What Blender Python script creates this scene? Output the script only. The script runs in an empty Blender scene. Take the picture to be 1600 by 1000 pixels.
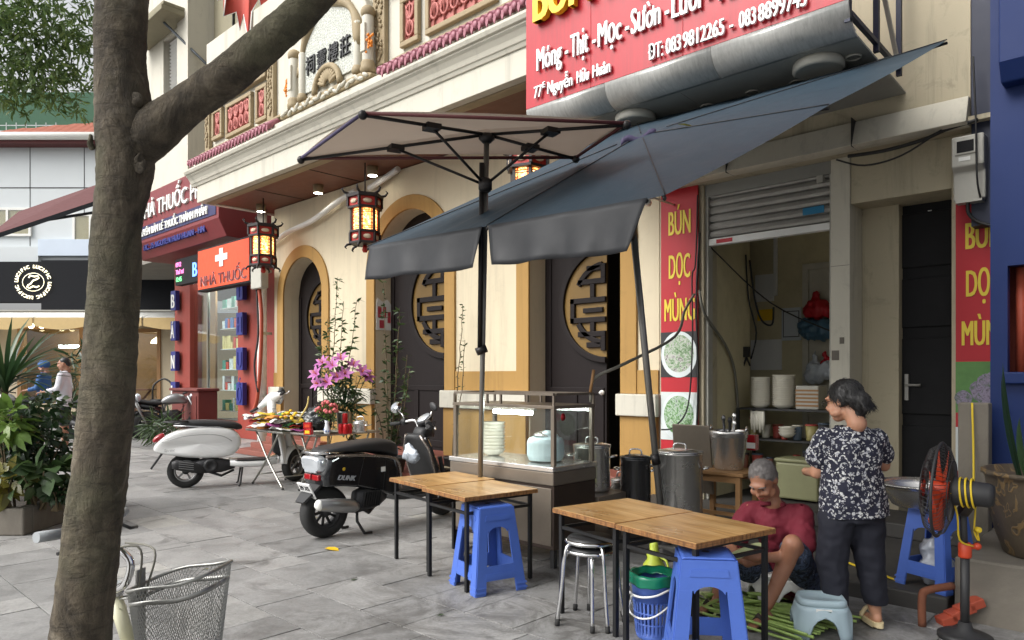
import bpy, bmesh, math, random
from mathutils import Vector, Matrix, Euler, noise
random.seed(7)
R = math.radians
SC = bpy.context.scene
COL = SC.collection
# ------------------------------------------------------------------ camera, sky, sun, exposure
# world frame: x runs along the house fronts, y runs into the houses, the photographer stands at x = y = 0
HEAD = 46.7                                   # degrees between the view and the row of houses
CH, SH = math.cos(R(HEAD)), math.sin(R(HEAD))
cam_d = bpy.data.cameras.new('camera')
cam = bpy.data.objects.new('camera', cam_d); COL.objects.link(cam)
cam.location = (0, 0, 1.4)
cam.rotation_euler = (R(90), 0, R(43.3))
cam_d.sensor_width = 36.0
cam_d.lens = 36.0 * 1120 / 1600
cam_d.shift_y = 88 / 1600
cam_d.clip_start = 0.05; cam_d.clip_end = 2000
SC.camera = cam
SUN_EL, SUN_AZ = 44, 200                      # degrees; azimuth the light comes from, counted from +y towards +x
wd = bpy.data.worlds.new('World'); SC.world = wd; wd.use_nodes = True
nt = wd.node_tree; nt.nodes.clear()
sky = nt.nodes.new('ShaderNodeTexSky'); sky.sky_type = 'NISHITA'; sky.sun_disc = False
sky.sun_elevation = R(SUN_EL); sky.sun_rotation = R(SUN_AZ)
sky.air_density = 1.0; sky.dust_density = 6.0; sky.ozone_density = 1.0
hs = nt.nodes.new('ShaderNodeHueSaturation'); hs.inputs['Saturation'].default_value = 0.14
bg = nt.nodes.new('ShaderNodeBackground'); bg.inputs['Strength'].default_value = 0.15
wo = nt.nodes.new('ShaderNodeOutputWorld')
nt.links.new(sky.outputs['Color'], hs.inputs['Color']); nt.links.new(hs.outputs['Color'], bg.inputs['Color'])
nt.links.new(bg.outputs['Background'], wo.inputs['Surface'])
sl = bpy.data.lights.new('sun', 'SUN'); sl.energy = 1.15; sl.angle = R(40); sl.color = (1.0, 0.97, 0.93)
so = bpy.data.objects.new('sun', sl); COL.objects.link(so)
sd = Vector((math.sin(R(SUN_AZ)) * math.cos(R(SUN_EL)), math.cos(R(SUN_AZ)) * math.cos(R(SUN_EL)), math.sin(R(SUN_EL))))
so.rotation_euler = sd.to_track_quat('Z', 'Y').to_euler(); so.location = (0, -5, 30)
vs = SC.view_settings
vs.view_transform = 'Standard'; vs.look = 'None'; vs.gamma = 1.0; vs.exposure = 0.7; vs.use_curve_mapping = False

# ------------------------------------------------------------------ helpers
VA = R(43.3)                                  # heading of the axis that runs left to right past the photographer
def vw(lat, dep, z=0.0):                      # metres to the right and metres ahead of the photographer -> world
    return Vector((SH * lat - CH * dep, CH * lat + SH * dep, z))
def V(*a): return Vector(a)

class MB:
    def __init__(s): s.v = []; s.f = []; s.sm = []
    def add(s, vs, fs, smooth=False, M=None):
        o = len(s.v)
        for p in vs:
            p = Vector(p)
            if M is not None: p = M @ p
            s.v.append(p)
        for f in fs: s.f.append([i + o for i in f]); s.sm.append(smooth)
        return s
    def box(s, x0, x1, y0, y1, z0, z1, M=None):
        vs = [(x0,y0,z0),(x1,y0,z0),(x1,y1,z0),(x0,y1,z0),(x0,y0,z1),(x1,y0,z1),(x1,y1,z1),(x0,y1,z1)]
        return s.add(vs, [(3,2,1,0),(4,5,6,7),(0,1,5,4),(1,2,6,5),(2,3,7,6),(3,0,4,7)], False, M)
    def cbox(s, c, d, rot=None):
        M = Matrix.Translation(c) @ (Euler(rot).to_matrix().to_4x4() if rot else Matrix())
        x, y, z = d[0]/2, d[1]/2, d[2]/2
        return s.box(-x, x, -y, y, -z, z, M)
    def bar(s, a, b, w, h=None):              # square bar between two points
        a, b = Vector(a), Vector(b); d = b - a; h = h or w
        q = d.to_track_quat('Z', 'Y').to_matrix().to_4x4()
        return s.box(-w/2, w/2, -h/2, h/2, 0, d.length, Matrix.Translation(a) @ q)
    def tube(s, pts, r, n=8, closed=False, caps=True, sm=True):
        pts = [Vector(p) for p in pts]; m = len(pts)
        rs = list(r) if isinstance(r, (list, tuple)) else [r] * m
        T = []
        for i in range(m):
            if closed: t = pts[(i+1) % m] - pts[i-1]
            else: t = pts[min(i+1, m-1)] - pts[max(i-1, 0)]
            T.append(t.normalized() if t.length > 1e-9 else Vector((0,0,1)))
        up = Vector((0,0,1)) if abs(T[0].z) < .9 else Vector((1,0,0))
        N = (up - T[0] * up.dot(T[0])).normalized()
        vs = []
        for i in range(m):
            N = (N - T[i] * N.dot(T[i]))
            N = N.normalized() if N.length > 1e-6 else T[i].orthogonal().normalized()
            B = T[i].cross(N)
            for k in range(n):
                a = 2 * math.pi * k / n
                vs.append(pts[i] + (N * math.cos(a) + B * math.sin(a)) * rs[i])
        fs = []
        for i in range(m if closed else m - 1):
            j = (i + 1) % m
            for k in range(n):
                l = (k + 1) % n
                fs.append((i*n+k, i*n+l, j*n+l, j*n+k))
        o = len(s.v); s.add(vs, fs, sm)
        if caps and not closed:
            s.f.append([o + k for k in range(n)][::-1]); s.sm.append(False)
            s.f.append([o + (m-1)*n + k for k in range(n)]); s.sm.append(False)
        return s
    def lathe(s, prof, n=20, M=None, sm=True, cap=True):
        vs = []
        for (r, z) in prof:
            for k in range(n):
                a = 2*math.pi*k/n; vs.append((r*math.cos(a), r*math.sin(a), z))
        fs = []; m = len(prof)
        for i in range(m-1):
            for k in range(n):
                l = (k+1) % n; fs.append((i*n+k, i*n+l, (i+1)*n+l, (i+1)*n+k))
        o = len(s.v); s.add(vs, fs, sm, M)
        if cap:
            if prof[0][0] > 1e-4: s.f.append([o+k for k in range(n)][::-1]); s.sm.append(False)
            if prof[-1][0] > 1e-4: s.f.append([o+(m-1)*n+k for k in range(n)]); s.sm.append(False)
        return s
    def ell(s, c, r, nu=14, nv=9, M=None):
        c = Vector(c); r = (r, r, r) if not isinstance(r, (tuple, list)) else r
        M0 = Matrix.Translation(c) @ (M if M is not None else Matrix())
        vs = [(0, 0, -r[2])]; fs = []
        for i in range(1, nv):
            p = math.pi * i / nv
            for k in range(nu):
                a = 2*math.pi*k/nu
                vs.append((r[0]*math.sin(p)*math.cos(a), r[1]*math.sin(p)*math.sin(a), -r[2]*math.cos(p)))
        vs.append((0, 0, r[2])); t = len(vs)-1
        for k in range(nu):
            l = (k+1) % nu; fs.append((0, 1+l, 1+k))
            for i in range(nv-2): fs.append((1+i*nu+k, 1+i*nu+l, 1+(i+1)*nu+l, 1+(i+1)*nu+k))
            fs.append((1+(nv-2)*nu+k, 1+(nv-2)*nu+l, t))
        return s.add(vs, fs, True, M0)
    def limb(s, a, ra, b, rb, n=12):          # tapered capsule
        a, b = Vector(a), Vector(b)
        s.tube([a, a.lerp(b, .5), b], [ra, (ra+rb)/2, rb], n)
        s.ell(a, ra, n, 8); s.ell(b, rb, n, 8); return s
    def prism(s, poly, d0, d1, ax='y', M=None, sm=False):   # polygon pushed along an axis; poly is (x,z) for y, (y,z) for x, (x,y) for z
        def P(p, d): return {'y': (p[0], d, p[1]), 'x': (d, p[0], p[1]), 'z': (p[0], p[1], d)}[ax]
        n = len(poly); vs = [P(p, d0) for p in poly] + [P(p, d1) for p in poly]
        o = len(s.v)
        s.add(vs, [(i, (i+1) % n, n+(i+1) % n, n+i) for i in range(n)], sm, M)
        s.f.append([o+i for i in range(n)][::-1]); s.sm.append(False)
        s.f.append([o+n+i for i in range(n)]); s.sm.append(False)
        return s
    def grid(s, fn, nu, nv, sm=True, M=None):
        vs = [fn(i/nu, j/nv) for j in range(nv+1) for i in range(nu+1)]
        fs = [(j*(nu+1)+i, j*(nu+1)+i+1, (j+1)*(nu+1)+i+1, (j+1)*(nu+1)+i) for j in range(nv) for i in range(nu)]
        return s.add(vs, fs, sm, M)
    def mesh(s, name):
        me = bpy.data.meshes.new(name)
        me.from_pydata([tuple(p) for p in s.v], [], s.f)
        me.polygons.foreach_set('use_smooth', s.sm)
        bm = bmesh.new(); bm.from_mesh(me); bmesh.ops.recalc_face_normals(bm, faces=bm.faces); bm.to_mesh(me); bm.free()
        me.update(); return me
    def build(s, name, mat, parent=None, world=False, bevel=0, solid=0, sub=0):
        if world and parent is not None:
            Mi = mw(parent).inverted()
            s.v = [Mi @ p for p in s.v]
        me = s.mesh(name)
        return link(name, me, mat, parent, bevel, solid, sub)

def mw(o):
    m = o.matrix_basis.copy()
    while o.parent is not None: o = o.parent; m = o.matrix_basis @ m
    return m
def link(name, me, mat, parent=None, bevel=0, solid=0, sub=0):
    o = bpy.data.objects.new(name, me); COL.objects.link(o)
    if mat is not None and not me.materials: me.materials.append(MAT(mat))
    if parent is not None: o.parent = parent
    if solid:
        m = o.modifiers.new('thickness', 'SOLIDIFY'); m.thickness = solid; m.offset = 0
    if bevel:
        m = o.modifiers.new('bevel', 'BEVEL'); m.width = bevel; m.segments = 2; m.limit_method = 'ANGLE'; m.angle_limit = R(40)
    if sub:
        m = o.modifiers.new('subdivision', 'SUBSURF'); m.levels = sub; m.render_levels = sub
    return o
def tag(o, label=None, cat=None, group=None, kind=None):
    if label: o['label'] = label
    if cat: o['category'] = cat
    if group: o['group'] = group
    if kind: o['kind'] = kind
    return o
def thing(name, label, cat, loc=(0,0,0), rz=0.0, group=None):
    o = bpy.data.objects.new(name, None); COL.objects.link(o)
    o.empty_display_size = .1; o.location = loc; o.rotation_euler = (0, 0, rz)
    return tag(o, label, cat, group)
def copy_tree(o, parent=None):
    c = o.copy(); COL.objects.link(c); c.parent = parent
    for ch in list(o.children): copy_tree(ch, c)
    return c
def again(root, loc, rz, label, group=None, scale=None):
    c = copy_tree(root); c.location = loc; c.rotation_euler = (0, 0, rz); c['label'] = label
    if group: c['group'] = group
    if scale: c.scale = (scale,) * 3 if not isinstance(scale, tuple) else scale
    return c

# ------------------------------------------------------------------ materials
_m = {}; _def = {}
def MAT(k):
    if isinstance(k, bpy.types.Material): return k
    if k not in _m: _m[k] = _def[k]()
    return _m[k]
def lin(h):                                    # sRGB 0-255 -> linear
    return tuple(((c/255)/12.92 if c/255 <= .04045 else ((c/255+.055)/1.055)**2.4) for c in h)
class NT:
    def __init__(s, name):
        s.m = bpy.data.materials.new(name); s.m.use_nodes = True
        s.t = s.m.node_tree; s.b = s.t.nodes['Principled BSDF']; s.tc = None
    def n(s, typ, **kw):
        nd = s.t.nodes.new('ShaderNode' + typ)
        for k, v in kw.items():
            if k[0] == '_': setattr(nd, k[1:], v)
            else: nd.inputs[k.replace('__', ' ')].default_value = v
        return nd
    def l(s, a, b): s.t.links.new(a, b)
    def co(s, kind='Object', scale=None):
        if s.tc is None: s.tc = s.n('TexCoord')
        o = s.tc.outputs[kind]
        if scale is not None:
            mp = s.n('Mapping'); mp.inputs['Scale'].default_value = scale; s.l(o, mp.inputs['Vector']); o = mp.outputs['Vector']
        return o
    def noise(s, scale, detail=4, rough=.6, vec=None, dist=0):
        nd = s.n('TexNoise', Scale=scale, Detail=detail, Roughness=rough, Distortion=dist)
        s.l(vec if vec is not None else s.co(), nd.inputs['Vector']); return nd.outputs['Fac']
    def ramp(s, fac, stops, interp='LINEAR'):
        r = s.n('ValToRGB'); r.color_ramp.interpolation = interp; e = r.color_ramp.elements
        while len(e) < len(stops): e.new(.5)
        for i, (p, c) in enumerate(stops):
            e[i].position = p; e[i].color = (c[0], c[1], c[2], 1) if isinstance(c, (tuple, list)) else (c, c, c, 1)
        s.l(fac, r.inputs['Fac']); return r.outputs['Color']
    def mix(s, fac, a, b, mode='MIX'):
        m = s.n('Mix', _data_type='RGBA', _blend_type=mode)
        for i, x in ((0, fac), (6, a), (7, b)):
            if hasattr(x, 'node'): s.l(x, m.inputs[i])
            elif i == 0: m.inputs[0].default_value = x
            else: m.inputs[i].default_value = (x[0], x[1], x[2], 1)
        return m.outputs[2]
    def bump(s, h, strength=.2, dist=.01):
        b = s.n('Bump', Strength=strength, Distance=dist); s.l(h, b.inputs['Height']); s.l(b.outputs['Normal'], s.b.inputs['Normal'])
    def col(s, c):
        if hasattr(c, 'node'): s.l(c, s.b.inputs['Base Color'])
        else: s.b.inputs['Base Color'].default_value = (c[0], c[1], c[2], 1)
    def p(s, **kw):
        for k, v in kw.items():
            i = s.b.inputs[k.replace('__', ' ')]
            if hasattr(v, 'node'): s.l(v, i)
            else: i.default_value = v
def mul(c, k): return tuple(min(1, x*k) for x in c)
def plain(name, c, rough=.6, metal=0.0, var=.18, scale=5, bump=.08, bscale=60, dirt=0, dcol=(.05,.045,.04), rnd=0, spec=None, coat=0, stretch=None, bdist=.004):
    def mk():
        t = NT(name); vec = t.co('Object', stretch) if stretch else None
        f = t.noise(scale, 5, .65, vec)
        c0 = t.mix(f, mul(c, 1-var), mul(c, 1+var))
        if dirt:
            g = t.ramp(t.noise(scale*.6, 8, .75, vec, .6), [(.45, 0.0), (.75, 1.0)])
            gm = t.n('Math', _operation='MULTIPLY'); t.l(g, gm.inputs[0]); gm.inputs[1].default_value = dirt
            c0 = t.mix(gm.outputs[0], c0, dcol)
        if rnd:
            oi = t.n('ObjectInfo')
            k = t.ramp(oi.outputs['Random'], [(0, 1-rnd), (1, 1+rnd) if rnd < 0 else (1, 1.0)])
            c0 = t.mix(1.0, c0, k, 'MULTIPLY')
        t.col(c0)
        rr = t.n('MapRange'); rr.inputs['To Min'].default_value = max(0, rough-.08); rr.inputs['To Max'].default_value = min(1, rough+.1)
        t.l(t.noise(scale*2.3, 4), rr.inputs['Value'])
        t.p(Roughness=rr.outputs['Result'], Metallic=metal)
        if spec is not None: t.p(**{'Specular IOR Level': spec})
        if coat: t.p(**{'Coat Weight': coat, 'Coat Roughness': .05})
        if bump: t.bump(t.noise(bscale, 5, .6), bump, bdist)
        return t.m
    _def[name] = mk; return name
def emit(name, c, strength, base=(.8,.8,.8)):
    def mk():
        t = NT(name); t.col(base)
        t.p(**{'Emission Color': (c[0], c[1], c[2], 1), 'Emission Strength': strength, 'Roughness': .4}); return t.m
    _def[name] = mk; return name
def glass(name, tint=(.9,.95,.95), rough=.03, alpha=.16):
    def mk():                                  # thin pane: mostly clear, mirrors what is in front of it
        t = NT(name); t.t.nodes.remove(t.b)
        tr = t.n('BsdfTransparent'); tr.inputs['Color'].default_value = (*tint, 1)
        gl = t.n('BsdfGlossy', Roughness=rough); lf = t.n('LayerWeight', Blend=.5); lw = t.n('Math', _operation='POWER'); lw.inputs[1].default_value = 4.0; t.l(lf.outputs['Facing'], lw.inputs[0])
        mx = t.n('MixShader'); ad = t.n('Math', _operation='ADD'); ad.inputs[1].default_value = alpha*.4; ad.use_clamp = True
        t.l(lw.outputs[0], ad.inputs[0]); t.l(ad.outputs[0], mx.inputs[0]); t.l(tr.outputs[0], mx.inputs[1]); t.l(gl.outputs[0], mx.inputs[2])
        t.l(mx.outputs[0], t.t.nodes['Material Output'].inputs['Surface']); return t.m
    _def[name] = mk; return name

SCR = bpy.data.scenes.new('scratch')           # empty side scene where lettering and skins are worked out
def baked(tmp):
    SCR.collection.objects.link(tmp); vl = SCR.view_layers[0]; vl.update(); dg = vl.depsgraph
    me = bpy.data.meshes.new_from_object(tmp.evaluated_get(dg)); bpy.data.objects.remove(tmp); return me
def text_mesh(name, s, size, depth, align='LEFT', shear=0, spacing=1.0):
    cu = bpy.data.curves.new(name, 'FONT'); cu.body = s; cu.size = size; cu.extrude = depth/2
    cu.align_x = align; cu.shear = shear; cu.space_character = spacing; cu.resolution_u = 3
    return baked(bpy.data.objects.new(name, cu))
def xspan(me): xs = [v.co.x for v in me.vertices]; return min(xs), max(xs)
def words(name, s, mat, parent, loc, size, sx=1.0, depth=.004, bold=0.0, rot=(R(90),0,0), align='LEFT', fit=None, shear=0, spacing=1.0):
    marks = [(k, c) for k, c in enumerate(s) if c in 'ờỡ']      # letters whose mark is set as a piece of its own
    s = s.replace('ờ', 'o').replace('ỡ', 'o'); me = text_mesh(name, s, size, depth, align, shear, spacing)
    for k, c in marks:
        a = xspan(text_mesh(name, s[:k], size, depth))[1]; b = xspan(text_mesh(name, s[:k+1], size, depth))[1]; cx = (a+b)/2 - .02*size
        pl = [(-.13,.11),(-.05,.13),(.07,.0),(.03,-.01)] if c == 'ờ' else [(-.15,0),(-.07,.07),(.05,.03),(.15,.09),(.16,.05),(.06,-.02),(-.06,.02),(-.14,-.04)]
        hn = [(b-.03*size,.36*size),(b+.05*size,.44*size),(b+.045*size,.56*size),(b+.0*size,.56*size),(b-.0*size,.48*size),(b-.07*size,.43*size)]
        bm = bmesh.new(); bm.from_mesh(me); bm.from_mesh(MB().prism(hn, -depth/2+.0004, depth/2+.0004, 'z').mesh('mark')); q = MB().prism([(cx+x*size, (.60+y)*size) for x, y in pl], -depth/2, depth/2, 'z').mesh('mark'); bm.from_mesh(q); bm.to_mesh(me); bm.free()
    if bold:                                   # heavier strokes: the same outline laid three times, a hair apart
        bm = bmesh.new(); bm.from_mesh(me); g0 = bm.verts[:] + bm.edges[:] + bm.faces[:]
        for dx, dz in ((bold, .0007), (-bold, -.0007)):
            d_ = bmesh.ops.duplicate(bm, geom=g0); bmesh.ops.translate(bm, verts=[v for v in d_['geom'] if isinstance(v, bmesh.types.BMVert)], vec=(dx, 0, dz))
        bm.to_mesh(me); bm.free()
    if fit and len(me.vertices):
        xs = [v.co.x for v in me.vertices]; w = max(xs) - min(xs)
        if w > 0: sx = fit / w
    for v in me.vertices: v.co.x *= sx
    me.materials.clear(); me.name = name
    o = link(name, me, mat, parent); o.location = loc; o.rotation_euler = rot
    return o

def blob(name, build, mat, parent, voxel=.012, smooth=4):     # union of soft volumes -> one continuous skin
    mb = MB(); build(mb); me = mb.mesh(name + '_raw')
    tmp = bpy.data.objects.new(name, me)
    m = tmp.modifiers.new('r', 'REMESH'); m.mode = 'VOXEL'; m.voxel_size = voxel; m.use_smooth_shade = True
    if smooth:
        m = tmp.modifiers.new('s', 'SMOOTH'); m.factor = .5; m.iterations = smooth
    out = baked(tmp); bpy.data.meshes.remove(me)
    out.name = name; out.materials.clear()
    out.polygons.foreach_set('use_smooth', [True]*len(out.polygons))
    return link(name, out, mat, parent)
def cut(o, co, no):                            # trims away what lies on the normal's side
    bm = bmesh.new(); bm.from_mesh(o.data)
    bmesh.ops.bisect_plane(bm, geom=bm.verts[:]+bm.edges[:]+bm.faces[:], plane_co=co, plane_no=no, clear_outer=True)
    bm.to_mesh(o.data); bm.free()
def curve_pts(P, per=5):
    P = [Vector(p) for p in P]; out = []
    for i in range(len(P)-1):
        p0, p1, p2, p3 = P[max(i-1,0)], P[i], P[i+1], P[min(i+2,len(P)-1)]
        for k in range(per):
            t = k/per; out.append(.5*((2*p1)+(p2-p0)*t+(2*p0-5*p1+4*p2-p3)*t*t+(3*p1-p0-3*p2+p3)*t**3))
    out.append(P[-1]); return out
# ------------------------------------------------------------------ materials of the setting
def wallmat(name, c, streak=.35, grime=.25):
    def mk():
        t = NT(name); g = t.n('NewGeometry'); pos = g.outputs['Position']
        mp = t.n('Mapping'); mp.inputs['Scale'].default_value = (5, 5, .35); t.l(pos, mp.inputs['Vector'])
        n = t.noise(1.1, 6, .65, pos); c0 = t.mix(n, mul(c,.9), mul(c,1.06))
        s_ = t.ramp(t.noise(1.0, 7, .7, mp.outputs['Vector'], .3), [(.52, 0.0), (.72, streak)]); c0 = t.mix(s_, c0, mul(c,.45))
        d_ = t.ramp(t.noise(3.5, 8, .75, pos, .8), [(.55, 0.0), (.75, grime)]); c0 = t.mix(d_, c0, mul(c,.5))
        t.col(c0); t.p(Roughness=.75); t.bump(t.noise(60, 6, .65, pos), .18, .006); return t.m
    _def[name] = mk
wallmat('cream', lin((205,193,166)))
wallmat('cream_white', lin((194,190,176)), .5, .35)
wallmat('ochre', lin((162,126,68)), .4, .4)
plain('taupe_trim', lin((150,134,104)), .7, var=.15, scale=6, bump=.3, bscale=50, dirt=.2)
plain('soffit_wood', lin((112,68,48)), .55, var=.22, scale=3, stretch=(1,8,8), bump=.08, bscale=40)
plain('dark_wood', lin((24,17,17)), .55, spec=.25, var=.3, scale=4, stretch=(10,10,1), bump=.1, bscale=30)
plain('medallion_yellow', lin((116,88,32)), .5, var=.12, scale=6)
plain('pink_tile', lin((150,92,104)), .5, var=.2, scale=30, bump=.15, bscale=80)
plain('pink_fret', lin((170,98,90)), .6, var=.2, scale=20, bump=.2, bscale=60)
plain('red_step', lin((124,72,60)), .5, var=.15, scale=5, bump=.1)
plain('black_ink', (.012,.012,.013), .5, var=.1)
plain('shadow_room', (.035,.03,.026), .9, var=.2)  # near-black, so the shade inside the hall is put into the colour
plain('orange_flower', lin((220,130,30)), .6, var=.2, scale=30)
plain('asphalt', (.06,.06,.06), .9, var=.3, scale=3, bump=.4, bscale=120)
plain('joint', (.045,.043,.04), .95, var=.3, scale=20, bump=.2)
plain('off_white', lin((225,225,220)), .5, var=.06, scale=4, dirt=.1)
plain('grey_plaster', lin((120,116,108)), .85, var=.15, scale=2, bump=.2, dirt=.3)

def mk_paver():
    t = NT('paver_stone'); oi = t.n('ObjectInfo'); rnd = oi.outputs['Random']
    g = t.n('NewGeometry'); pos = g.outputs['Position']
    cell = t.n('TexVoronoi', Scale=1.9, _feature='F1'); t.l(pos, cell.inputs['Vector'])
    base = t.ramp(rnd, [(0, (.21,.208,.203)), (.3, (.24,.237,.231)), (.7, (.27,.266,.259)), (.93, (.295,.29,.28)), (1, (.35,.34,.31))])
    n1 = t.noise(3.2, 8, .72, pos, .5); n2 = t.noise(.9, 5, .6, pos, .3); n3 = t.noise(42, 6, .75, pos)
    c = t.mix(1.0, base, t.ramp(n1, [(.34, .76), (.5, 1.0), (.66, 1.1)]), 'MULTIPLY')
    c = t.mix(1.0, c, t.ramp(n2, [(.36, .82), (.6, 1.06)]), 'MULTIPLY')
    c = t.mix(1.0, c, t.ramp(n3, [(.3, .8), (.7, 1.15)]), 'MULTIPLY')
    st = t.ramp(t.noise(1.7, 6, .7, pos, 1.2), [(.56, 0.0), (.68, .6)])
    c = t.mix(st, c, (.055,.052,.048))
    dx = t.n('VectorMath', _operation='DISTANCE'); t.l(pos, dx.inputs[0]); dx.inputs[1].default_value = (-2.4, 4.0, 0)   # grease trodden in round the stall
    gr = t.n('Math', _operation='MULTIPLY'); t.l(t.ramp(dx.outputs['Value'], [(0.0, 1.0), (1.0, 0.0)]) if False else t.ramp(t.noise(2.6, 7, .75, pos, 1.5), [(.46, 0.0), (.60, .75)]), gr.inputs[0])
    mr = t.n('MapRange'); mr.inputs['From Min'].default_value = .6; mr.inputs['From Max'].default_value = 3.2; mr.inputs['To Min'].default_value = 1.0; mr.inputs['To Max'].default_value = 0.12; t.l(dx.outputs['Value'], mr.inputs['Value']); t.l(mr.outputs['Result'], gr.inputs[1])
    c = t.mix(gr.outputs[0], c, (.05,.046,.04))
    sp = t.n('TexVoronoi', Scale=9, Randomness=1.0); t.l(pos, sp.inputs['Vector'])
    c = t.mix(t.ramp(sp.outputs['Distance'], [(.035, .55), (.06, 0)]), c, (.05,.048,.045))
    t.col(c)
    t.p(Roughness=t.ramp(n1, [(.3, .42), (.7, .72)]))
    t.bump(t.noise(26, 8, .7, pos), .35, .006); return t.m
_def['paver_stone'] = mk_paver

# ------------------------------------------------------------------ ground and pavement
g = MB().box(-500, 500, -500, 500, -.6, -.15).build('ground', 'asphalt'); tag(g, kind='structure')
pv = MB().box(-40, 6, -14, 30, -.15, -.022).build('pavement', 'joint'); tag(pv, kind='structure')
def pix(x, y, z=0.0):
    dep = -CH*x + SH*y
    if dep < .3: return None
    return 800 + 1120*(SH*x + CH*y)/dep, 588 - 1120*(z-1.4)/dep, dep
rows = []; yy = -13.5; rng = random.Random(3)
while yy < 12:
    hgt = rng.choice((.40, .40, .30, .50)); xx = -30 + rng.uniform(0, .6)
    while xx < 5:
        w = rng.choice((.40, .60, .60, .80, .30))
        rows.append((xx, yy, w, hgt)); xx += w
    yy += hgt
near = []
for t_ in rows:
    p = pix(t_[0]+t_[2]/2, t_[1]+t_[3]/2)
    vis = p and -60 < p[0] < 1560 and 640 < p[1] < 1060 and t_[1] < 6.0
    near.append((p[2] if vis else 999, t_))
near.sort(key=lambda a: a[0])
cache = {}; rest = MB()
def paver_mesh(w, h):
    k = (w, h)
    if k not in cache:
        m = MB(); a, b, e = w/2-.003, h/2-.0035, .0009
        m.add([(-a,-b,-.03),(a,-b,-.03),(a,b,-.03),(-a,b,-.03),(-a,-b,-e),(a,-b,-e),(a,b,-e),(-a,b,-e),(-a+e,-b+e,0),(a-e,-b+e,0),(a-e,b-e,0),(-a+e,b-e,0)],
              [(0,1,5,4),(1,2,6,5),(2,3,7,6),(3,0,4,7),(4,5,9,8),(5,6,10,9),(6,7,11,10),(7,4,8,11),(8,9,10,11)])
        cache[k] = m.mesh('paver'); cache[k].materials.append(MAT('paver_stone'))
    return cache[k]
for i, (d_, (x, y, w, h)) in enumerate(near):
    if i < 290 and d_ < 900:
        o = bpy.data.objects.new('paver', paver_mesh(w, h)); COL.objects.link(o); o.parent = pv
        o.location = (x+w/2, y+h/2, rng.uniform(-.0025, .0015)); o.rotation_euler = (rng.uniform(-.003,.003), rng.uniform(-.003,.003), 0)
    elif not (y > 6.9 and x > -13):
        z = rng.uniform(-.003, .001)
        rest.add([(x+.003,y+.003,z),(x+w-.003,y+.003,z),(x+w-.003,y+h-.003,z),(x+.003,y+h-.003,z)], [(0,1,2,3)])
ro = rest.build('far_pavers', None, pv); ro['kind'] = 'stuff'
def mk_pav2():                                 # the same stone where slabs are no longer separate objects
    m = MAT('paver_stone').copy(); m.name = 'paver_stone_far'; nt_ = m.node_tree
    oi = [n for n in nt_.nodes if n.type == 'OBJECT_INFO'][0]
    g = nt_.nodes.new('ShaderNodeNewGeometry')
    for l in list(nt_.links):
        if l.from_node == oi: nt_.links.new(g.outputs['Random Per Island'], l.to_socket)
    return m
_def['paver_stone_far'] = mk_pav2
ro.data.materials.append(MAT('paver_stone_far'))

# ------------------------------------------------------------------ cream restaurant house with arched doors
WY = 6.9
house = thing('restaurant_house', 'cream two tone house front with arched doorways and carved parapet above wooden soffit', 'building', (-8.8, WY, 0))
def part(mb, name, mat, parent, **k): return mb.build(name, mat, parent, world=True, **k)
def arc(cx, cz, r, a0, a1, n): return [(cx + r*math.cos(R(a0+(a1-a0)*i/n)), cz + r*math.sin(R(a0+(a1-a0)*i/n))) for i in range(n+1)]
DOORS = [(-11.74, 1.33, 2.9, -11.40, 2.50, .66), (-8.67, 1.70, 3.10, -8.15, 2.53, .80), (-5.47, 1.42, 3.0, -5.18, 2.30, .68)]
bounds = [-12.78, -10.2, -7.1, -4.26]
w = MB()
for i, (cx, wd_, sp, *_) in enumerate(DOORS):
    r = wd_/2; poly = [(bounds[i], 0), (cx-r, 0)] + arc(cx, sp, r, 180, 0, 20) + [(cx+r, 0), (bounds[i+1], 0), (bounds[i+1], 4.6), (bounds[i], 4.6)]
    w.prism(poly, WY, WY+.36, 'y')
part(w, 'wall', 'cream', house)
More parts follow.
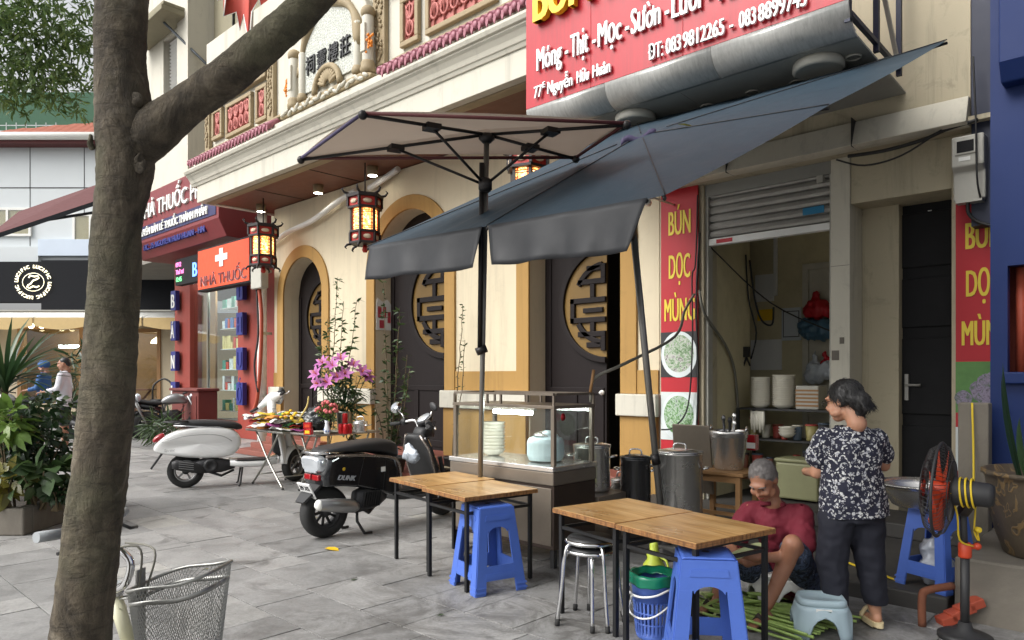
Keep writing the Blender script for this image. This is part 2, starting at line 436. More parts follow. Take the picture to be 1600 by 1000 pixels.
for i, (cx, wd_, sp, mx, mz, mr) in enumerate(DOORS):
    r = wd_/2; tw = .22
    m = MB(); out = arc(cx, sp, r+tw, 180, 0, 24); inn = arc(cx, sp, r, 180, 0, 24)
    zb = 1.2 if i else 1.2
    poly = [(cx-r-tw, zb)] + out + [(cx+r+tw, zb), (cx+r, zb)] + inn[::-1] + [(cx-r, zb)]
    m.prism(poly, WY-.035, WY+.002, 'y')
    part(m, 'arch_trim', 'ochre', house, bevel=.008)
    for k in range(3):                         # terracotta steps
        part(MB().box(cx-r-.25, cx+r+.3, WY-.85+.3*k, WY-.55+.3*k if k < 2 else WY+.3, 0, .09*(k+1)), 'step', 'red_step', house, bevel=.01)
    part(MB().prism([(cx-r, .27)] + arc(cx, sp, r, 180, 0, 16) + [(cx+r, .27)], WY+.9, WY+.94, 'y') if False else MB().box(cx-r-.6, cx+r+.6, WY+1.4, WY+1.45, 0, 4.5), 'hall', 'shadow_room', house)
    # door leaf (left one) with rails and round carved medallion
    yl = WY + .30
    lw = {0: .92, 1: 1.36, 2: .99}[i]
    x0 = cx - r; x1 = x0 + lw; top = sp + r
    leaf = MB()
    xs = [x0 + lw*k/12 for k in range(13)]
    up = [(x, sp + math.sqrt(max(0, r*r-(x-cx)**2)) + .0) for x in xs]
    leaf.prism([(x0, .27), (x1, .27)] + up[::-1], yl, yl+.05, 'y')
    d = part(leaf, 'door', 'dark_wood', house)
    st = MB()
    for (a, b, c, e) in ((x0+.04, x1-.03, 1.18, 1.26), (x0+.04, x1-.03, .32, .42), (x0+.03, x0+.13, .42, 1.18), (x1-.12, x1-.03, .42, 1.18), ((x0+x1)/2-.05, (x0+x1)/2+.05, .42, 1.18), (x0+.03, x0+.11, 1.26, sp)):
        st.box(a, b, yl-.02, yl+.002, c, e)
    part(st, 'rail', 'dark_wood', d, bevel=.006)
    def half(rad): return [(max(mx-.0 + rad*math.cos(R(a)), x0+.06) if True else 0, mz + rad*math.sin(R(a))) for a in range(90, 271, 9)]
    part(MB().prism(half(mr), yl-.012, yl+.001, 'y'), 'medallion_plate', 'medallion_yellow', d)
    bars = MB(); yb0, yb1 = yl-.05, yl-.006
    def ringseg(r0, r1, a0, a1):
        o_ = [(mx + r1*math.cos(R(a)), mz + r1*math.sin(R(a))) for a in range(a0, a1+1, 6)]
        i_ = [(mx + r0*math.cos(R(a)), mz + r0*math.sin(R(a))) for a in range(a0, a1+1, 6)]
        pl = [p for p in o_ + i_[::-1]]
        if min(p[0] for p in pl) > x0: bars.prism(pl, yb0, yb1, 'y')
    ringseg(mr*.97, mr*1.08, 90, 270)
    ringseg(mr*.66, mr*.76, 96, 150); ringseg(mr*.66, mr*.76, 210, 264)
    q = mr
    for (a, b, c, e) in ((-.80,0,.02,.12), (-.80,0,-.34,-.24), (-.80,-.70,-.34,.12), (-.62,0,.36,.46), (-.62,0,-.60,-.50), (-.10,0,.46,.72), (-.10,0,-.86,-.60), (-.42,-.10,.60,.70), (-.42,-.10,-.80,-.70), (-.34,-.24,.12,.36), (-.34,-.24,-.50,-.34), (-.5,-.06,-.16,-.07)):
        bars.box(mx+a*q, mx+b*q, yb0, yb1, mz+c*q, mz+e*q)
    part(bars, 'medallion_bars', 'dark_wood', d, bevel=.006)
    if i == 2:                                 # the other leaf stands open into the hall
        part(MB().box(cx+r-.08, cx+r-.03, yl+.06, yl+.75, .27, top-.3), 'open_door', 'dark_wood', house)
        part(MB().lathe([(.012,0),(.012,.03),(.03,.035),(.032,.06),(.02,.075)], 12, Matrix.Translation((x1-.05, yl-.075, 1.2)) @ Matrix.Rotation(R(-90), 4, 'X')), 'door_knob', 'off_white', d)
# plinth, ledges and ochre bands between the doors
for (a, b) in ((-12.78, -12.42), (-11.04, -9.54), (-7.80, -6.20), (-4.74, -4.262)):
    part(MB().box(a, b, WY-.07, WY-.001, 0, .95), 'plinth', 'ochre', house, bevel=.008)
    part(MB().box(a-.03, b+.03, WY-.12, WY-.001, .952, 1.2), 'ledge', 'cream_white', house, bevel=.012)
    part(MB().box(a+.0, b-.0, WY-.02, WY-.001, 1.202, 1.47), 'ochre_band', 'ochre', house, bevel=.004)
# room walls behind
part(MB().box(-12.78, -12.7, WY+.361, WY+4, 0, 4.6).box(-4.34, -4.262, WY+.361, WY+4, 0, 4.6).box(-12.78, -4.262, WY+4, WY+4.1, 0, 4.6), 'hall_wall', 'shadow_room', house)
# soffit, fascia and cornice of the canopy
CX0, CX1 = -13.3, -4.3
part(MB().box(CX0+.12, CX1, 5.76, WY+.36, 4.62, 4.66), 'soffit', 'soffit_wood', house)
for k in range(5):
    part(MB().box(CX0+1.6+1.75*k, CX0+1.612+1.75*k, 5.9, WY, 4.612, 4.622), 'soffit_joint', 'black_ink', house)
part(MB().box(CX0, CX1, 5.64, 5.76, 4.6, 5.02).box(CX0, CX0+.12, 5.76, WY+.36, 4.6, 5.02), 'fascia', 'cream_white', house, bevel=.006)
part(MB().box(CX0+.12, CX1, 5.762, 5.90, 4.585, 4.66), 'soffit_border', 'taupe_trim', house, bevel=.006)
prof = [(5.76,4.90),(5.62,4.90),(5.60,4.94),(5.585,4.95),(5.565,5.0),(5.53,5.05),(5.50,5.075),(5.50,5.09),(5.47,5.10),(5.45,5.14),(5.45,5.17),(5.76,5.17)]
part(MB().prism(prof, CX0-.15, CX1, 'x'), 'cornice', 'cream_white', house, bevel=.003)
part(MB().box(CX0-.1, CX1, 5.62, 9.0, 5.171, 5.34), 'parapet_base', 'cream_white', house)
part(MB().box(CX0-.05, CX1, 5.84, 6.1, 5.341, 7.6), 'parapet', 'cream_white', house)
part(MB().box(CX0, CX1, 6.101, 12, 5.341, 5.5), 'terrace', 'grey_plaster', house)
for (a, b) in ((CX0-.05, -10.3), (-7.55, CX1)):
    part(MB().box(a, b, 5.72, 5.838, 5.50, 5.54), 'string_course', 'taupe_trim', house, bevel=.008)
    n = int((b - a) / .118)
    for k in range(n):
        x = a + .06 + .118*k
        t = MB()
        M_ = Matrix.Translation((x, 5.71, 5.43)) @ Matrix.Rotation(R(122), 4, 'X')
        t.tube([M_ @ V(0,0,0), M_ @ V(0,0,.26)], [.05,.055], 10)
        t.prism([(x-.062,5.5),(x+.062,5.5),(x+.062,5.34),(x+.02,5.245),(x,5.2),(x-.02,5.245),(x-.062,5.34)], 5.60, 5.612, 'y') if False else None
        t.ell((x, 5.475, 5.283), (.042,.02,.042), 8, 6)
        t.prism([(x+.025,5.30),(x+.093,5.30),(x+.082,5.25),(x+.059,5.19),(x+.036,5.25)], 5.478, 5.492, 'y')
        part(t, 'roof_tile', 'pink_tile', house)
# fretwork windows in the parapet
def fret(x0, x1, z0, z1):
    f = MB()
    for (a, b, c, e) in ((x0,x1,z0,z0+.07),(x0,x1,z1-.07,z1),(x0,x0+.07,z0+.07,z1-.07),(x1-.07,x1,z0+.07,z1-.07)): f.box(a,b,5.77,5.838,c,e)
    o = part(f, 'window', 'taupe_trim', house, bevel=.012)
    g = MB().box(x0+.07, x1-.07, 5.815, 5.838, z0+.07, z1-.07)
    part(g, 'backing', 'pink_fret', o)
    h = MB(); n = max(1, round((x1-x0-.14)/.2))
    for k in range(n):
        cx = x0+.07 + (x1-x0-.14)*(k+.5)/n; zc = (z0+z1)/2; rr = min(.085, (x1-x0-.14)/n/2)
        for s in (-1, 1):
            h.tube([V(cx+rr*.8*math.cos(R(a)), 5.80, zc+s*.11+rr*1.1*math.sin(R(a))) for a in range(0,360,30)], .018, 6, closed=True)
        h.tube([V(cx-rr,5.80,zc-.2), V(cx+rr,5.80,zc+.2)], .014, 6); h.tube([V(cx+rr,5.80,zc-.2), V(cx-rr,5.80,zc+.2)], .014, 6)
        h.tube([V(cx,5.795,z0+.08), V(cx,5.795,z1-.08)], .012, 6)
    part(h, 'fretwork', 'pink_fret', o)
for a in ((-13.0,-12.6,5.70,6.25), (-12.45,-11.5,5.62,6.22), (-11.35,-10.97,5.62,6.22), (-7.45,-7.08,5.66,6.30), (-6.94,-5.7,5.66,6.4), (-5.5,-5.1,5.66,6.4)): fret(*a)
for (a, b) in ((-13.25,-13.08), (-10.92,-10.72), (-8.02,-7.76)):      # carved vertical strips
    o = part(MB().box(a, b, 5.76, 5.838, 5.56, 6.75), 'carved_strip', 'taupe_trim', house, bevel=.012)
    h = MB(); rr = random.Random(5)
    for k in range(46):
        h.ell((rr.uniform(a+.045,b-.045), 5.752, 5.64+1.04*k/46), (.024,.02,.03), 6, 5)
    part(h, 'carving', 'taupe_trim', o)
part(MB().box(-13.3, -10.95, 5.74, 5.838, 6.30, 6.42).box(-13.3, -10.95, 5.70, 5.838, 6.42, 6.48), 'upper_moulding', 'taupe_trim', house, bevel=.015)
part(MB().box(-7.72, CX1, 5.74, 5.838, 6.46, 6.58).box(-7.72, CX1, 5.68, 5.838, 6.58, 6.64), 'upper_moulding', 'taupe_trim', house, bevel=.015)

# carved plaque with four characters
pq = thing('carved_plaque', 'scroll shaped stucco plaque with four black characters on the parapet', 'plaque', (-9.0, 5.84, 5.34))
def pp(mb, n, m, **k): return mb.build(n, m, pq, world=True, **k)
pp(MB().prism([(-10.0,5.45),(-7.95,5.45),(-7.95,6.2)] + arc(-8.98, 6.05, .98, 12, 168, 18) + [(-10.0,6.2)], 5.70, 5.838, 'y'), 'back_plate', 'cream_white', bevel=.02)
def mk_brocade():
    t = NT('brocade'); b = t.n('TexBrick', Scale=9, **{'Mortar Size': .03}); t.l(t.co('Object', (1,1,1)), b.inputs['Vector'])
    v = t.n('TexVoronoi', Scale=26, _feature='DISTANCE_TO_EDGE'); t.l(t.co(), v.inputs['Vector'])
    t.col(t.ramp(v.outputs['Distance'], [(.04, lin((206,206,196))), (.12, lin((160,164,156)))])); t.p(Roughness=.7); t.bump(v.outputs['Distance'], .6, .02); return t.m
_def['brocade'] = mk_brocade
pp(MB().prism([(-9.62,5.62),(-8.28,5.62),(-8.28,6.05)] + arc(-8.95, 6.02, .67, 0, 180, 18) + [(-9.62,6.05)], 5.67, 5.699, 'y'), 'panel', 'brocade')
a_ = arc(-8.95, 6.0, .74, -8, 188, 22)
pp(MB().tube([V(x,5.675,z) for x, z in a_], [.07 + .02*math.sin(i*.9) for i in range(len(a_))], 8), 'arch_scroll', 'taupe_trim')
for k, ch in enumerate('祠靈樓莊'):
    words('character', ch, 'black_ink', pq, V(-9.55+.30*k, 5.655, 5.88) - V(-9.0,5.84,5.34), .30, sx=.9, depth=.02, bold=.004)
for s, cx in ((-1,-9.88),(1,-7.98)):
    pp(MB().lathe([(.075,0),(.08,.02),(.08,.7),(.075,.72)], 14, Matrix.Translation((cx, 5.66, 5.50))), 'scroll_roll', 'cream_white')
    pp(MB().lathe([(.06,0),(.10,.02),(.11,.07),(.095,.10),(.10,.14),(.085,.17),(.07,.18)], 14, Matrix.Translation((cx, 5.66, 5.44))), 'scroll_end', 'taupe_trim')
    pp(MB().lathe([(.07,0),(.095,.03),(.10,.08),(.085,.12),(.05,.15)], 14, Matrix.Translation((cx, 5.66, 6.2))), 'scroll_end', 'taupe_trim')
    pp(MB().lathe([(.055,0),(.06,.02),(.06,.66),(.05,.68)], 12, Matrix.Translation((cx-s*.24, 5.66, 5.55))), 'scroll_roll', 'cream_white')
    pp(MB().lathe([(.05,0),(.08,.02),(.085,.06),(.07,.1),(.055,.13)], 12, Matrix.Translation((cx-s*.24, 5.66, 5.50))), 'scroll_end', 'taupe_trim')
    pp(MB().box(cx-.05, cx+.05, 5.565, 5.60, 5.72, 6.1), 'tablet', 'cream_white', bevel=.01)
    fl = MB(); rr = random.Random(s+4)
    for k in range(26): fl.ell((cx+s*.11+rr.gauss(0,.03), 5.60+rr.gauss(0,.012), 5.82+rr.gauss(0,.05)), (.022,.014,.02), 6, 5)
    pp(fl, 'stucco_flower', 'orange_flower')
pp(MB().prism([(-10.2,5.36),(-7.85,5.36),(-7.82,5.40),(-8.0,5.48),(-10.05,5.48),(-10.22,5.40)], 5.60, 5.70, 'y'), 'foot_moulding', 'taupe_trim', bevel=.02)
sh = MB()
for k in range(11):
    a = R(20+14*k); sh.ell((-8.95+.16*math.cos(a), 5.645, 5.56+.17*math.sin(a)), (.11,.03,.035), 8, 6, Matrix.Rotation(-a,4,'Y'))
pp(sh, 'shell_carving', 'taupe_trim')
pp(MB().tube([V(x,5.64,z) for x, z in arc(-8.95,5.5,.33,0,180,14)], .045, 8), 'shell_border', 'taupe_trim')
lv = MB(); rr = random.Random(9)
for k in range(22):
    x = -10.1+2.15*k/21; lv.ell((x, 5.59, 5.41+.025*math.sin(k*2.1)), (.07,.025,.028), 8, 5, Matrix.Rotation(R(rr.uniform(-50,50)),4,'Y'))
pp(lv, 'leaf_carving', 'cream_white')
# ------------------------------------------------------------------ noodle shop house
wallmat('dirty_cream', lin((182,172,146)), .75, .7)
wallmat('pale_band', lin((200,195,178)), .55, .5)
plain('room_wall', lin((204,194,158)), .85, var=.12, scale=1.2, bump=.15, dirt=.4, dcol=lin((96,84,56)))
plain('shutter_steel', lin((150,148,142)), .45, .3, var=.15, scale=4, bump=.05, dirt=.3)
plain('black_door', (.010,.010,.011), .6, var=.3, bump=.06, spec=.2)
plain('concrete', lin((112,106,96)), .85, var=.22, scale=2.5, bump=.35, bscale=40, dirt=.5, dcol=(.05,.045,.04))
plain('step_stone', lin((62,60,57)), .7, var=.25, scale=3, bump=.3, bscale=40, dirt=.5, dcol=(.03,.028,.026))
plain('sign_red', lin((172,24,38)), .38, var=.06, scale=1.5, bump=0, dirt=.5, dcol=lin((120,26,34)), stretch=(9,9,.5))
plain('banner_red', lin((178,22,36)), .5, var=.06, scale=2, bump=.04)
plain('letter_yellow', lin((240,196,40)), .45, var=.05)
plain('banner_yellow', lin((226,200,60)), .5, var=.05)
plain('letter_white', lin((238,238,236)), .45, var=.04)
plain('alu_panel', lin((180,180,176)), .38, .45, var=.2, scale=14, stretch=(5,1,1), bump=0, dirt=.4, dcol=(.08,.075,.07))
plain('soffit_grey', lin((140,140,134)), .6, var=.08, scale=2, dirt=.25)
plain('navy_paint', lin((16,26,52)), .5, var=.15)
plain('blue_paint', lin((8,34,84)), .55, spec=.3, var=.08, scale=2, bump=.05)
plain('plastic_grey', lin((176,174,164)), .5, var=.08, dirt=.2)
plain('cable_black', (.015,.015,.015), .55, var=.1, bump=0)
plain('cable_grey', lin((120,118,108)), .6, var=.1, bump=0)
plain('hose_orange', lin((160,70,48)), .6, var=.2, scale=10)
plain('brick_red', lin((120,52,40)), .85, var=.25, scale=6, bump=.3)
glass('pane')
shop = thing('noodle_shop_house', 'shop house with dirty cream pillars, grey roller shutter half up and dark doorway', 'building', (-2.6, WY, 0))
SX0, SX1 = -4.255, -1.02
part(MB().box(SX0, -3.72, WY, WY+.30, 0, 3.42), 'pillar', 'dirty_cream', shop, bevel=.006)
part(MB().box(-2.42, -2.25, WY, WY+.85, 0, 3.42), 'pillar', 'pale_band', shop, bevel=.006)
part(MB().box(-2.249, -1.93, WY+.33, WY+.85, 0, 3.42), 'pier', 'dirty_cream', shop, bevel=.006)
part(MB().box(-1.44, SX1, WY, WY+.85, 0, 3.42), 'pillar', 'dirty_cream', shop, bevel=.006)
part(MB().box(-2.25, -1.441, WY+.02, WY+.84, 2.98, 3.42), 'lintel', 'dirty_cream', shop, bevel=.006)
part(MB().box(-3.72, -2.421, WY+.03, WY+.25, 3.30, 3.42), 'shutter_box', 'soffit_grey', shop)
# floor slab and the step in front
part(MB().box(SX0-.05, SX1+.0, 4.80, 10.5, -.02, .10), 'step', 'step_stone', shop, bevel=.012)
part(MB().box(-2.4, -1.0, 6.3, 6.95, .10, .22), 'step', 'step_stone', shop, bevel=.012)
# beam, pale band and wall over the shop front
part(MB().box(SX0, SX1, 6.62, WY+.9, 3.422, 3.46), 'beam_underside', 'dirty_cream', shop)
part(MB().prism([(6.56,3.41),(6.62,3.40),(6.72,3.40),(6.72,3.64),(6.66,3.64)], SX0, -1.27, 'x'), 'pale_band', 'pale_band', shop, bevel=.006)
part(MB().box(SX0, -1.27, 6.725, 6.85, 3.47, 4.9), 'upper_wall', 'dirty_cream', shop)
part(MB().box(SX0, 3.0, 6.86, 12, 3.47, 9.0), 'upper_storey', 'dirty_cream', shop)
for x in (-3.3, -2.13): part(MB().box(x, x+.006, 6.556, 6.73, 3.40, 3.65), 'joint', 'black_ink', shop)
# roller shutter
sh_ = part(MB().box(-3.70, -2.43, WY+.10, WY+.11, 2.80, 3.32), 'shutter', 'shutter_steel', shop)
for k in range(6):
    z = 2.86 + .083*k
    part(MB().prism([(WY+.098,z),(WY+.072,z+.008),(WY+.060,z+.036),(WY+.068,z+.066),(WY+.098,z+.078)], -3.70, -2.43, 'x'), 'slat', 'shutter_steel', sh_)
part(MB().box(-3.70, -2.43, WY+.05, WY+.12, 2.78, 2.85), 'bottom_rail', 'off_white', sh_, bevel=.005)
part(MB().box(-3.60, -3.42, WY+.046, WY+.049, 2.795, 2.835), 'sticker', 'banner_red', sh_)
plain('sticker_blue', lin((40,120,160)), .5)
part(MB().box(-2.70, -2.50, WY+.052, WY+.057, 2.95, 3.02), 'sticker', 'sticker_blue', sh_)
part(MB().box(-2.56, -2.50, WY+.02, WY+.09, 3.23, 3.30), 'latch', 'plastic_grey', sh_, bevel=.005)
for x in (-3.72, -2.445): part(MB().box(x, x+.03, WY+.04, WY+.14, .1, 3.3), 'shutter_rail', 'plastic_grey', shop)
# the room behind
part(MB().box(-3.80, -3.721, WY+.302, 8.0, .1, 3.42), 'room_wall', 'room_wall', shop)
part(MB().box(-5.4, -3.721, 8.001, 8.08, .1, 3.42), 'room_wall', 'shadow_room', shop) if False else None
part(MB().box(-4.9, -2.34, 8.75, 8.85, .1, 3.42), 'room_wall', 'room_wall', shop)
part(MB().box(-4.98, -4.901, 8.0, 8.85, .1, 3.42), 'room_wall', 'room_wall', shop)
part(MB().box(-2.42, -2.34, WY+.851, 8.749, .1, 3.42), 'room_wall', 'room_wall', shop)
part(MB().box(-4.9, -2.42, WY+.26, 8.75, 3.30, 3.36), 'room_ceiling', 'room_wall', shop)
# inner door frame on the back wall
plain('painted_frame', lin((190,186,170)), .6, dirt=.2)
idr = part(MB().box(-3.38, -3.31, 8.69, 8.749, .1, 2.75).box(-2.72, -2.65, 8.69, 8.749, .1, 2.75).box(-3.309, -2.721, 8.69, 8.749, 2.68, 2.75), 'inner_door_frame', 'painted_frame', shop)
part(MB().box(-3.309, -2.721, 8.72, 8.748, .1, 2.679), 'inner_door', 'painted_frame', shop)
# dark door on the right
dr = part(MB().box(-2.25, -1.441, WY+.45, WY+.50, .22, 2.98), 'door', 'black_door', shop)
for (a, b) in ((.35,.95),(1.05,1.75),(1.85,2.3),(2.4,2.9)):
    part(MB().box(-1.95, -1.52, WY+.43, WY+.449, a, b), 'door_panel', 'black_door', dr, bevel=.02)
part(MB().box(-1.90, -1.87, WY+.40, WY+.449, 1.18, 1.42).tube([V(-1.885,WY+.40,1.32), V(-1.885,WY+.36,1.32), V(-1.76,WY+.36,1.32)], .012, 8), 'door_handle', 'shutter_steel', dr)
part(MB().box(-1.90, -1.83, WY+.443, WY+.449, 2.84, 2.90).box(-1.72,-1.69,WY+.443,WY+.449,2.84,2.91), 'sticker', 'off_white', dr)
# marks on the white pillar
part(MB().box(-2.41, -2.345, WY-.004, WY-.001, 1.55, 1.64), 'hole_patch', 'concrete', shop)
part(MB().box(-2.34, -2.30, WY-.004, WY-.001, 1.70, 1.76), 'hole_patch', 'concrete', shop)
part(MB().box(-2.418, -2.252, WY-.003, WY-.001, 2.42, 2.424), 'joint', 'concrete', shop)

# ------------------------------------------------------------------ projecting red sign box
sign = thing('shop_sign', 'large red noodle shop sign box with white lettering and rounded metal underside', 'sign', (-3.3, 5.3, 4.05))
def sp_(mb, n, m, **k): return mb.build(n, m, sign, world=True, **k)
LX0, LX1 = -4.80, -1.74
fp = sp_(MB().box(LX0, LX1, 5.30, 5.33, 4.06, 5.6), 'face_panel', 'sign_red')
for x in (-4.0, -3.05, -2.3): sp_(MB().box(x, x+.004, 5.296, 5.301, 4.06, 5.6), 'panel_joint', 'banner_red')
prof = [(5.302,4.058)] + [(5.302+.20-.20*math.cos(R(a)), 4.058-.20*math.sin(R(a))) for a in range(10, 91, 10)] + [(5.502,3.875),(5.45,3.882)] + [(5.322+.18-.18*math.cos(R(a)), 4.058-.165*math.sin(R(a))) for a in range(80, 0, -10)] + [(5.322,4.058)]
for (a, b) in ((LX0, -3.85), (-3.846, -2.80), (-2.796, LX1)): sp_(MB().prism(prof, a, b, 'x', None, True), 'rounded_edge', 'alu_panel')
for (a, b) in ((LX0, -3.2), (-3.196, LX1)): sp_(MB().prism([(5.503,3.858),(6.722,3.80),(6.722,3.815),(5.503,3.875)], a, b, 'x'), 'underside', 'soffit_grey')
sp_(MB().box(LX0, LX0+.01, 5.33, 6.72, 3.9, 5.6), 'end_panel', 'navy_paint')
for y in (5.36, 6.0, 6.6): sp_(MB().bar((LX1-.02,y,3.92),(LX1-.02,y,5.5),.04), 'frame_bar', 'navy_paint')
sp_(MB().bar((LX1-.02,5.4,4.0),(LX1-.02,6.6,3.98),.035), 'frame_bar', 'navy_paint'); sp_(MB().bar((LX1-.02,5.5,5.2),(LX1-.02,6.6,3.98),.03), 'frame_bar', 'plastic_grey')
for (x, y) in ((-2.10, 5.72), (-3.78, 5.70)):
    sp_(MB().lathe([(.16,.03),(.185,.025),(.19,0),(.19,-.035),(.17,-.05),(.16,-.045),(0,-.04)], 24, Matrix.Translation((x, y, 3.83))), 'ceiling_lamp', 'plastic_grey')
for (x, y) in ((-1.86,5.78), (-2.72,5.90), (-3.15,5.92), (-2.36, 5.95)):
    sp_(MB().tube([V(x+.055*math.cos(R(a)), y+.055*math.sin(R(a)), 3.838) for a in range(0,360,30)], .008, 6, closed=True), 'spot_ring', 'plastic_grey')
def sw(s, x, z, size, fit=None, mat='letter_white', depth=.02, bold=.012, **k):
    return words('lettering', s, mat, sign, V(x, 5.285-depth/2, z) - V(-3.3,5.3,4.05), size, depth=depth, bold=bold, fit=fit, **k)
sw('BÚN DỌC MÙNG', -4.66, 4.85, .62, fit=2.75, mat='letter_yellow', depth=.06, bold=.03)
for (s, x, f) in (('Móng',-4.64,.32),('-',-4.28,.04),('Thịt',-4.21,.21),('-',-3.96,.04),('Mọc',-3.90,.26),('-',-3.60,.04),('Sườn',-3.54,.30),('-',-3.20,.04),('Lưỡi',-3.14,.27),('-',-2.82,.04),('Tai',-2.75,.22),('-',-2.48,.04),('Gân',-2.41,.3)):
    sw(s, x, 4.385, .31, fit=f, bold=.012 if s != '-' else .008)
for (s, x, f) in (('ĐT:',-3.36,.15),('083',-3.19,.145),('9812265',-3.03,.37),('-',-2.62,.035),('083',-2.54,.14),('8899743',-2.385,.37)):
    sw(s, x, 4.105, .185, fit=f, bold=.007)
for (s, x, f) in (('77',-4.67,.105),('Nguyễn',-4.50,.31),('Hữu',-4.14,.14),('Huân',-3.96,.20)): sw(s, x, 4.125, .165, fit=f, bold=.006)
sw('E', -4.56, 4.20, .08, fit=.035, bold=.004)

# ------------------------------------------------------------------ tall red banners with bowls
def bowl_mat(name, bgc, mixc):
    def mk():
        t = NT(name); vec = t.co('Object')
        v = t.n('TexVoronoi', Scale=34, Randomness=1); t.l(vec, v.inputs['Vector'])
        n = t.noise(16, 6, .7, None, 1.5)
        c = t.ramp(n, [(.38, mixc[0]), (.46, mixc[1]), (.52, mixc[2]), (.60, mixc[3])])
        c2 = t.mix(t.ramp(v.outputs['Distance'], [(.2, 0.0), (.6, .25)]), c, mixc[1])
        t.col(c2); t.p(Roughness=.5); return t.m
    _def[name] = mk
bowl_mat('print_soup', None, [lin((70,60,64)), lin((206,206,200)), lin((122,160,110)), lin((70,112,60))])
bowl_mat('print_greens', None, [lin((60,80,70)), lin((190,205,190)), lin((96,150,70)), lin((50,100,40))])
bowl_mat('print_taro', None, [lin((60,50,70)), lin((150,140,160)), lin((120,110,132)), lin((60,100,46))])
plain('print_black', (.02,.02,.022), .5); plain('print_white', lin((205,212,210)), .5, var=.04)
plain('print_bowl', lin((214,222,222)), .5, var=.05); plain('print_green', lin((86,132,66)), .5, var=.4, scale=8)
def banner(x0, x1, z0, z1, words_, pics, label):
    b = thing('shop_banner', label, 'banner', ((x0+x1)/2, 6.86, z0), 0, 'tall red shop banners')
    o_ = V((x0+x1)/2, 6.86, z0)
    MB().box(x0, x1, 6.855, 6.875, z0, z1).build('cloth', 'banner_red', b, world=True)
    for (s, cx, z, sz, f) in words_:
        words('lettering', s, 'banner_yellow', b, V(cx-f/2, 6.850, z)-o_, sz, depth=.003, bold=.012, fit=f)
    for (za, zb, bgm, pm, bowl) in pics:
        p = MB().box(x0, x1, 6.851, 6.8545, za, zb).build('photo_print', bgm, b, world=True)
        cx, cz, r = (x0+x1)/2, (za+zb)/2, bowl
        if r:
            rx = min(r, (x1-x0)/2-.005)
            MB().prism([(cx+rx*math.cos(R(a)), cz+r*1.06*math.sin(R(a))) for a in range(0,360,12)], 6.8485, 6.8505, 'y').build('bowl_print', 'print_bowl', p, world=True)
            MB().prism([(cx+rx*.83*math.cos(R(a)), cz+.01+r*.86*math.sin(R(a))) for a in range(0,360,12)], 6.8465, 6.848, 'y').build('soup_print', pm, p, world=True)
        else:
            rr = random.Random(2)
            for k in range(7):
                ax, az = x0+.04+rr.random()*(x1-x0-.08), za+.08+rr.random()*(zb-za-.16)
                MB().prism([(ax+.06*math.cos(R(a))*(1+.2*math.sin(3*R(a))), az+.085*math.sin(R(a))) for a in range(0,360,24)], 6.846-.0006*k, 6.8505, 'y').build('taro_print', pm, p, world=True)
    return b
banner(-4.21, -3.765, .56, 3.42, [('BÚN',-3.985,2.93,.37,.27),('DỌC',-3.985,2.46,.37,.26),('MÙNG',-3.985,2.00,.35,.37)],
       [(1.39,1.88,'print_black','print_soup',.235),(.71,1.23,'print_white','print_greens',.245)], 'tall red banner with two bowl pictures left of the roller shutter')
banner(-1.40, -1.03, .56, 2.87, [('BÚN',-1.205,2.445,.31,.26),('DỌC',-1.205,2.055,.31,.25),('MÙNG',-1.19,1.655,.29,.34)],
       [(1.10,1.52,'print_green','print_taro',0),(.62,.98,'print_white','print_green',.16)], 'tall red banner right of the dark door, partly hidden by blue wall')

# ------------------------------------------------------------------ meter box, cables, camera
mtb = thing('meter_box', 'grey plastic electricity meter box with window above the right banner', 'meter box', (-1.24, 6.6, 2.80))
def mp(mb, n, m, **k): return mb.build(n, m, mtb, world=True, **k)
mp(MB().prism([(6.62,2.80),(6.62,3.02),(6.56,3.06),(6.56,3.30),(6.72,3.30),(6.72,2.80)], -1.37, -1.15, 'x'), 'case', 'plastic_grey', bevel=.012)
mp(MB().box(-1.345, -1.20, 6.548, 6.561, 3.15, 3.27), 'window_frame', 'plastic_grey', bevel=.005)
mp(MB().box(-1.33, -1.215, 6.545, 6.549, 3.165, 3.255), 'window_pane', 'black_door')
mp(MB().box(-1.32, -1.24, 6.556, 6.5605, 3.10, 3.13), 'label', 'off_white')
mp(MB().box(-1.35, -1.17, 6.60, 6.70, 2.78, 2.805), 'base_plate', 'plastic_grey')
def cable(pts, r, mat, label, group=None, n=6, sag=None):
    mb = MB(); P = [Vector(p) for p in pts]; out = []
    for i in range(len(P)-1):                  # smooth path through the points
        p0, p1, p2, p3 = P[max(i-1,0)], P[i], P[i+1], P[min(i+2,len(P)-1)]
        for k in range(5):
            t = k/5; out.append(.5*((2*p1)+(p2-p0)*t+(2*p0-5*p1+4*p2-p3)*t*t+(3*p1-p0-3*p2+p3)*t**3))
    out.append(P[-1]); base = out[0].copy()
    mb.tube([p-base for p in out], r, n); o = mb.build('cable', mat); o.location = base
    return tag(o, label, 'cable', group)
cable([(-2.2,6.70,3.36),(-1.9,6.68,3.34),(-1.6,6.66,3.36),(-1.42,6.64,3.40),(-1.2,6.62,3.42)], .016, 'cable_black', 'thick black cable bundle under the beam left of the meter box')
cable([(-2.3,6.70,3.35),(-2.05,6.66,3.24),(-1.75,6.64,3.26),(-1.45,6.62,3.40)], .008, 'cable_black', 'thin black cable sagging over the dark doorway')
cable([(-1.22,6.55,3.9),(-1.20,6.54,3.4),(-1.19,6.53,2.95),(-1.18,6.60,2.8)], .007, 'cable_black', 'black cable running down the front of the meter box')
cable([(-1.27,6.64,2.79),(-1.27,6.66,2.70),(-1.20,6.68,2.62),(-1.05,6.68,2.56)], .014, 'cable_black', 'thick black cable curving out below the meter box')
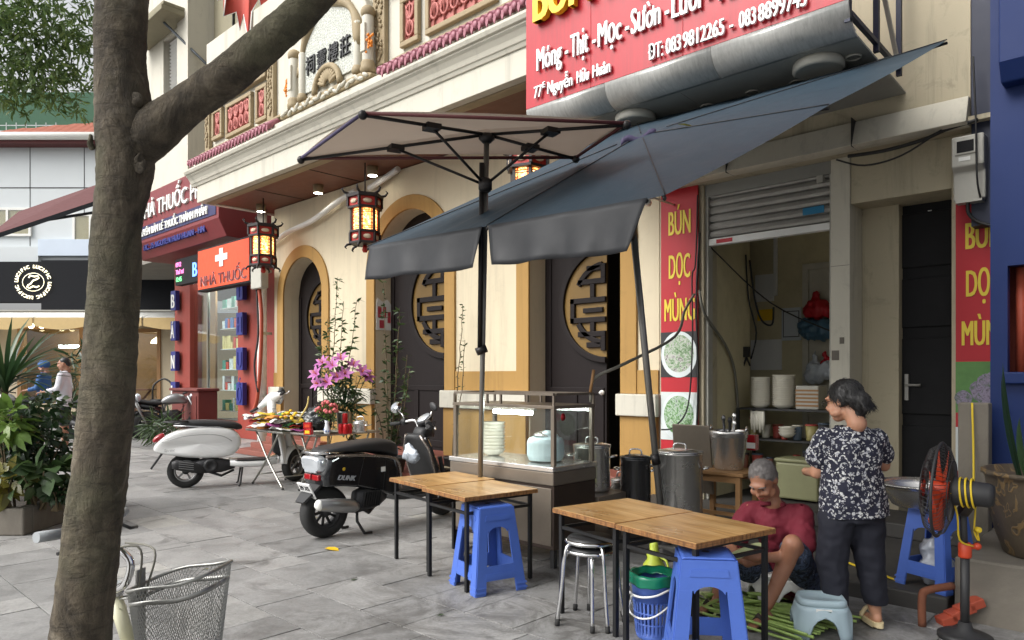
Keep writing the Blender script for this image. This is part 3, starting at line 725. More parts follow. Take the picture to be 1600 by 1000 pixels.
cable([(-3.735,6.80,3.3),(-3.76,6.80,2.6),(-3.80,6.80,2.44),(-3.79,6.79,1.8),(-3.84,6.79,1.1),(-4.0,6.78,.86),(-4.16,6.78,.82)], .009, 'cable_black', 'black cable hanging across the banner with bowls')
cable([(-3.70,6.78,2.9),(-3.74,6.78,2.2),(-3.72,6.78,1.3),(-3.76,6.8,.6)], .012, 'cable_black', 'black cable down the shutter rail')
cable([(-3.715,6.8,2.30),(-3.68,6.85,2.05),(-3.68,7.3,1.75),(-3.69,7.55,1.45),(-3.695,7.65,.9),(-3.70,7.7,.3)], .016, 'cable_grey', 'grey hose curving down the wall inside the shop')
cable([(-3.70,7.85,2.8),(-3.69,7.9,2.3),(-3.62,7.95,1.9),(-3.66,7.9,1.6)], .01, 'cable_black', 'dark cable with plugs hanging at the inner corner')
cable([(-3.70,7.0,2.78),(-3.3,7.6,2.2),(-2.9,8.3,1.9)], .008, 'cable_black', 'black cable slanting across the shop room')
cctv = thing('security_camera', 'small white security camera beside the top of the left banner', 'camera', (-4.05, 6.35, 3.2))
MB().tube([V(-.03,.05,0), V(.05,-.12,-.02)], .035, 14).build('body', 'off_white', cctv)
MB().tube([V(.05,-.121,-.02), V(.055,-.132,-.0215)], .027, 14).build('lens', 'black_door', cctv)
MB().tube([V(0,0,.03), V(0,.1,.06), V(0,.5,.06)], .012, 8).build('bracket', 'off_white', cctv)

# ------------------------------------------------------------------ blue house at the right edge
blue = thing('blue_house', 'blue painted house front at the right edge with barred window', 'building', (1.5, 6.0, 0))
def bp(mb, n, m, **k): return mb.build(n, m, blue, world=True, **k)
bp(MB().box(-1.0, -.94, 5.92, 6.86, 0, 7).box(-.94, 5, 5.92, 6.0, 0, 1.43).box(-.94, 5, 5.92, 6.0, 2.16, 7).box(-.94, -.90, 5.92, 6.0, 1.43, 2.16).box(0, 5, 5.92, 6.0, 1.43, 2.16), 'wall', 'blue_paint')
bp(MB().box(-.94, .3, 6.25, 6.3, 1.3, 2.3), 'window_back', 'brick_red')
bp(MB().prism([(5.80,3.38),(5.72,3.5),(5.72,7),(5.919,7),(5.919,3.38)], -.92, 5, 'x'), 'blue_panel', 'blue_paint', bevel=.01)
bp(MB().box(-.92, .1, 5.86, 5.93, 1.35, 1.428), 'window_sill', 'blue_paint', bevel=.008)
for k in range(3): bp(MB().tube([V(-.85+.075*k, 6.1, 1.43), V(-.85+.075*k, 6.1, 2.16)], .03, 10), 'window_pipe', 'hose_orange')
bp(MB().box(-1.26, -1.02, 6.70, 6.85, 2.6, 7), 'side_board', 'navy_paint')
ledge = tag(MB().box(-.98, 4, 4.76, 5.915, -.02, .36).build('concrete_ledge', 'concrete', None, bevel=.015), 'grey concrete ledge at the right carrying the glazed pot', 'ledge')

cable([(-3.70,7.95,2.75),(-3.66,8.0,2.3),(-3.6,8.05,2.05),(-3.5,8.1,2.0),(-3.48,8.1,2.2)], .012, 'cable_black', 'looped black cable with plug hanging at the corner of the shop room')
plug = tag(MB().box(-.03,.03,-.025,.025,0,.12).tube([V(0,0,0), V(-.04,0,-.10)], .012, 6).tube([V(0,0,0), V(.04,0,-.10)], .012, 6).build('cable_plug', 'cable_black'), 'tangled black plug hanging on the left wall inside the shop', 'plug'); plug.location = (-3.69, 7.85, 1.62)
tag(MB().box(-.02,.02,-.02,.02,0,.9).build('conduit', 'off_white'), 'white vertical conduit on the shop back wall', 'conduit').location = (-3.72, 8.72, 2.4)
# ------------------------------------------------------------------ pharmacy beside the restaurant
plain('brick_paint', lin((142,56,44)), .6, var=.1, scale=3, bump=.15, dirt=.2)
plain('sign_maroon', lin((116,40,44)), .5, var=.08, dirt=.15)
plain('sign_orange', lin((214,74,34)), .45, var=.06)
plain('letter_blue', lin((40,46,120)), .5, var=.08)
plain('steel', lin((170,168,160)), .3, .9, var=.1, scale=8, bump=.04)
plain('tan_wood', lin((150,112,70)), .6, var=.2, scale=5)
plain('sand_wall', lin((190,176,150)), .8, var=.08, scale=2, bump=.1)
plain('black_board', lin((17,19,24)), .7, spec=.2, var=.2, scale=8, stretch=(12,1,1))
plain('panel_white', lin((198,204,206)), .5, var=.04, scale=2)
plain('awning_tan', lin((196,170,120)), .8, var=.1, scale=8)
plain('roof_red', lin((150,84,62)), .8, var=.25, scale=12, bump=.2, bscale=50)
plain('maroon_cloth', lin((84,36,36)), .7, var=.15)
plain('shed_green', lin((40,84,58)), .7, var=.15)
emit('led_blue', (.1,.25,1), 2.5, (.05,.05,.1)); emit('led_mix', (.9,.2,.5), 1.6, (.05,.05,.1)); emit('led_green', (.2,.9,.3), 1.4, (.05,.05,.1))
emit('warm_bulb', (1,.8,.45), 6); emit('logo_light', (1,.9,.6), 1.1, (.9,.85,.7)); emit('shelf_light', (.95,1,.95), 9)
ph = thing('pharmacy', 'red pharmacy front with glass display window and blue vertical lettering', 'building', (-16.6, 7.6, 0))
def fp_(mb, n, m, p=None, **k): return mb.build(n, m, p or ph, world=True, **k)
PY = 7.6
fp_(MB().box(-19.3, -18.35, PY, PY+.5, 0, 4.6), 'column', 'brick_paint', bevel=.01)
fp_(MB().box(-15.75, -12.8, PY, PY+.5, 0, 4.6), 'column', 'brick_paint', bevel=.01)
fp_(MB().box(-18.35, -15.75, PY, PY+.4, 3.9, 4.6), 'lintel', 'brick_paint')
fp_(MB().box(-18.35, -15.75, PY, PY+.3, 0, .35), 'sill', 'brick_paint')
for (a, b) in ((-18.34,-17.55), (-17.5,-15.76)): fp_(MB().box(a, b, PY+.10, PY+.11, .36, 3.9), 'shop_window', 'pane')
fp_(MB().box(-17.55, -17.5, PY+.08, PY+.14, .36, 3.9), 'mullion', 'steel')
fp_(MB().box(-18.34, -17.56, PY+.3, PY+.35, .36, 3.9), 'wood_panel', 'tan_wood'); fp_(MB().box(-17.5, -15.76, PY+.85, PY+.9, .36, 3.9), 'cabinet_back', 'panel_white')
fp_(MB().box(-18.5, -15.5, PY+2.2, PY+2.25, 0, 4.6), 'back_wall', 'sand_wall')
fp_(MB().box(-18.35, -15.75, PY+.25, PY+1.1, 3.80, 3.84), 'light_panel', 'shelf_light')
fp_(MB().box(-30, -12.8, PY+.1, PY+7, 4.6, 4.7), 'ceiling', 'grey_plaster')
rr = random.Random(11)
boxcols = [plain('pack%d' % i, lin(c), .5, var=.1) for i, c in enumerate(((230,232,230),(60,120,190),(220,80,60),(90,160,140),(240,220,150)))]
for k in range(6):
    z = .55 + .5*k
    s_ = fp_(MB().box(-17.4, -15.8, PY+.35, PY+.7, z, z+.02), 'shelf', 'off_white')
    x = -17.35
    while x < -15.9:
        w_ = rr.uniform(.08,.2); h_ = rr.uniform(.14,.34)
        fp_(MB().box(x, x+w_, PY+.38, PY+.55, z+.021, z+.02+h_), 'medicine_pack', rr.choice(boxcols), s_); x += w_+rr.uniform(.01,.06)
plain('cabinet_red', lin((104,44,38)), .6, var=.1, dirt=.2); bx = thing('red_cabinet', 'low brick red street cabinet in front of the pharmacy window', 'cabinet', (-17.2, 7.2, 0))
MB().box(-.75,.75,-.2,.25,0,1.05).build('body','cabinet_red',bx,bevel=.02); MB().box(-.80,.80,-.25,.28,1.052,1.12).build('top','cabinet_red',bx,bevel=.02)
MB().box(-.68,-.06,-.22,-.202,.1,.95).build('door_panel','cabinet_red',bx,bevel=.01); MB().box(.06,.68,-.22,-.202,.1,.95).build('door_panel','cabinet_red',bx,bevel=.01)
# vertical blue letters stand proud of both columns
for (x0, s) in ((-19.15, 'BÁN LẺ'), (-15.50, 'THUỐC')):
    for k in range(4):
        fp_(MB().box(x0, x0+.30, PY-.16, PY-.05, 3.10-.78*k, 3.60-.78*k), 'letter_block', 'letter_blue', bevel=.01)
    for k, ch in enumerate(s.replace(' ', '')[:4]):
        words('lettering', ch, 'off_white' if x0 < -18 else 'letter_blue', ph, V(x0+.04, PY-.17, 3.16-.78*k)-V(-16.6,7.6,0), .50, depth=.012, bold=.015, fit=.22)
# long sign over the front
sgn = thing('pharmacy_sign', 'long maroon pharmacy sign with raised white letters above the shop window', 'sign', (-16.6, 6.6, 4.2))
def ss(mb, n, m, **k): return mb.build(n, m, sgn, world=True, **k)
ss(MB().prism([(6.62,4.25),(6.45,4.6),(6.45,5.75),(7.6,5.75),(7.6,4.25)], -18.8, -14.2, 'x'), 'box', 'sign_maroon', bevel=.015)
for (s, x, z, h, f, m) in (('NHÀ THUỐC PHÚC', -18.45, 5.14, .50, 4.2, 'off_white'), ('CHUYÊN BÁN LẺ THUỐC THÀNH PHẨM', -18.55, 4.74, .24, 3.9, 'off_white'), ('ĐC: 75 NGUYỄN HỮU HUÂN - HN', -18.3, 4.42, .20, 3.4, 'letter_blue')):
    words('lettering', s, m, sgn, V(x, 6.43 if z > 4.6 else 6.50, z)-V(-16.6,6.6,4.2), h, depth=.05, bold=.014, fit=f)
plain('navy_strip', lin((40,40,84)), .5); ss(MB().box(-18.6,-14.3,6.436,6.449,4.68,4.98), 'letter_backing', 'navy_strip')
lb = thing('pharmacy_lightbox', 'orange light box sign with white cross reading NHÀ THUỐC', 'sign', (-14.2, 6.55, 3.2))
def lp(mb, n, m, **k): return mb.build(n, m, lb, world=True, **k)
lp(MB().box(-15.42,-13.05,6.55,6.75,3.20,4.10), 'case', 'black_door', bevel=.01); lp(MB().box(-15.38,-13.09,6.54,6.551,3.24,4.06), 'face', 'sign_orange')
lp(MB().box(-14.33,-14.17,6.525,6.541,3.63,4.0).box(-14.52,-13.98,6.527,6.539,3.75,3.88), 'cross', 'off_white')
words('lettering', 'NHÀ THUỐC', 'sign_maroon', lb, V(-15.25,6.53,3.30)-V(-14.2,6.55,3.2), .30, depth=.012, bold=.004, fit=2.05)
words('lettering', 'NHÀ THUỐC', 'off_white', lb, V(-15.265,6.538,3.297)-V(-14.2,6.55,3.2), .304, depth=.006, bold=.016, fit=2.085)
led = thing('led_sign', 'small led running text sign left of the orange light box', 'sign', (-17.0, 6.7, 3.4))
def lq(mb, n, m, **k): return mb.build(n, m, led, world=True, **k)
lq(MB().box(-17.1,-15.7,6.75,6.9,3.50,4.10), 'case', 'black_door')
words('lettering', 'B', 'led_blue', led, V(-16.15,6.74,3.62)-V(-17,6.7,3.4), .45, depth=.01, bold=.01)
for k, m in enumerate(('led_mix','led_mix','led_green')): words('lettering', ('0912','Thứ tư','12:45')[k], m, led, V(-17.05,6.74,3.92-.17*k)-V(-17,6.7,3.4), .15, depth=.01)
# pipes and bracket boxes where the two houses meet
pp_ = thing('drain_pipe', 'white vertical drain pipe at the corner between pharmacy and restaurant', 'pipe', (-12.98, 6.75, 0))
MB().tube([V(0,0,0), V(0,0,4.6)], .09, 12).build('pipe', 'off_white', pp_)
for z in (1.0, 2.2, 3.4): MB().box(-.11,.11,-.03,.15,z,z+.05).build('clamp', 'steel', pp_)
jb = tag(MB().box(-12.95,-12.55,6.5,6.66,3.05,3.55).build('junction_box', 'plastic_grey', None, bevel=.02), 'beige junction box on the white drain pipe below the small lantern', 'junction box')
cable([(-12.8,6.6,3.05),(-12.75,6.62,2.5),(-12.8,6.62,1.6),(-12.95,6.62,.9),(-13.2,6.6,.6)], .035, 'hose_orange', 'orange brown conduit running down beside the white drain pipe')
cable([(-12.8,6.8,3.9),(-12.1,6.78,4.05),(-11.2,6.78,4.15),(-10.4,6.78,4.35),(-9.9,6.8,4.45)], .05, 'off_white', 'thick white wrapped cable climbing over the first arch')
cable([(-9.55,6.8,4.42),(-9.2,6.79,4.48),(-8.8,6.8,4.58)], .05, 'off_white', 'thick white wrapped cable end by the second lantern')
cable([(-12.9,6.6,3.1),(-12.84,6.6,2.2),(-12.95,6.58,1.6),(-12.85,6.6,1.1)], .02, 'cable_black', 'loose black wire along the drain pipe')

# ------------------------------------------------------------------ older house rising behind the pharmacy
old = thing('old_concrete_house', 'tall beige concrete house with dark louvred shutter behind the pharmacy', 'building', (-18, 8.2, 4.7))
def op(mb, n, m, **k): return mb.build(n, m, old, world=True, **k)
plain('old_concrete', lin((140,134,112)), .9, var=.12, scale=.8, bump=.2, dirt=.35, dcol=lin((84,80,66)))
plain('shutter_dark', lin((40,48,54)), .6, var=.2)
op(MB().box(-22.7,-21.1,8.0,14,4.7,16).box(-21.1,-19.9,8.0,8.3,10.9,16).box(-21.1,-19.9,8.0,8.3,4.7,8.2).box(-19.9,-19.2,7.9,14,4.7,16), 'wall', 'cream_white')
op(MB().box(-19.199,-12.5,8.6,14,4.7,16), 'side_wall', 'old_concrete')
sh2 = op(MB().box(-21.1,-19.9,8.2,8.25,8.2,10.9), 'shutter', 'shutter_dark')
for k in range(26): MB().cbox((-20.5, 8.17, 8.3+.1*k), (1.0,.10,.02), (R(-35),0,0)).build('louvre', 'off_white', sh2, world=True)
op(MB().box(-22.2,-19.4,7.3,8.0,10.95,11.1).box(-22.2,-19.4,7.35,7.9,11.1,11.2), 'window_hood', 'old_concrete', bevel=.02)
op(MB().tube([V(-20.0,7.6,10.9), V(-18.2,8.5,9.0)], .035, 8), 'stay_rod', 'shutter_dark')
op(MB().tube([V(-18.0,8.57,16), V(-18.0,8.57,8.5)], .03, 6).tube([V(-18,8.57,11.4), V(-16.8,8.55,11.1), V(-15.2,8.55,11.0)], .05, 6), 'wall_cable', 'cable_black')
op(MB().box(-16.2,-13.8,7.8,8.6,11.3,13.2), 'air_conditioner', 'shutter_dark', bevel=.02)
op(MB().box(-14.6,-13.2,8.0,8.6,9.6,10.3), 'wall_box', 'plastic_grey', bevel=.02)
flag = thing('festival_flag', 'red festival flag with jagged white edged hem and blue centre hanging above the branch', 'flag', (-13.6, 6.4, 9.6))
plain('flag_red', lin((184,74,62)), .7, var=.12, scale=4); plain('flag_blue', lin((60,66,130)), .7, var=.1)
fo = vw(-4.55, 12.2, 7.38) - V(-13.6,6.4,9.6)
ax = V(SH, CH, 0)
def flagpt(u, z, bulge=0): return fo + ax*u + V(0,0,z) + V(CH,-SH,0)*(.05*math.sin(u*14)+bulge)
hem = [(-.40,.75),(-.46,.42),(-.30,.50),(-.34,.12),(-.16,.24),(-.10,-.06),(-.02,.18),(.06,-.18),(.10,-.30),(.14,.20),(.24,.46),(.30,.10),(.40,.42),(.48,.75)]
fm = MB(); n_ = len(hem)
fm.add([flagpt(u, z) for u, z in hem] + [flagpt(u, 1.4) for u, z in hem], [(i, i+1, n_+i+1, n_+i) for i in range(n_-1)], True)
fm.build('cloth', 'flag_red', flag, solid=.008)
MB().tube([flagpt(u, z) for u, z in hem], .012, 5).build('hem', 'off_white', flag)
MB().add([flagpt(-.14,1.0,.03), flagpt(.0,.62,.03), flagpt(.16,1.0,.03), flagpt(.12,1.4,.03), flagpt(-.14,1.4,.03)], [(0,1,2,3,4)]).build('centre', 'flag_blue', flag, solid=.01)
MB().tube([flagpt(.05,1.5), flagpt(.05,1.42)], .03, 8).tube([flagpt(-.5,1.42), flagpt(.5,1.42)], .02, 6).build('rod', 'tan_wood', flag)

# ------------------------------------------------------------------ corner cafe across the junction (faces the photographer)
cafe = thing("corner_cafe", 'grey panelled corner house with black cafe sign band and tan scalloped awning', 'building', vw(-16.1, 24), VA)
# local frame: x to the right, y away, origin 14 m left and 24 m ahead
def cb(mb, n, m, p=None, **k): return mb.build(n, m, p or cafe, **k)
cb(MB().box(-8,6,.2,6,5.2,9.3), 'upper_wall', 'panel_white')
for k in range(7): cb(MB().box(-7.5+1.83*k,-7.48+1.83*k,.19,.21,5.8,9.3), 'panel_joint', 'black_ink')
cb(MB().box(-8,6,.188,.2,7.75,7.78), 'panel_joint', 'black_ink')
plain('film_wrap', lin((196,208,222)), .35, var=.05, scale=3)
cb(MB().box(-8,.2,.05,.2,5.0,5.75), 'panel_band', 'panel_white'); cb(MB().box(.2,6,.04,.2,5.45,6.0), 'panel_band', 'film_wrap')
cb(MB().box(-8,.5,-.25,.04,3.85,5.2), 'sign_band', 'black_board'); cb(MB().box(.5,6,-.25,.04,3.6,5.25), 'sign_band', 'black_board')
cb(MB().box(-8,6,-.28,.04,3.55,3.60), 'metal_strip', 'steel')
for k in range(8):                             # scalloped awning, one cloth panel each
    a = -8+1.75*k
    cb(MB().add([(a,-.26,3.5),(a+1.75,-.26,3.5),(a+1.72,-1.0,3.28),(a+.03,-1.0,3.28)], [(0,1,2,3)]), 'awning', 'off_white', solid=.03)
    sc_ = [(a+.03+1.69*i/10, 3.28-.26-.12*math.sin(math.pi*i/10)) for i in range(11)]
    cb(MB().prism([(a+1.72,3.28),(a+.03,3.28)] + sc_, -1.02, -1.0, 'y'), 'awning_valance', 'awning_tan')
# shop front: walls with a wide opening and a door
cb(MB().box(-8,-.5,.1,.3,0,3.5).box(1.7,3.2,.1,.3,0,3.5).box(4.3,8.8,.1,.3,0,3.5).box(-.5,1.7,.1,.3,0,.5).box(-.5,1.7,.1,.3,3.1,3.5).box(3.2,4.3,.1,.3,3.0,3.5), 'wall', 'sand_wall')
for (a, b, z0, z1) in ((-.5,1.7,.5,3.1),(3.2,4.3,0,3.0)):
    f = MB()
    for q in ((a,a+.12,z0,z1),(b-.12,b,z0,z1),(a+.12,b-.12,z1-.12,z1)): f.box(q[0],q[1],.05,.35,q[2],q[3])
    o = cb(f, 'window', 'tan_wood'); cb(MB().box(a+.12,b-.12,.2,.21,z0,z1-.12), 'pane', 'pane', o)
cb(MB().box(-8,8.8,3.2,3.3,0,3.6).box(-8,8.8,.3,3.2,3.5,3.54), 'room_wall', 'tan_wood')
rr = random.Random(21)
for k in range(14):
    x = rr.uniform(3.0,4.9); z = .4+.45*(k%5)
    cb(MB().lathe([(.08,0),(.10,.05),(.09,.22),(.04,.28)], 8, Matrix.Translation((x, 2.6, z))), 'shelf_jar', rr.choice(boxcols))
for z in (.38,.83,1.28,1.73,2.18): cb(MB().box(3.0,5.8,2.45,2.8,z-.03,z), 'cafe_shelf', 'tan_wood')
cb(MB().box(-.6,1.2,2.4,2.5,2.45,2.55), 'room_light', 'shelf_light'); cb(MB().box(3.0,4.6,1.4,1.9,3.40,3.44), 'room_light', 'shelf_light'); cb(MB().box(-.4,1.6,1.0,1.6,3.40,3.44), 'room_light', 'shelf_light')  # the two ceiling panels are added glow to brighten the cafe room
for x in (-.3,.4,.75,1.5): cb(MB().ell((x,-.6,3.05),.09,10,7), 'bulb', 'warm_bulb')
cb(MB().lathe([(.28,0),(.24,.1),(.06,.24),(.02,.3)], 12, Matrix.Translation((3.8,1.0,2.55))), 'pendant_lamp', 'warm_bulb')
for x in (-1.9, 5.0):
    cb(MB().tube([V(x,-.02,3.2), V(x,-.6,3.2)], .03, 6).tube([V(x,-.05+.0,2.6), V(x,-.1,2.8), V(x,-.3,2.9), V(x,-.4,2.7), V(x,-.28,2.62)], .03, 6), 'scroll_bracket', 'black_ink')
cb(MB().box(4.75,4.95,.04,.1,1.75,2.1), 'wall_lamp', 'black_ink')
lg = cb(MB().tube([V(.25+.36*math.cos(R(a)) - .0, -.27, 4.52+.30*math.sin(R(a))) for a in range(0,360,20)], .01, 5, closed=True), 'logo', 'logo_light')
for k, ch in enumerate('LUCIFIC LUCIFIC LUCIFIC LUCIFIC '):
    a = 180 - 360*k/32 - 4
    words('lettering', ch, 'logo_light', lg, (.25+.50*math.cos(R(a)), -.28, 4.52+.46*math.sin(R(a))), .16, depth=.02, bold=.008, rot=Euler((R(90), R(-(a-90)), 0)).to_matrix().to_euler() if False else (Matrix.Rotation(R(90-a),3,'Y') @ Matrix.Rotation(R(90),3,'X')).to_euler(), align='CENTER')
cb(MB().tube([V(.25+x,-.28,4.52+z) for x, z in ((-.14,.14),(-.10,.22),(.05,.18),(.16,.20),(.20,.14),(.12,.09),(0,.05),(-.08,-.06),(-.16,-.10),(-.2,-.16),(-.12,-.2),(.0,-.14),(.12,-.17),(.2,-.13))], .025, 6), 'monogram', 'logo_light')
# upper windows with curtains
plain('curtain', lin((186,160,120)), .8, var=.2, scale=6, stretch=(10,10,1))
for (a, b, z0, z1) in ((-3.6,-1.9,6.2,7.0),(-1.7,-.1,6.2,7.0),(1.3,2.5,6.0,6.8)):
    o = cb(MB().box(a,b,.12,.19,z0-.08,z0).box(a,b,.12,.19,z1,z1+.08).box(a,a+.08,.12,.19,z0,z1).box(b-.08,b,.12,.19,z0,z1).box((a+b)/2-.04,(a+b)/2+.04,.12,.19,z0,z1), 'window', 'off_white')
    cb(MB().box(a+.08,b-.08,.165,.18,z0,z1), 'curtain', 'curtain', o); cb(MB().box(a+.08,b-.08,.14,.145,z0,z1), 'pane', 'pane', o)
cb(MB().tube([V(-8,-.3,9.35), V(6,-.3,9.35)], .13, 10), 'gutter', 'off_white'); cb(MB().box(-8,6,-.25,.5,9.12,9.28), 'eaves', 'maroon_cloth')
rf = cb(MB().add([(-1.6,-.2,9.4),(6,-.2,9.4),(6,4,11.4),(1.5,4,11.4)], [(0,1,2,3)]), 'roof', 'roof_red', solid=.12)
for r_ in range(9):
    for k in range(26):
        y_ = -.2+.42*r_; x = -1.4+.3*k+.15*(r_%2)
        if x > -1.5+.32*r_*1.0: cb(MB().cbox((0,0,0),(.27,.46,.05)), 'tile', 'roof_red', rf).location = (x, y_+.1, 9.52+.2*r_)
for o in rf.children: o.rotation_euler = (R(25), 0, 0)
cb(MB().box(-6,1.0,4,4.2,9.3,12.5), 'green_shed', 'shed_green')
def mk_net():
    t = NT('wire_net'); b = t.n('TexChecker', Scale=24); t.l(t.co(), b.inputs['Vector']); t.col((.35,.36,.36)); t.p(Roughness=.5, Metallic=.5); return t.m
_def['wire_net'] = mk_net
nt_ = MB()
for k in range(22): nt_.bar((-8+.36*k,2,9.4),(-8+.36*k,2,10.6),.025)
for k in range(6): nt_.bar((-8,2,9.5+.2*k),(.2,2,9.5+.2*k),.025)
cb(nt_, 'wire_fence', 'wire_net')
aw = thing('maroon_awning', 'long faded maroon shop awning slanting down behind the trunk', 'awning', vw(-9.6, 17, 3.0), VA)
def ap(px, py, dep): return V((px-800)/1120*dep+9.6, dep-17, 1.4+(588-py)*dep/1120-3.0)
MB().add([ap(-20,372,15.5), ap(160,312,17.2), ap(160,287,18.4), ap(30,332,17.4)], [(0,1,2,3)]).build('cloth', 'maroon_cloth', aw, solid=.05)
MB().bar(ap(-20,374,15.5), ap(160,314,17.2), .09).build('front_rail', 'shutter_dark', aw)
MB().bar(ap(20,352,17.0), ap(160,330,18), .06).build('arm', 'shutter_dark', aw)

# cafe terrace bits
ctab = thing('cafe_table', 'small folding cafe table before the cafe door', 'table', vw(-11.9, 22.6, 0), VA); plain('cafe_brown', lin((96,62,44)), .6)
MB().box(-.55,.55,-.3,.3,.96,1.0).build('table_top','cafe_brown',ctab)
for s in (-1,1): MB().bar((-s*.4,s*.2,.0),(s*.4,s*.2,.95),.05).build('leg','cafe_brown',ctab)
cch = thing('cafe_chair', 'dark bentwood cafe chair right of the small cafe table', 'chair', vw(-11.0, 22.4, 0), VA)
MB().lathe([(.0,.62),(.28,.62),(.3,.64),(.28,.68),(0,.69)],18).build('seat','black_ink',cch)
MB().tube(curve_pts([V(-.28,.1,.66), V(-.3,.2,1.1), V(0,.26,1.32), V(.3,.2,1.1), V(.28,.1,.66)],4),.03,8).build('back_hoop','black_ink',cch)
for k in range(4): MB().tube([V(.2*math.cos(R(90*k+45)),.2*math.sin(R(90*k+45)),.62), V(.3*math.cos(R(90*k+45)),.3*math.sin(R(90*k+45)),0)],.025,6).build('leg','black_ink',cch)
# ------------------------------------------------------------------ trees and plants
def mk_bark():
    t = NT('bark'); v = t.co()
    mp = t.co('Object', (9, 9, 4)); n1 = t.noise(1.0, 8, .72, mp, .8); n2 = t.noise(30, 6, .7, v); n3 = t.noise(2.2, 5, .6, v, .4)
    w = t.n('TexWave', Scale=3.2, Distortion=9, Detail=5, _bands_direction='Z'); w.inputs['Detail Scale'].default_value = 2.2; t.l(v, w.inputs['Vector'])
    c = t.ramp(n1, [(.34, (.030,.023,.015)), (.46, (.066,.052,.034)), (.56, (.105,.084,.056)), (.68, (.17,.143,.10))])
    c = t.mix(t.ramp(n3, [(.47, 0.0), (.60, .65)]), c, (.085,.082,.045)); c = t.mix(t.ramp(t.noise(3.4,4,.5,None,1.0), [(.60,0.0),(.66,.8)]), c, (.27,.235,.18))
    c = t.mix(1.0, c, t.ramp(n2, [(.3, .7), (.7, 1.2)]), 'MULTIPLY')
    t.col(c); t.p(Roughness=.9)
    a = t.n('Math', _operation='ADD'); t.l(n1, a.inputs[0]); t.l(t.ramp(t.noise(1.0,6,.7,t.co('Object',(5,5,26)),1.0), [(.40, 0), (.47, .12)]), a.inputs[1])
    b = t.n('Math', _operation='ADD'); t.l(a.outputs[0], b.inputs[0]); m = t.n('Math', _operation='MULTIPLY'); t.l(n2, m.inputs[0]); m.inputs[1].default_value = .5; t.l(m.outputs[0], b.inputs[1])
    vo = t.n('TexVoronoi', Scale=1.0, _feature='DISTANCE_TO_EDGE'); t.l(t.co('Object',(26,26,11)), vo.inputs['Vector']); cr_ = t.n('Math', _operation='MULTIPLY'); t.l(t.ramp(vo.outputs['Distance'],[(0.0,-.5),(.10,0)]) if False else t.ramp(vo.outputs['Distance'],[(0.0,0.0),(.09,1.0)]), cr_.inputs[0]); cr_.inputs[1].default_value = .05; d_ = t.n('Math', _operation='ADD'); t.l(b.outputs[0], d_.inputs[0]); t.l(cr_.outputs[0], d_.inputs[1]); t.bump(d_.outputs[0], 1.0, .022); return t.m
_def['bark'] = mk_bark
def leafmat(name, c, rough=.45, var=.3):
    def mk():
        t = NT(name); g = t.n('NewGeometry')
        k = t.ramp(g.outputs['Random Per Island'], [(0, mul(c, 1-var)), (.6, c), (1, (min(1,c[0]*1.6), min(1,c[1]*1.35), c[2]*1.1))])
        t.col(k); t.p(Roughness=rough)
        tr = t.n('BsdfTranslucent'); t.l(k, tr.inputs['Color']); mx = t.n('MixShader'); mx.inputs[0].default_value = .3
        t.l(t.b.outputs[0], mx.inputs[1]); t.l(tr.outputs[0], mx.inputs[2]); t.l(mx.outputs[0], t.t.nodes['Material Output'].inputs['Surface']); return t.m
    _def[name] = mk
leafmat('leaf_tree', (.12,.20,.06)); leafmat('leaf_dark', (.022,.05,.02), .35); leafmat('leaf_lime', (.14,.24,.05), .4)
leafmat('leaf_spike', (.035,.075,.03), .35); leafmat('leaf_vine', (.045,.085,.028)); leafmat('leaf_croton', (.16,.15,.03), .4)
plain('twig', lin((92,80,58)), .85, var=.2); plain('soil', (.03,.024,.018), .95, var=.4, scale=20, bump=.5)
def leaf(mb, base, d, length, width, up=None, fold=.15, bend=.2, seg=3):
    d = Vector(d).normalized(); up = Vector(up) if up else Vector((0,0,1))
    s = d.cross(up); s = s.normalized() if s.length > 1e-4 else Vector((1,0,0)); n = s.cross(d).normalized()
    base = Vector(base); vs = []; fs = []
    for i in range(seg+1):
        t = i/seg; w = width/2*math.sin(math.pi*min(1, .12+.88*t))**.8 if i < seg else 0.0
        c = base + d*(length*t) - n*(bend*length*t*t)
        vs += [c - s*w + n*fold*w, c, c + s*w + n*fold*w]
    for i in range(seg):
        a = i*3; fs += [(a, a+1, a+4, a+3), (a+1, a+2, a+5, a+4)]
    mb.add(vs, fs, True)
def rdir(rr, zlo=-.3, zhi=1.0):
    a = rr.uniform(0, 2*math.pi); z = rr.uniform(zlo, zhi); q = math.sqrt(max(0, 1-z*z)); return Vector((q*math.cos(a), q*math.sin(a), z))

# street tree in front: trunk with a thick limb to the right
tree = thing('street_tree', 'thick mottled grey brown street tree trunk with one heavy limb reaching right', 'tree', vw(-1.32, 2.2, 0), VA)
def tp(px, py): return V((px-800)/1120*2.2 + 1.32, 0, 1.4 + (588-py)*2.2/1120)
def knobbly(path, rads, seed, n=28, per=12):
    P = [Vector(p) for p in path]; out = []; rs = []
    for i in range(len(P)-1):
        p0, p1, p2, p3 = P[max(i-1,0)], P[i], P[i+1], P[min(i+2,len(P)-1)]
        for k in range(per):
            t = k/per; out.append(.5*((2*p1)+(p2-p0)*t+(2*p0-5*p1+4*p2-p3)*t*t+(3*p1-p0-3*p2+p3)*t**3)); rs.append(rads[i]*(1-t)+rads[i+1]*t)
    out.append(P[-1]); rs.append(rads[-1])
    m = MB().tube(out, rs, n)
    for i, p in enumerate(m.v):
        q = p*7 + V(seed,0,0); c = out[min(i//n, len(out)-1)]; d = (p-c)
        f = .045*noise.noise(q*V(1,1,.6).length if False else Vector((q.x,q.y,q.z*.7))) + .03*noise.noise(p*26+V(seed,3,1)) + .022*noise.noise(p*60) + .02*noise.noise(Vector((p.x*90,p.y*90,p.z*30)))
        m.v[i] = p + d*f*1.3
    return m
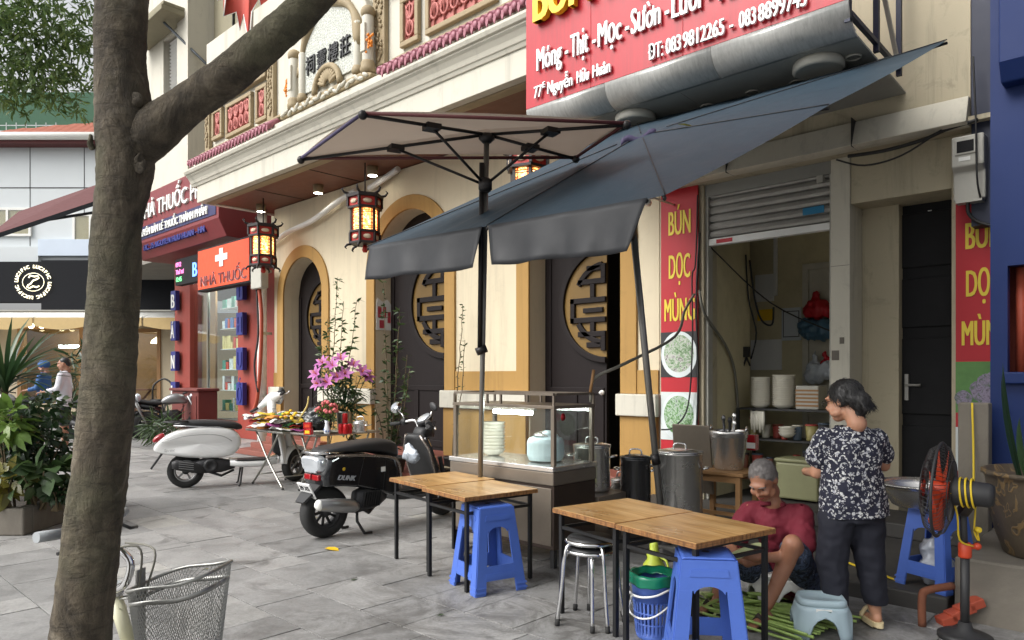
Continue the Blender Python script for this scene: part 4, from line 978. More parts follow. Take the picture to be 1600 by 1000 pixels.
tk = [V(-.16,.02,-.05), tp(108,1180), tp(126,1000), tp(142,850), tp(155,750), tp(173,550), tp(184,350), tp(193,290), tp(196,210), tp(188,100), tp(191,0), tp(203,-250), tp(230,-520)]
tr = [.13,.094,.085,.079,.078,.075,.068,.076,.086,.070,.074,.066,.05]
knobbly(tk, tr, 1, 40, 16).build('trunk', 'bark', tree)
lk = [tp(192,250), tp(242,203), tp(285,170), tp(330,137), tp(365,111), tp(430,56), tp(472,18), tp(515,-30), tp(600,-130), tp(680,-260)]
knobbly(lk, [.066,.070,.060,.057,.056,.054,.052,.050,.046,.042], 6, 32, 14).build('limb', 'bark', tree)
for (px, py, r, s) in ((228,168,.028,(1,.6,1)), (172,195,.03,(.8,.6,1.3)), (205,232,.05,(1.2,.7,.7)), (158,232,.02,(.7,.6,1.6)), (232,262,.025,(1,.6,1.4))):
    r *= .75; kn = MB().ell(tp(px,py)+V(0,-.052,0), (r*s[0], r*s[1], r*s[2]), 16, 12)
    for p in range(len(kn.v)): kn.v[p] += Vector((noise.noise(kn.v[p]*40), noise.noise(kn.v[p]*40+V(5,5,5)), noise.noise(kn.v[p]*40+V(9,1,3))))*.012
    kn.build('knot', 'bark', tree)
rr = random.Random(31)
def canopy(mb, centre, rad, count, ln, wd, rng, twigs=None, zl=-.7, zh=.5):
    c = Vector(centre)
    for k in range(count):
        d = rdir(rng, -1, 1) * (rng.random() ** .45)
        p = c + V(d.x*rad[0], d.y*rad[1], d.z*rad[2])
        q = rdir(rng, zl, zh)
        for j in range(5):                     # a small spray of leaflets
            leaf(mb, p + q*ln*.35*j, (q + rdir(rng,-1,.6)*.9), ln*rng.uniform(.8,1.25), wd, rdir(rng,.2,1), bend=rng.uniform(0,.4), seg=2)
cr = MB()
for (x, y, z, s) in ((-.2,0,5.0,1.2), (.9,.3,4.7,1.0), (1.7,-.4,4.7,1.0), (.2,-1.0,5.3,1.3), (-1.2,.4,5.2,1.2), (.6,1.0,5.3,1.2), (-.8,-1.4,5.0,1.1), (1.4,-1.5,5.2,1.1)): canopy(cr, (x, y, z), (s, s, s*.45), 260, .15, .055, rr)
cr.build('crown', 'leaf_tree', tree)
# second street tree, further left; only the edge of its crown hangs into the picture
t2 = thing('leafy_street_tree', 'leafy street tree whose drooping green crown fills the upper left corner', 'tree', vw(-8.6, 8.0, 0), VA)
knobbly([V(0,0,0), V(.05,.05,1.5), V(.0,0,3.2), V(.5,.2,4.4), V(1.2,.2,5.2)], [.17,.14,.12,.09,.05], 3, 16, 6).build('trunk', 'bark', t2)
for (a, b) in (((.5,.2,4.3),(2.3,-.1,5.4)), ((.2,.1,3.8),(1.9,-.5,4.6)), ((.5,.2,4.4),(1.5,.6,6.0)), ((0,0,3.2),(-1.2,.3,4.9))):
    knobbly([V(*a), V(*a).lerp(V(*b),.5)+V(0,0,.15), V(*b)], [.06,.04,.015], 4, 10, 6).build('limb', 'bark', t2)
c2 = MB(); rr = random.Random(5)
def c2p(px, py, dep): return V((px-800)/1120*dep + 8.6, dep-8.0, 1.4+(588-py)*dep/1120)
for (px, py, dep, rx, rz, n) in ((20,30,7.6,.42,.34,120),(70,60,7.9,.35,.34,110),(120,30,8.1,.26,.32,70),(30,110,7.7,.34,.28,90),(95,120,8.0,.28,.22,70),(-40,80,7.6,.5,.5,130),(140,80,8.3,.14,.22,26),(10,150,7.6,.20,.10,26),(100,155,8.0,.12,.10,22),(-100,0,7.4,.7,.6,160),(40,-60,7.8,.7,.4,160),(130,-60,8.0,.5,.4,120)):
    canopy(c2, c2p(px,py,dep), (rx*1.15,.5,rz*1.15), int(n*1.15), .095, .027, rr, zl=-.95, zh=.1)
c2.build('crown', 'leaf_tree', t2)

# low planter with shrubs at the left edge
pl = thing('street_planter', 'low grey concrete planter box at the left edge full of shrubs', 'planter', vw(-5.4, 6.9, 0), VA)
MB().box(-3,1.12,-.62,-.5,0,.24).box(-3,1.12,.8,.92,0,.24).box(1.0,1.12,-.5,.8,0,.24).build('wall', 'concrete', pl, bevel=.015)
MB().box(-3,1.0,-.5,.8,.02,.19).build('soil', 'soil', pl)
rr = random.Random(8)
def q(px, py, dep): return vw((px-800)/1120*dep, dep, 1.4+(588-py)*dep/1120)
sp1 = thing('cordyline', 'spiky dark green cordyline with long arching leaves above the planter', 'plant', vw(-4.95, 6.9, .19))
c0 = q(8, 600, 6.9) - vw(-4.95,6.9,.19)
m = MB()
for k in range(80):
    a = rr.uniform(0, 2*math.pi); el = R(rr.choice((75,60,45,30,15))+rr.uniform(-8,8))
    d = V(math.cos(a)*math.cos(el), math.sin(a)*math.cos(el), math.sin(el))
    leaf(m, c0 + d*.03 + V(0,0,rr.uniform(-.12,.06)), d, rr.uniform(.45,.78), .042, bend=rr.uniform(.15,.5), fold=.3, seg=5)
m.build('leaves', 'leaf_spike', sp1); MB().tube([V(0,0,0), c0*.5+V(.02,0,0), c0], [.04,.03,.03], 8).build('stem', 'twig', sp1)
def shrub(name, label, px, py, dep, rx, rz, n, ln, wd, mat, cat='shrub', seed=1, fold=.2, nst=7):
    rng = random.Random(seed); base = vw((px-800)/1120*dep, dep, .19); s = thing(name, label, cat, base)
    c = q(px, py, dep) - base; m = MB(); st = MB()
    for k in range(nst):
        e = c + V(rng.uniform(-rx,rx)*.7, rng.uniform(-rx,rx)*.7, rng.uniform(-rz,rz)*.6); st.tube([V(rng.uniform(-.05,.05), rng.uniform(-.05,.05), 0), e*.5+V(0,0,.04), e], [.012,.009,.005], 5)
    for k in range(n):
        d = rdir(rng, -1, 1)*(rng.random()**.4); p = c + V(d.x*rx, d.y*rx, d.z*rz)
        o_ = (d + rdir(rng,-.6,.6)*.8 + V(0,0,-.15)); leaf(m, p, o_, ln*rng.uniform(.7,1.3), wd*rng.uniform(.8,1.2), rdir(rng,.5,1), fold=fold, bend=rng.uniform(.1,.5), seg=3)
    m.build('leaves', mat, s); st.build('stems', 'twig', s); return s
shrub('leafy_shrub', 'dense dark green shrub in the middle of the planter', 52, 690, 6.75, .30, .30, 520, .085, .05, 'leaf_dark', seed=2)
shrub('heart_leaf_plant', 'broad heart leaved plant low in the planter nearest the trunk', 62, 745, 6.5, .26, .16, 70, .17, .13, 'leaf_vine', 'plant', seed=3)
shrub('lime_plant', 'lime green upright leaved plant at the left picture edge', 14, 660, 6.5, .17, .16, 60, .2, .075, 'leaf_lime', 'plant', seed=4)
shrub('croton', 'yellow brown croton at the bottom left of the planter', 8, 755, 6.35, .14, .14, 34, .17, .08, 'leaf_croton', 'plant', seed=5)
shrub('small_leaf_bush', 'small leaved dark bush at the right end of the planter', 92, 768, 6.45, .12, .09, 160, .05, .03, 'leaf_dark', 'bush', seed=6)
shrub('trailing_bush', 'grey green bush at the planter back, beside the white shirted man', 70, 640, 7.3, .30, .16, 260, .075, .045, 'leaf_vine', 'bush', seed=7)

def pot(mb, r0, r1, h, M=None): return mb.lathe([(r0,0),(r0*1.02,.01),(r1,h-.03),(r1*1.06,h-.03),(r1*1.06,h),(r1*.95,h),(r1*.9,h-.05),(0,h-.05)], 18, M)
plain('clay', lin((128,84,60)), .8, var=.2, bump=.2); plain('pot_dark', lin((50,46,44)), .6, var=.2)
def vine(name, label, loc, tops, nl, ll, lw, seed, mat='leaf_vine', bare=.0, potr=.16):
    rng = random.Random(seed); t = thing(name, label, 'plant', loc); pot(MB(), potr*.75, potr, .3).build('pot', 'pot_dark', t)
    st = MB(); lf = MB()
    for (dx, dy, h) in tops:
        path = [V(0,0,.25), V(dx*.3,dy*.3,h*.35), V(dx*.8+rng.uniform(-.03,.03),dy*.8,h*.7), V(dx,dy,h)]
        out = []
        for i in range(3):
            for k in range(6): out.append(path[i].lerp(path[i+1], k/6)+V(rng.gauss(0,.006),rng.gauss(0,.006),0))
        out.append(path[-1]); st.tube(out, [.011*(1-.7*i/len(out)) for i in range(len(out))], 5)
        for k in range(nl):
            t_ = bare + (1-bare)*rng.random(); i = min(len(out)-2, int(t_*(len(out)-1))); p = out[i].lerp(out[i+1], rng.random())
            leaf(lf, p, rdir(rng,-.4,.7), ll*rng.uniform(.6,1.2), lw*rng.uniform(.7,1.1), rdir(rng,.3,1), seg=2)
    st.build('stems', 'twig', t); lf.build('leaves', mat, t); return t
vine('climbing_plant', 'thin leafy climbing shrub in a pot behind the lilies', (-9.95,6.3,0), [(-.35,.2,2.35),(-.05,.2,3.0),(.12,.2,2.6),(.5,.2,2.6),(-.2,0,1.9)], 75, .12, .04, 1, bare=.2)
vine('climbing_plant', 'dense potted climbing shrub against the middle arched door', (-7.95,6.0,0), [(-.30,.1,2.75),(-.1,.2,1.9),(.12,.2,1.7),(.3,.1,1.5),(-.45,0,1.5),(.0,-.1,1.4),(.2,0,2.3)], 62, .10, .038, 2, bare=.1, potr=.22)
vine('leafy_plant', 'broad leaved potted plant beside the black scooter mirror', (-8.5,5.7,0), [(-.15,0,1.75),(.05,.1,1.4),(.2,0,1.1)], 34, .17, .07, 3, bare=.15)
vine('climbing_plant', 'nearly bare climbing stem right of the middle arched door', (-7.35,6.6,0), [(.05,.15,2.4),(.15,.1,1.9)], 45, .06, .025, 4, bare=.2, potr=.12)
shrub('fern_bush', 'grassy fern bush by the foot of the pharmacy column', 258, 668, 14.5, .42, .2, 240, .30, .03, 'leaf_vine', 'bush', seed=9)

shrub('potted_palm', 'dark leafy palm beside the cafe window behind the trunk', 122, 585, 21.5, .5, .9, 150, .6, .07, 'leaf_dark', 'plant', seed=12)
# ------------------------------------------------------------------ scooters, motorbikes, bicycle (local x = forward, z = up, rear wheel contact at 0)
plain('pearl_white', lin((226,226,224)), .22, var=.03, scale=2, bump=0, coat=.6)
plain('gloss_black', (.010,.011,.013), .16, var=.1, bump=0, coat=.7)
plain('matt_black', (.02,.02,.021), .55, var=.15, bump=.08, bscale=120)
plain('seat_vinyl', (.018,.018,.019), .48, var=.2, bump=.15, bscale=160)
plain('rubber', (.017,.017,.017), .8, var=.25, bump=.2, bscale=80, dirt=.3, dcol=(.07,.065,.06))
plain('chrome', (.72,.72,.72), .12, 1.0, var=.05, bump=0); plain('alloy', lin((150,150,150)), .35, .8, var=.12)
plain('engine_grey', lin((58,58,60)), .5, .5, var=.25, bump=.2, dirt=.3)
plain('tail_red', (.30,.01,.015), .15, var=.1, bump=0, coat=.5); plain('lamp_clear', lin((200,205,210)), .1, .4, var=.05, bump=0)
plain('mirror_face', (.85,.87,.9), .03, 1.0, var=.01, bump=0); plain('plate_white', lin((226,226,224)), .4, var=.04)
plain('bag_plastic', lin((196,204,214)), .25, var=.1, scale=10, bump=.5, bscale=30); plain('bronze_strip', lin((150,140,132)), .25, .8, var=.1, bump=0)
def sup(n, p=2.5):
    o = []
    for k in range(n):
        a = 2*math.pi*k/n; c, s = math.cos(a), math.sin(a)
        o.append((math.copysign(abs(c)**(2/p), c), math.copysign(abs(s)**(2/p), s)))
    return o
def loft(mb, secs, n=20, p=2.6, sm=True):      # secs: (x, y, z, half width, half height[, tilt deg])
    ring = sup(n, p); vs = []; m = len(secs)
    for s in secs:
        x, y, z, hw, hh = s[:5]; ti = R(s[5]) if len(s) > 5 else 0
        for c, q_ in ring:
            vs.append((x - math.sin(ti)*q_*hh, y + c*hw, z + math.cos(ti)*q_*hh))
    fs = [(i*n+k, i*n+(k+1)%n, (i+1)*n+(k+1)%n, (i+1)*n+k) for i in range(m-1) for k in range(n)]
    o = len(mb.v); mb.add(vs, fs, sm)
    mb.f.append([o+k for k in range(n)][::-1]); mb.sm.append(sm); mb.f.append([o+(m-1)*n+k for k in range(n)]); mb.sm.append(sm)
    return mb
def wheel(parent, x, r, w, rim_mat='alloy', spokes=5, steer=0, y=0):
    M = Matrix.Translation((x, y, r)) @ Matrix.Rotation(steer, 4, 'Z') @ Matrix.Rotation(R(90), 4, 'X')
    ri = r*.66
    o = MB().lathe([(ri*.92,-w*.36),(ri,-w*.42),(ri+(r-ri)*.5,-w*.5),(r*.96,-w*.36),(r,-w*.12),(r,w*.12),(r*.96,w*.36),(ri+(r-ri)*.5,w*.5),(ri,w*.42),(ri*.92,w*.36),(ri*.92,-w*.36)], 32, M, cap=False).build('wheel', 'rubber', parent)
    MB().lathe([(ri*.80,-w*.34),(ri*.99,-w*.40),(ri*.99,w*.40),(ri*.80,w*.34),(ri*.80,-w*.34)], 28, M, cap=False).build('rim', rim_mat, o)
    sp = MB()
    for k in range(spokes):
        a = 2*math.pi*k/spokes
        sp.bar(M @ V(.02*math.cos(a), .02*math.sin(a), 0), M @ V(ri*.85*math.cos(a+.15), ri*.85*math.sin(a+.15), 0), .035 if spokes < 8 else .012, .022)
    sp.build('spokes', rim_mat, o)
    MB().lathe([(.0,-.05),(.035,-.05),(.045,-.03),(.045,.03),(.035,.05),(0,.05)], 16, M).build('hub', 'engine_grey', o)
    return o
def frenched(mb, prof, w0, sm=True, round_=.02):   # side outline pushed to both sides with softened edges; prof = (x,z), w0 = half width
    n = len(prof); cx = sum(p[0] for p in prof)/n; cz = sum(p[1] for p in prof)/n; rings = []
    for (y, k) in ((-w0,.90),(-w0+round_,.97),(-w0+2*round_,1.0),(w0-2*round_,1.0),(w0-round_,.97),(w0,.90)):
        rings.append([(cx+(x-cx)*k, y, cz+(z-cz)*k) for x, z in prof])
    vs = [p for r in rings for p in r]
    fs = [(i*n+j, i*n+(j+1)%n, (i+1)*n+(j+1)%n, (i+1)*n+j) for i in range(5) for j in range(n)]
    o = len(mb.v); mb.add(vs, fs, sm); mb.f.append([o+j for j in range(n)][::-1]); mb.sm.append(False); mb.f.append([o+5*n+j for j in range(n)]); mb.sm.append(False)
    return mb

# --- white classic scooter
hd = math.atan2(1.14, .44)
wv = thing('white_scooter', 'pearl white classic scooter with black seat parked beside the folding table', 'scooter', (-9.13, 3.85, 0), hd)
B = lambda mb, n, m, p=wv, **k: mb.build(n, m, p, **k)
wheel(wv, -.11, .215, .115, 'alloy', 5); wheel(wv, 1.22, .215, .11, 'alloy', 5, R(38))
cw = frenched(MB(), [(-.46,.455),(-.485,.50),(-.46,.56),(-.38,.645),(-.24,.72),(-.05,.765),(.16,.78),(.34,.765),(.46,.715),(.53,.64),(.55,.56),(.52,.46),(.44,.39),(.30,.36),(.08,.365),(-.12,.385),(-.30,.42)], .215, True, .055)
for k_, p_ in enumerate(cw.v):
    x_ = p_.x; f_ = 1 - .60*max(0,(-.02-x_)/.46)**1.5 - .35*max(0,(x_-.30)/.25)**2; g_ = 1-.28*max(0,(p_.z-.58)/.2)**2 if p_.z > .58 else 1-.10*((.58-p_.z)/.18)
    cw.v[k_] = V(x_, p_.y*f_*g_, p_.z)
B(cw, 'rear_cowl', 'pearl_white', sub=2)
B(MB().tube(curve_pts([V(-.38,-.115,.585), V(-.15,-.185,.655), V(.10,-.205,.675), V(.30,-.195,.65), V(.42,-.165,.58)]), .004, 5), 'cowl_crease', 'alloy')
B(loft(MB(), [(.40,0,.30,.16,.05),(.55,0,.275,.17,.045),(.80,0,.27,.17,.045),(.98,0,.31,.15,.06)], 20, 3.5), 'floorboard', 'pearl_white')
B(MB().box(.46,.98,-.15,.15,.318,.33), 'floor_mat', 'matt_black', bevel=.004)
def shield(u, v):                               # leg shield: curved sheet rising to the bars
    z = .26 + .72*v; w = (.205 + .02*math.sin(math.pi*v))*(1-.35*max(0,v-.72)/.28); yy = (u*2-1)*w
    return (1.02 + .10*math.sin(math.pi*.5*(1-v))*.6 - .12*v - .10*((u*2-1)**2)*(1-.3*v)+ .06, yy, z)
B(MB().grid(shield, 14, 14), 'leg_shield', 'pearl_white', solid=.03)
B(loft(MB(), [(1.02,0,.55,.13,.22),(.94,0,.60,.12,.2)], 16, 3), 'glove_box', 'matt_black')
B(loft(MB(), [(1.13,0,.40,.035,.13),(1.10,0,.62,.03,.14),(1.03,0,.9,.03,.1)], 14, 2.2) if False else MB().tube([V(1.175,0,.36), V(1.13,0,.62), V(1.05,0,.94)], [.05,.042,.03], 12), 'horn_cover', 'pearl_white')
B(MB().tube([V(1.13,0,.55), V(1.20,.05,.22)], .03, 10), 'fork', 'alloy')
Mf = Matrix.Translation((1.22,0,.215)) @ Matrix.Rotation(R(38),4,'Z')
def fend(u, v):
    a = R(20+150*u); r_ = .25+.02*math.sin(math.pi*u); yy = (v*2-1)*.075; return Mf @ V(math.cos(a)*(r_-.5*yy*yy*8), yy, math.sin(a)*(r_-yy*yy*5))
B(MB().grid(fend, 14, 6), 'front_fender', 'pearl_white', solid=.012)
Mh = Matrix.Translation((.93,.0,1.05)) @ Matrix.Rotation(R(24),4,'Z') @ Matrix.Rotation(R(-19),4,'X')
def hp(*a): return Mh @ Vector(a)
hb = MB(); loft(hb, [(0,-.30,0,.03,.03),(0,-.18,.03,.045,.045),(.02,0,.06,.09,.075),(0,.18,.03,.045,.045),(0,.30,0,.03,.03)])
hb = MB().tube([hp(-.04,-.30,.02), hp(-.01,-.18,.045), hp(.02,-.06,.07), hp(.02,.06,.07), hp(-.01,.18,.045), hp(-.04,.30,.02)], [.03,.042,.08,.08,.042,.03], 14)
B(hb, 'handlebar_cover', 'pearl_white', sub=1)
B(MB().tube([hp(0,0,.06), hp(-.03,0,-.12), hp(-.01,0,-.3)], [.065,.055,.05], 12), 'steering_cover', 'pearl_white')
for s in (-1,1):
    B(MB().tube([hp(-.045,s*.30,.02), hp(-.075,s*.43,.012)], .018, 10), 'grip', 'rubber')
    B(MB().tube([hp(-.0,s*.29,.02), hp(.02,s*.34,.02), hp(-.02,s*.47,.01)], .007, 6), 'brake_lever', 'chrome')
    B(MB().tube([hp(-.02,s*.22,.06), hp(.03,s*.27,.10)], .03, 10), 'switch_box', 'matt_black')
Ml = Matrix.Translation(hp(.11,0,.06)) @ Matrix.Rotation(R(24),4,'Z') @ Matrix.Rotation(R(90),4,'Y')
B(MB().lathe([(.07,-.03),(.085,0),(.08,.015),(.05,.03),(0,.035)], 20, Ml), 'headlight', 'lamp_clear')
B(loft(MB(), [(-.25,0,.79,.05,.02),(-.20,0,.80,.11,.045),(0,0,.81,.135,.05),(.22,0,.795,.14,.052),(.42,0,.775,.135,.055),(.52,0,.755,.10,.045),(.56,0,.74,.04,.02)], 20, 2.6), 'seat', 'seat_vinyl', sub=1)
B(MB().tube([V(-.25,-.115,.79), V(0,-.14,.775), V(.3,-.145,.75), V(.5,-.11,.72)], .006, 6), 'seat_trim', 'chrome')
B(MB().tube([V(-.08,-.12,.84), V(-.28,-.11,.83), V(-.36,0,.83), V(-.28,.11,.83), V(-.08,.12,.84)], .011, 8), 'grab_rail', 'matt_black')
B(loft(MB(), [(-.34,0,.655,.06,.05),(-.40,0,.64,.07,.055),(-.45,0,.62,.065,.045),(-.485,0,.60,.04,.025)], 16, 2.4), 'tail_light', 'tail_red', sub=1)
B(MB().add([(-.36,-.08,.47),(-.36,.08,.47),(-.50,.07,.26),(-.50,-.07,.26)], [(0,1,2,3)]), 'rear_mudguard', 'engine_grey', solid=.02)
B(loft(MB(), [(-.05,-.10,.26,.05,.07),(.12,-.10,.28,.07,.10),(.30,-.08,.27,.08,.09),(.46,-.05,.27,.05,.05)], 16, 2.6), 'engine', 'engine_grey')
Mx = Matrix.Translation((.17,-.18,.28)) @ Matrix.Rotation(R(90),4,'X')
B(MB().lathe([(.085,-.02),(.085,.02),(.07,.03),(.045,.032),(.04,.02),(0,.02)], 20, Mx), 'fan_cover', 'matt_black')
B(loft(MB(), [(-.27,-.185,.31,.035,.04),(-.22,-.185,.31,.05,.062),(-.02,-.185,.27,.055,.07),(.08,-.17,.235,.04,.045),(.12,-.15,.22,.02,.02)], 18, 2.6), 'exhaust', 'matt_black')
es = MB()
for k in range(4): es.cbox((-.11+.0*k, -.243, .34-.026*k), (.17,.006,.008), (0,R(10),0))
B(es, 'exhaust_shield', 'alloy'); B(MB().tube([V(.08,-.16,.23), V(.3,-.1,.14), V(.45,-.05,.2)], .016, 8), 'exhaust_pipe', 'engine_grey')
for s in (-1,1): B(MB().tube([V(.55,s*.12,.24), V(.52,s*.16,.02), V(.50,s*.16,.0)], .012, 8), 'stand_leg', 'matt_black')
words('lettering', 'Sprint', 'alloy', wv, V(-.36,-.16,.475), .05, depth=.004, rot=(R(90),0,0), shear=.3)
bag = tag(MB().build('bag', 'bag_plastic'), '', '') if False else None

# --- black boxy scooter
bs = thing('black_scooter', 'glossy black boxy scooter with silver exhaust and chrome rail beside the left wooden tables', 'scooter', (-5.47, 3.62, 0), R(91))
B = lambda mb, n, m, p=bs, **k: mb.build(n, m, p, **k)
wheel(bs, -.20, .225, .125, 'matt_black', 10); wheel(bs, 1.18, .225, .11, 'matt_black', 10, R(8))
B(frenched(MB(), [(-.30,.46),(-.31,.54),(-.27,.70),(-.20,.725),(.10,.715),(.33,.675),(.46,.63),(.50,.52),(.50,.36),(.44,.30),(.26,.36),(.05,.42),(-.15,.45)], .175), 'rear_body', 'gloss_black', bevel=.01)
for s in (-1,1):
    B(MB().tube(curve_pts([V(-.28,s*.150,.715), V(-.05,s*.172,.712), V(.2,s*.178,.688), (.40,s*.178,.655), (.475,s*.178,.60), (.505,s*.176,.50), (.515,s*.174,.36)]), .013, 8), 'chrome_strip', 'bronze_strip')
B(loft(MB(), [(-.29,0,.745,.06,.01),(-.26,0,.755,.14,.025),(0,0,.768,.165,.045),(.2,0,.768,.17,.055),(.34,0,.755,.172,.075),(.45,0,.735,.165,.085),(.52,0,.70,.13,.075),(.54,0,.68,.07,.04)], 22, 3.2), 'seat', 'seat_vinyl', sub=1)
B(loft(MB(), [(-.27,0,.65,.145,.075,12),(-.33,0,.648,.14,.07,12),(-.35,0,.645,.12,.055,12)], 20, 4.5), 'tail_lamp', 'lamp_clear', bevel=.005)
B(MB().cbox((-.335,0,.60),(.02,.18,.05)), 'tail_lens', 'lamp_clear', bevel=.008); B(MB().cbox((-.31,-.06,.535),(.05,.10,.05)).cbox((-.31,.06,.535),(.05,.10,.05)), 'brake_lamp', 'tail_red', bevel=.01)
B(MB().tube([V(-.10,-.14,.74), V(-.30,-.14,.745), V(-.345,-.10,.745), V(-.345,.10,.745), V(-.30,.14,.745), V(-.10,.14,.74)], .012, 8), 'grab_rail', 'chrome')
gd = MB().add([(-.26,-.10,.50),(-.26,.10,.50),(-.37,.085,.40),(-.37,-.085,.40),(-.44,.06,.33),(-.44,-.06,.33)], [(0,1,2,3),(3,2,4,5)])
B(gd, 'rear_mudguard', 'matt_black', solid=.02)
pm = Matrix.Translation((-.375,0,.425)) @ Matrix.Rotation(R(-28),4,'Y')
B(MB().box(-.006,.006,-.095,.095,-.075,.075, pm), 'number_plate', 'plate_white', bevel=.003)
for k, s in enumerate(('29 X5', '258 64')):
    o = words('lettering', s, 'black_ink', bs, pm @ V(-.009,.075,.012-.062*k), .058, depth=.003, bold=.002, fit=.15)
    o.rotation_euler = (pm.to_3x3() @ Matrix.Rotation(R(-90),3,'Z') @ Matrix.Rotation(R(90),3,'X')).to_euler()
B(loft(MB(), [(.48,0,.31,.155,.06),(.58,0,.285,.165,.05),(.80,0,.28,.165,.05),(.95,0,.32,.15,.08),(1.02,0,.38,.13,.1)], 20, 4), 'floorboard', 'gloss_black', bevel=.005)
B(MB().box(.52,.93,-.15,.15,.332,.342), 'floor_mat', 'matt_black')
def shd(u, v):
    z = .30+.53*v; w = .155+.05*math.sin(math.pi*(.15+.75*v)); yy = (u*2-1)*w*(1-.35*max(0,v-.75)/.25)
    return (1.04-.20*v-.07*(u*2-1)**2*(1-.5*v), yy, z)
B(MB().grid(shd, 14, 12), 'leg_shield', 'matt_black', solid=.05)
for s in (0,1): B(MB().tube([Vector(shd(s*.94+.03, v/8))+V(-.015,0,0) for v in range(9)], .014, 8), 'shield_strip', 'bronze_strip')
B(MB().grid(lambda u, v: (1.10-.18*v-.10*(u*2-1)**2, (u*2-1)*.15, .45+.36*v), 10, 8), 'front_panel', 'gloss_black', solid=.03)
B(MB().tube([V(1.0,0,.6), V(1.02,0,.36), V(1.2,0,.30)], .04, 10).tube([V(1.08,-.07,.6), V(1.18,-.075,.225)], .022, 8).tube([V(1.08,.07,.6), V(1.18,.075,.225)], .022, 8), 'fork', 'matt_black')
B(MB().grid(lambda u, v: (1.18+math.cos(R(15+150*u))*(.26-((v*2-1)**2)*.03), (v*2-1)*.07, .225+math.sin(R(15+150*u))*(.26-((v*2-1)**2)*.03)), 14, 6), 'front_fender', 'gloss_black', solid=.012)
B(loft(MB(), [(.84,0,.82,.06,.05),(.88,0,.85,.085,.06),(.96,0,.85,.085,.06),(1.02,0,.84,.06,.05)], 14, 3), 'steering_head', 'matt_black')
st_ = R(-12); Mh2 = Matrix.Translation((.86,0,.86)) @ Matrix.Rotation(st_,4,'Z')
def h2(*a): return Mh2 @ Vector(a)
B(MB().tube(curve_pts([h2(-.05,-.30,.07), h2(-.02,-.20,.09), h2(.03,-.12,.10), h2(.05,-.07,.02), h2(.05,.07,.02), h2(.03,.12,.10), h2(-.02,.20,.09), h2(-.05,.30,.07)],3), .013, 10), 'handlebar', 'chrome')
Md = Mh2 @ Matrix.Translation((.07,0,.12)) @ Matrix.Rotation(R(-35),4,'Y')
B(MB().lathe([(.05,-.06),(.085,-.02),(.09,.0),(.082,.015),(.06,.018),(0,.018)], 20, Md), 'speedometer', 'matt_black'); B(MB().lathe([(.072,.019),(.07,.022),(0,.024)], 20, Md), 'dial', 'lamp_clear')
for s in (-1,1):
    B(MB().tube([h2(-.05,s*.27,.07), h2(-.09,s*.41,.055)], .018, 10), 'grip', 'rubber'); B(MB().tube([h2(-.01,s*.22,.09), h2(-.03,s*.27,.08)], .034, 10), 'switch_box', 'matt_black')
    B(MB().tube([h2(0,s*.25,.075), h2(.0,s*.33,.06), h2(-.05,s*.43,.05)], .008, 6), 'brake_lever', 'chrome')
B(MB().tube([h2(-.02,.24,.09), h2(-.03,.27,.15), h2(-.04,.33,.185)], .007, 6), 'mirror_stem', 'chrome')
Mm = Mh2 @ Matrix.Translation((-.045,.385,.22)) @ V(-.72,-.42,.42).to_track_quat('Z','Y').to_matrix().to_4x4()
mo = B(MB().lathe([(0,-.03),(.04,-.022),(.06,-.004),(.062,.004),(0,.006)], 22, Mm), 'mirror', 'chrome'); B(MB().lathe([(.056,.0065),(0,.0075)], 22, Mm), 'mirror_glass', 'mirror_face', mo)
B(MB().tube([h2(.03,-.1,.1), h2(.05,-.16,.16), h2(.05,-.18,.2)], .007, 6), 'mirror_stem', 'chrome')
mo = B(MB().ell(h2(.06,-.2,.25), (.02,.06,.035), 14, 9, Matrix.Rotation(R(30),4,'X')), 'mirror', 'matt_black')
B(loft(MB(), [(.10,-.11,.29,.06,.10),(.22,-.10,.31,.075,.11),(.36,-.08,.31,.07,.09),(.46,-.05,.31,.05,.05)], 16, 3), 'engine', 'engine_grey').location.x = -.06
ef = MB()
for k in range(8): ef.cbox((.14+.025*k,-.185,.31), (.007,.03,.14), (0,R(12),0))
B(ef, 'engine_fins', 'matt_black').location.x = -.06
B(loft(MB(), [(-.26,-.20,.325,.018,.02),(-.235,-.20,.325,.045,.05),(-.06,-.20,.30,.055,.062),(.10,-.19,.275,.058,.06),(.17,-.17,.26,.03,.03)], 18, 2.4), 'exhaust', 'alloy').location.x = -.14
B(loft(MB(), [(-.275,-.20,.327,.02,.022),(-.25,-.20,.326,.04,.045),(-.235,-.20,.325,.042,.047)], 16, 2.4), 'exhaust_tip', 'off_white').location.x = -.14
B(MB().tube([V(.15,-.17,.26), V(.3,-.12,.18), V(.42,-.05,.22)], .018, 8), 'exhaust_pipe', 'engine_grey').location.x = -.12
for s in (-1,1): B(MB().tube([V(.20,s*.08,.26), V(.17,s*.13,.12), V(.22,s*.17,.012), V(.29,s*.18,.01)], .013, 8), 'stand_leg', 'matt_black').location.x = -.12
for (a,b) in (((.02,.43),(.10,.71)),((.30,.37),(.33,.67))): B(MB().tube([V(a[0],-.1765,a[1]), V(b[0],-.1775,b[1])], .0025, 4), 'panel_gap', 'matt_black')
B(MB().tube(curve_pts([h2(-.02,-.22,.08), h2(.10,-.16,.10), h2(.12,-.05,.0), V(.95,-.03,.75)]), .005, 5), 'brake_cable', 'cable_black'); B(MB().tube(curve_pts([h2(-.02,.22,.08), h2(.11,.16,.12), h2(.12,.05,.02), V(.95,.03,.75)]), .005, 5), 'brake_cable', 'cable_black')
wl = words('lettering', 'DUNK', 'lamp_clear', bs, V(-.19,-.181,.515), .062, depth=.004, bold=.003, rot=(R(90),R(8),0), shear=.35, fit=.19)
plain('sticker_yellow', lin((220,180,40)), .5)
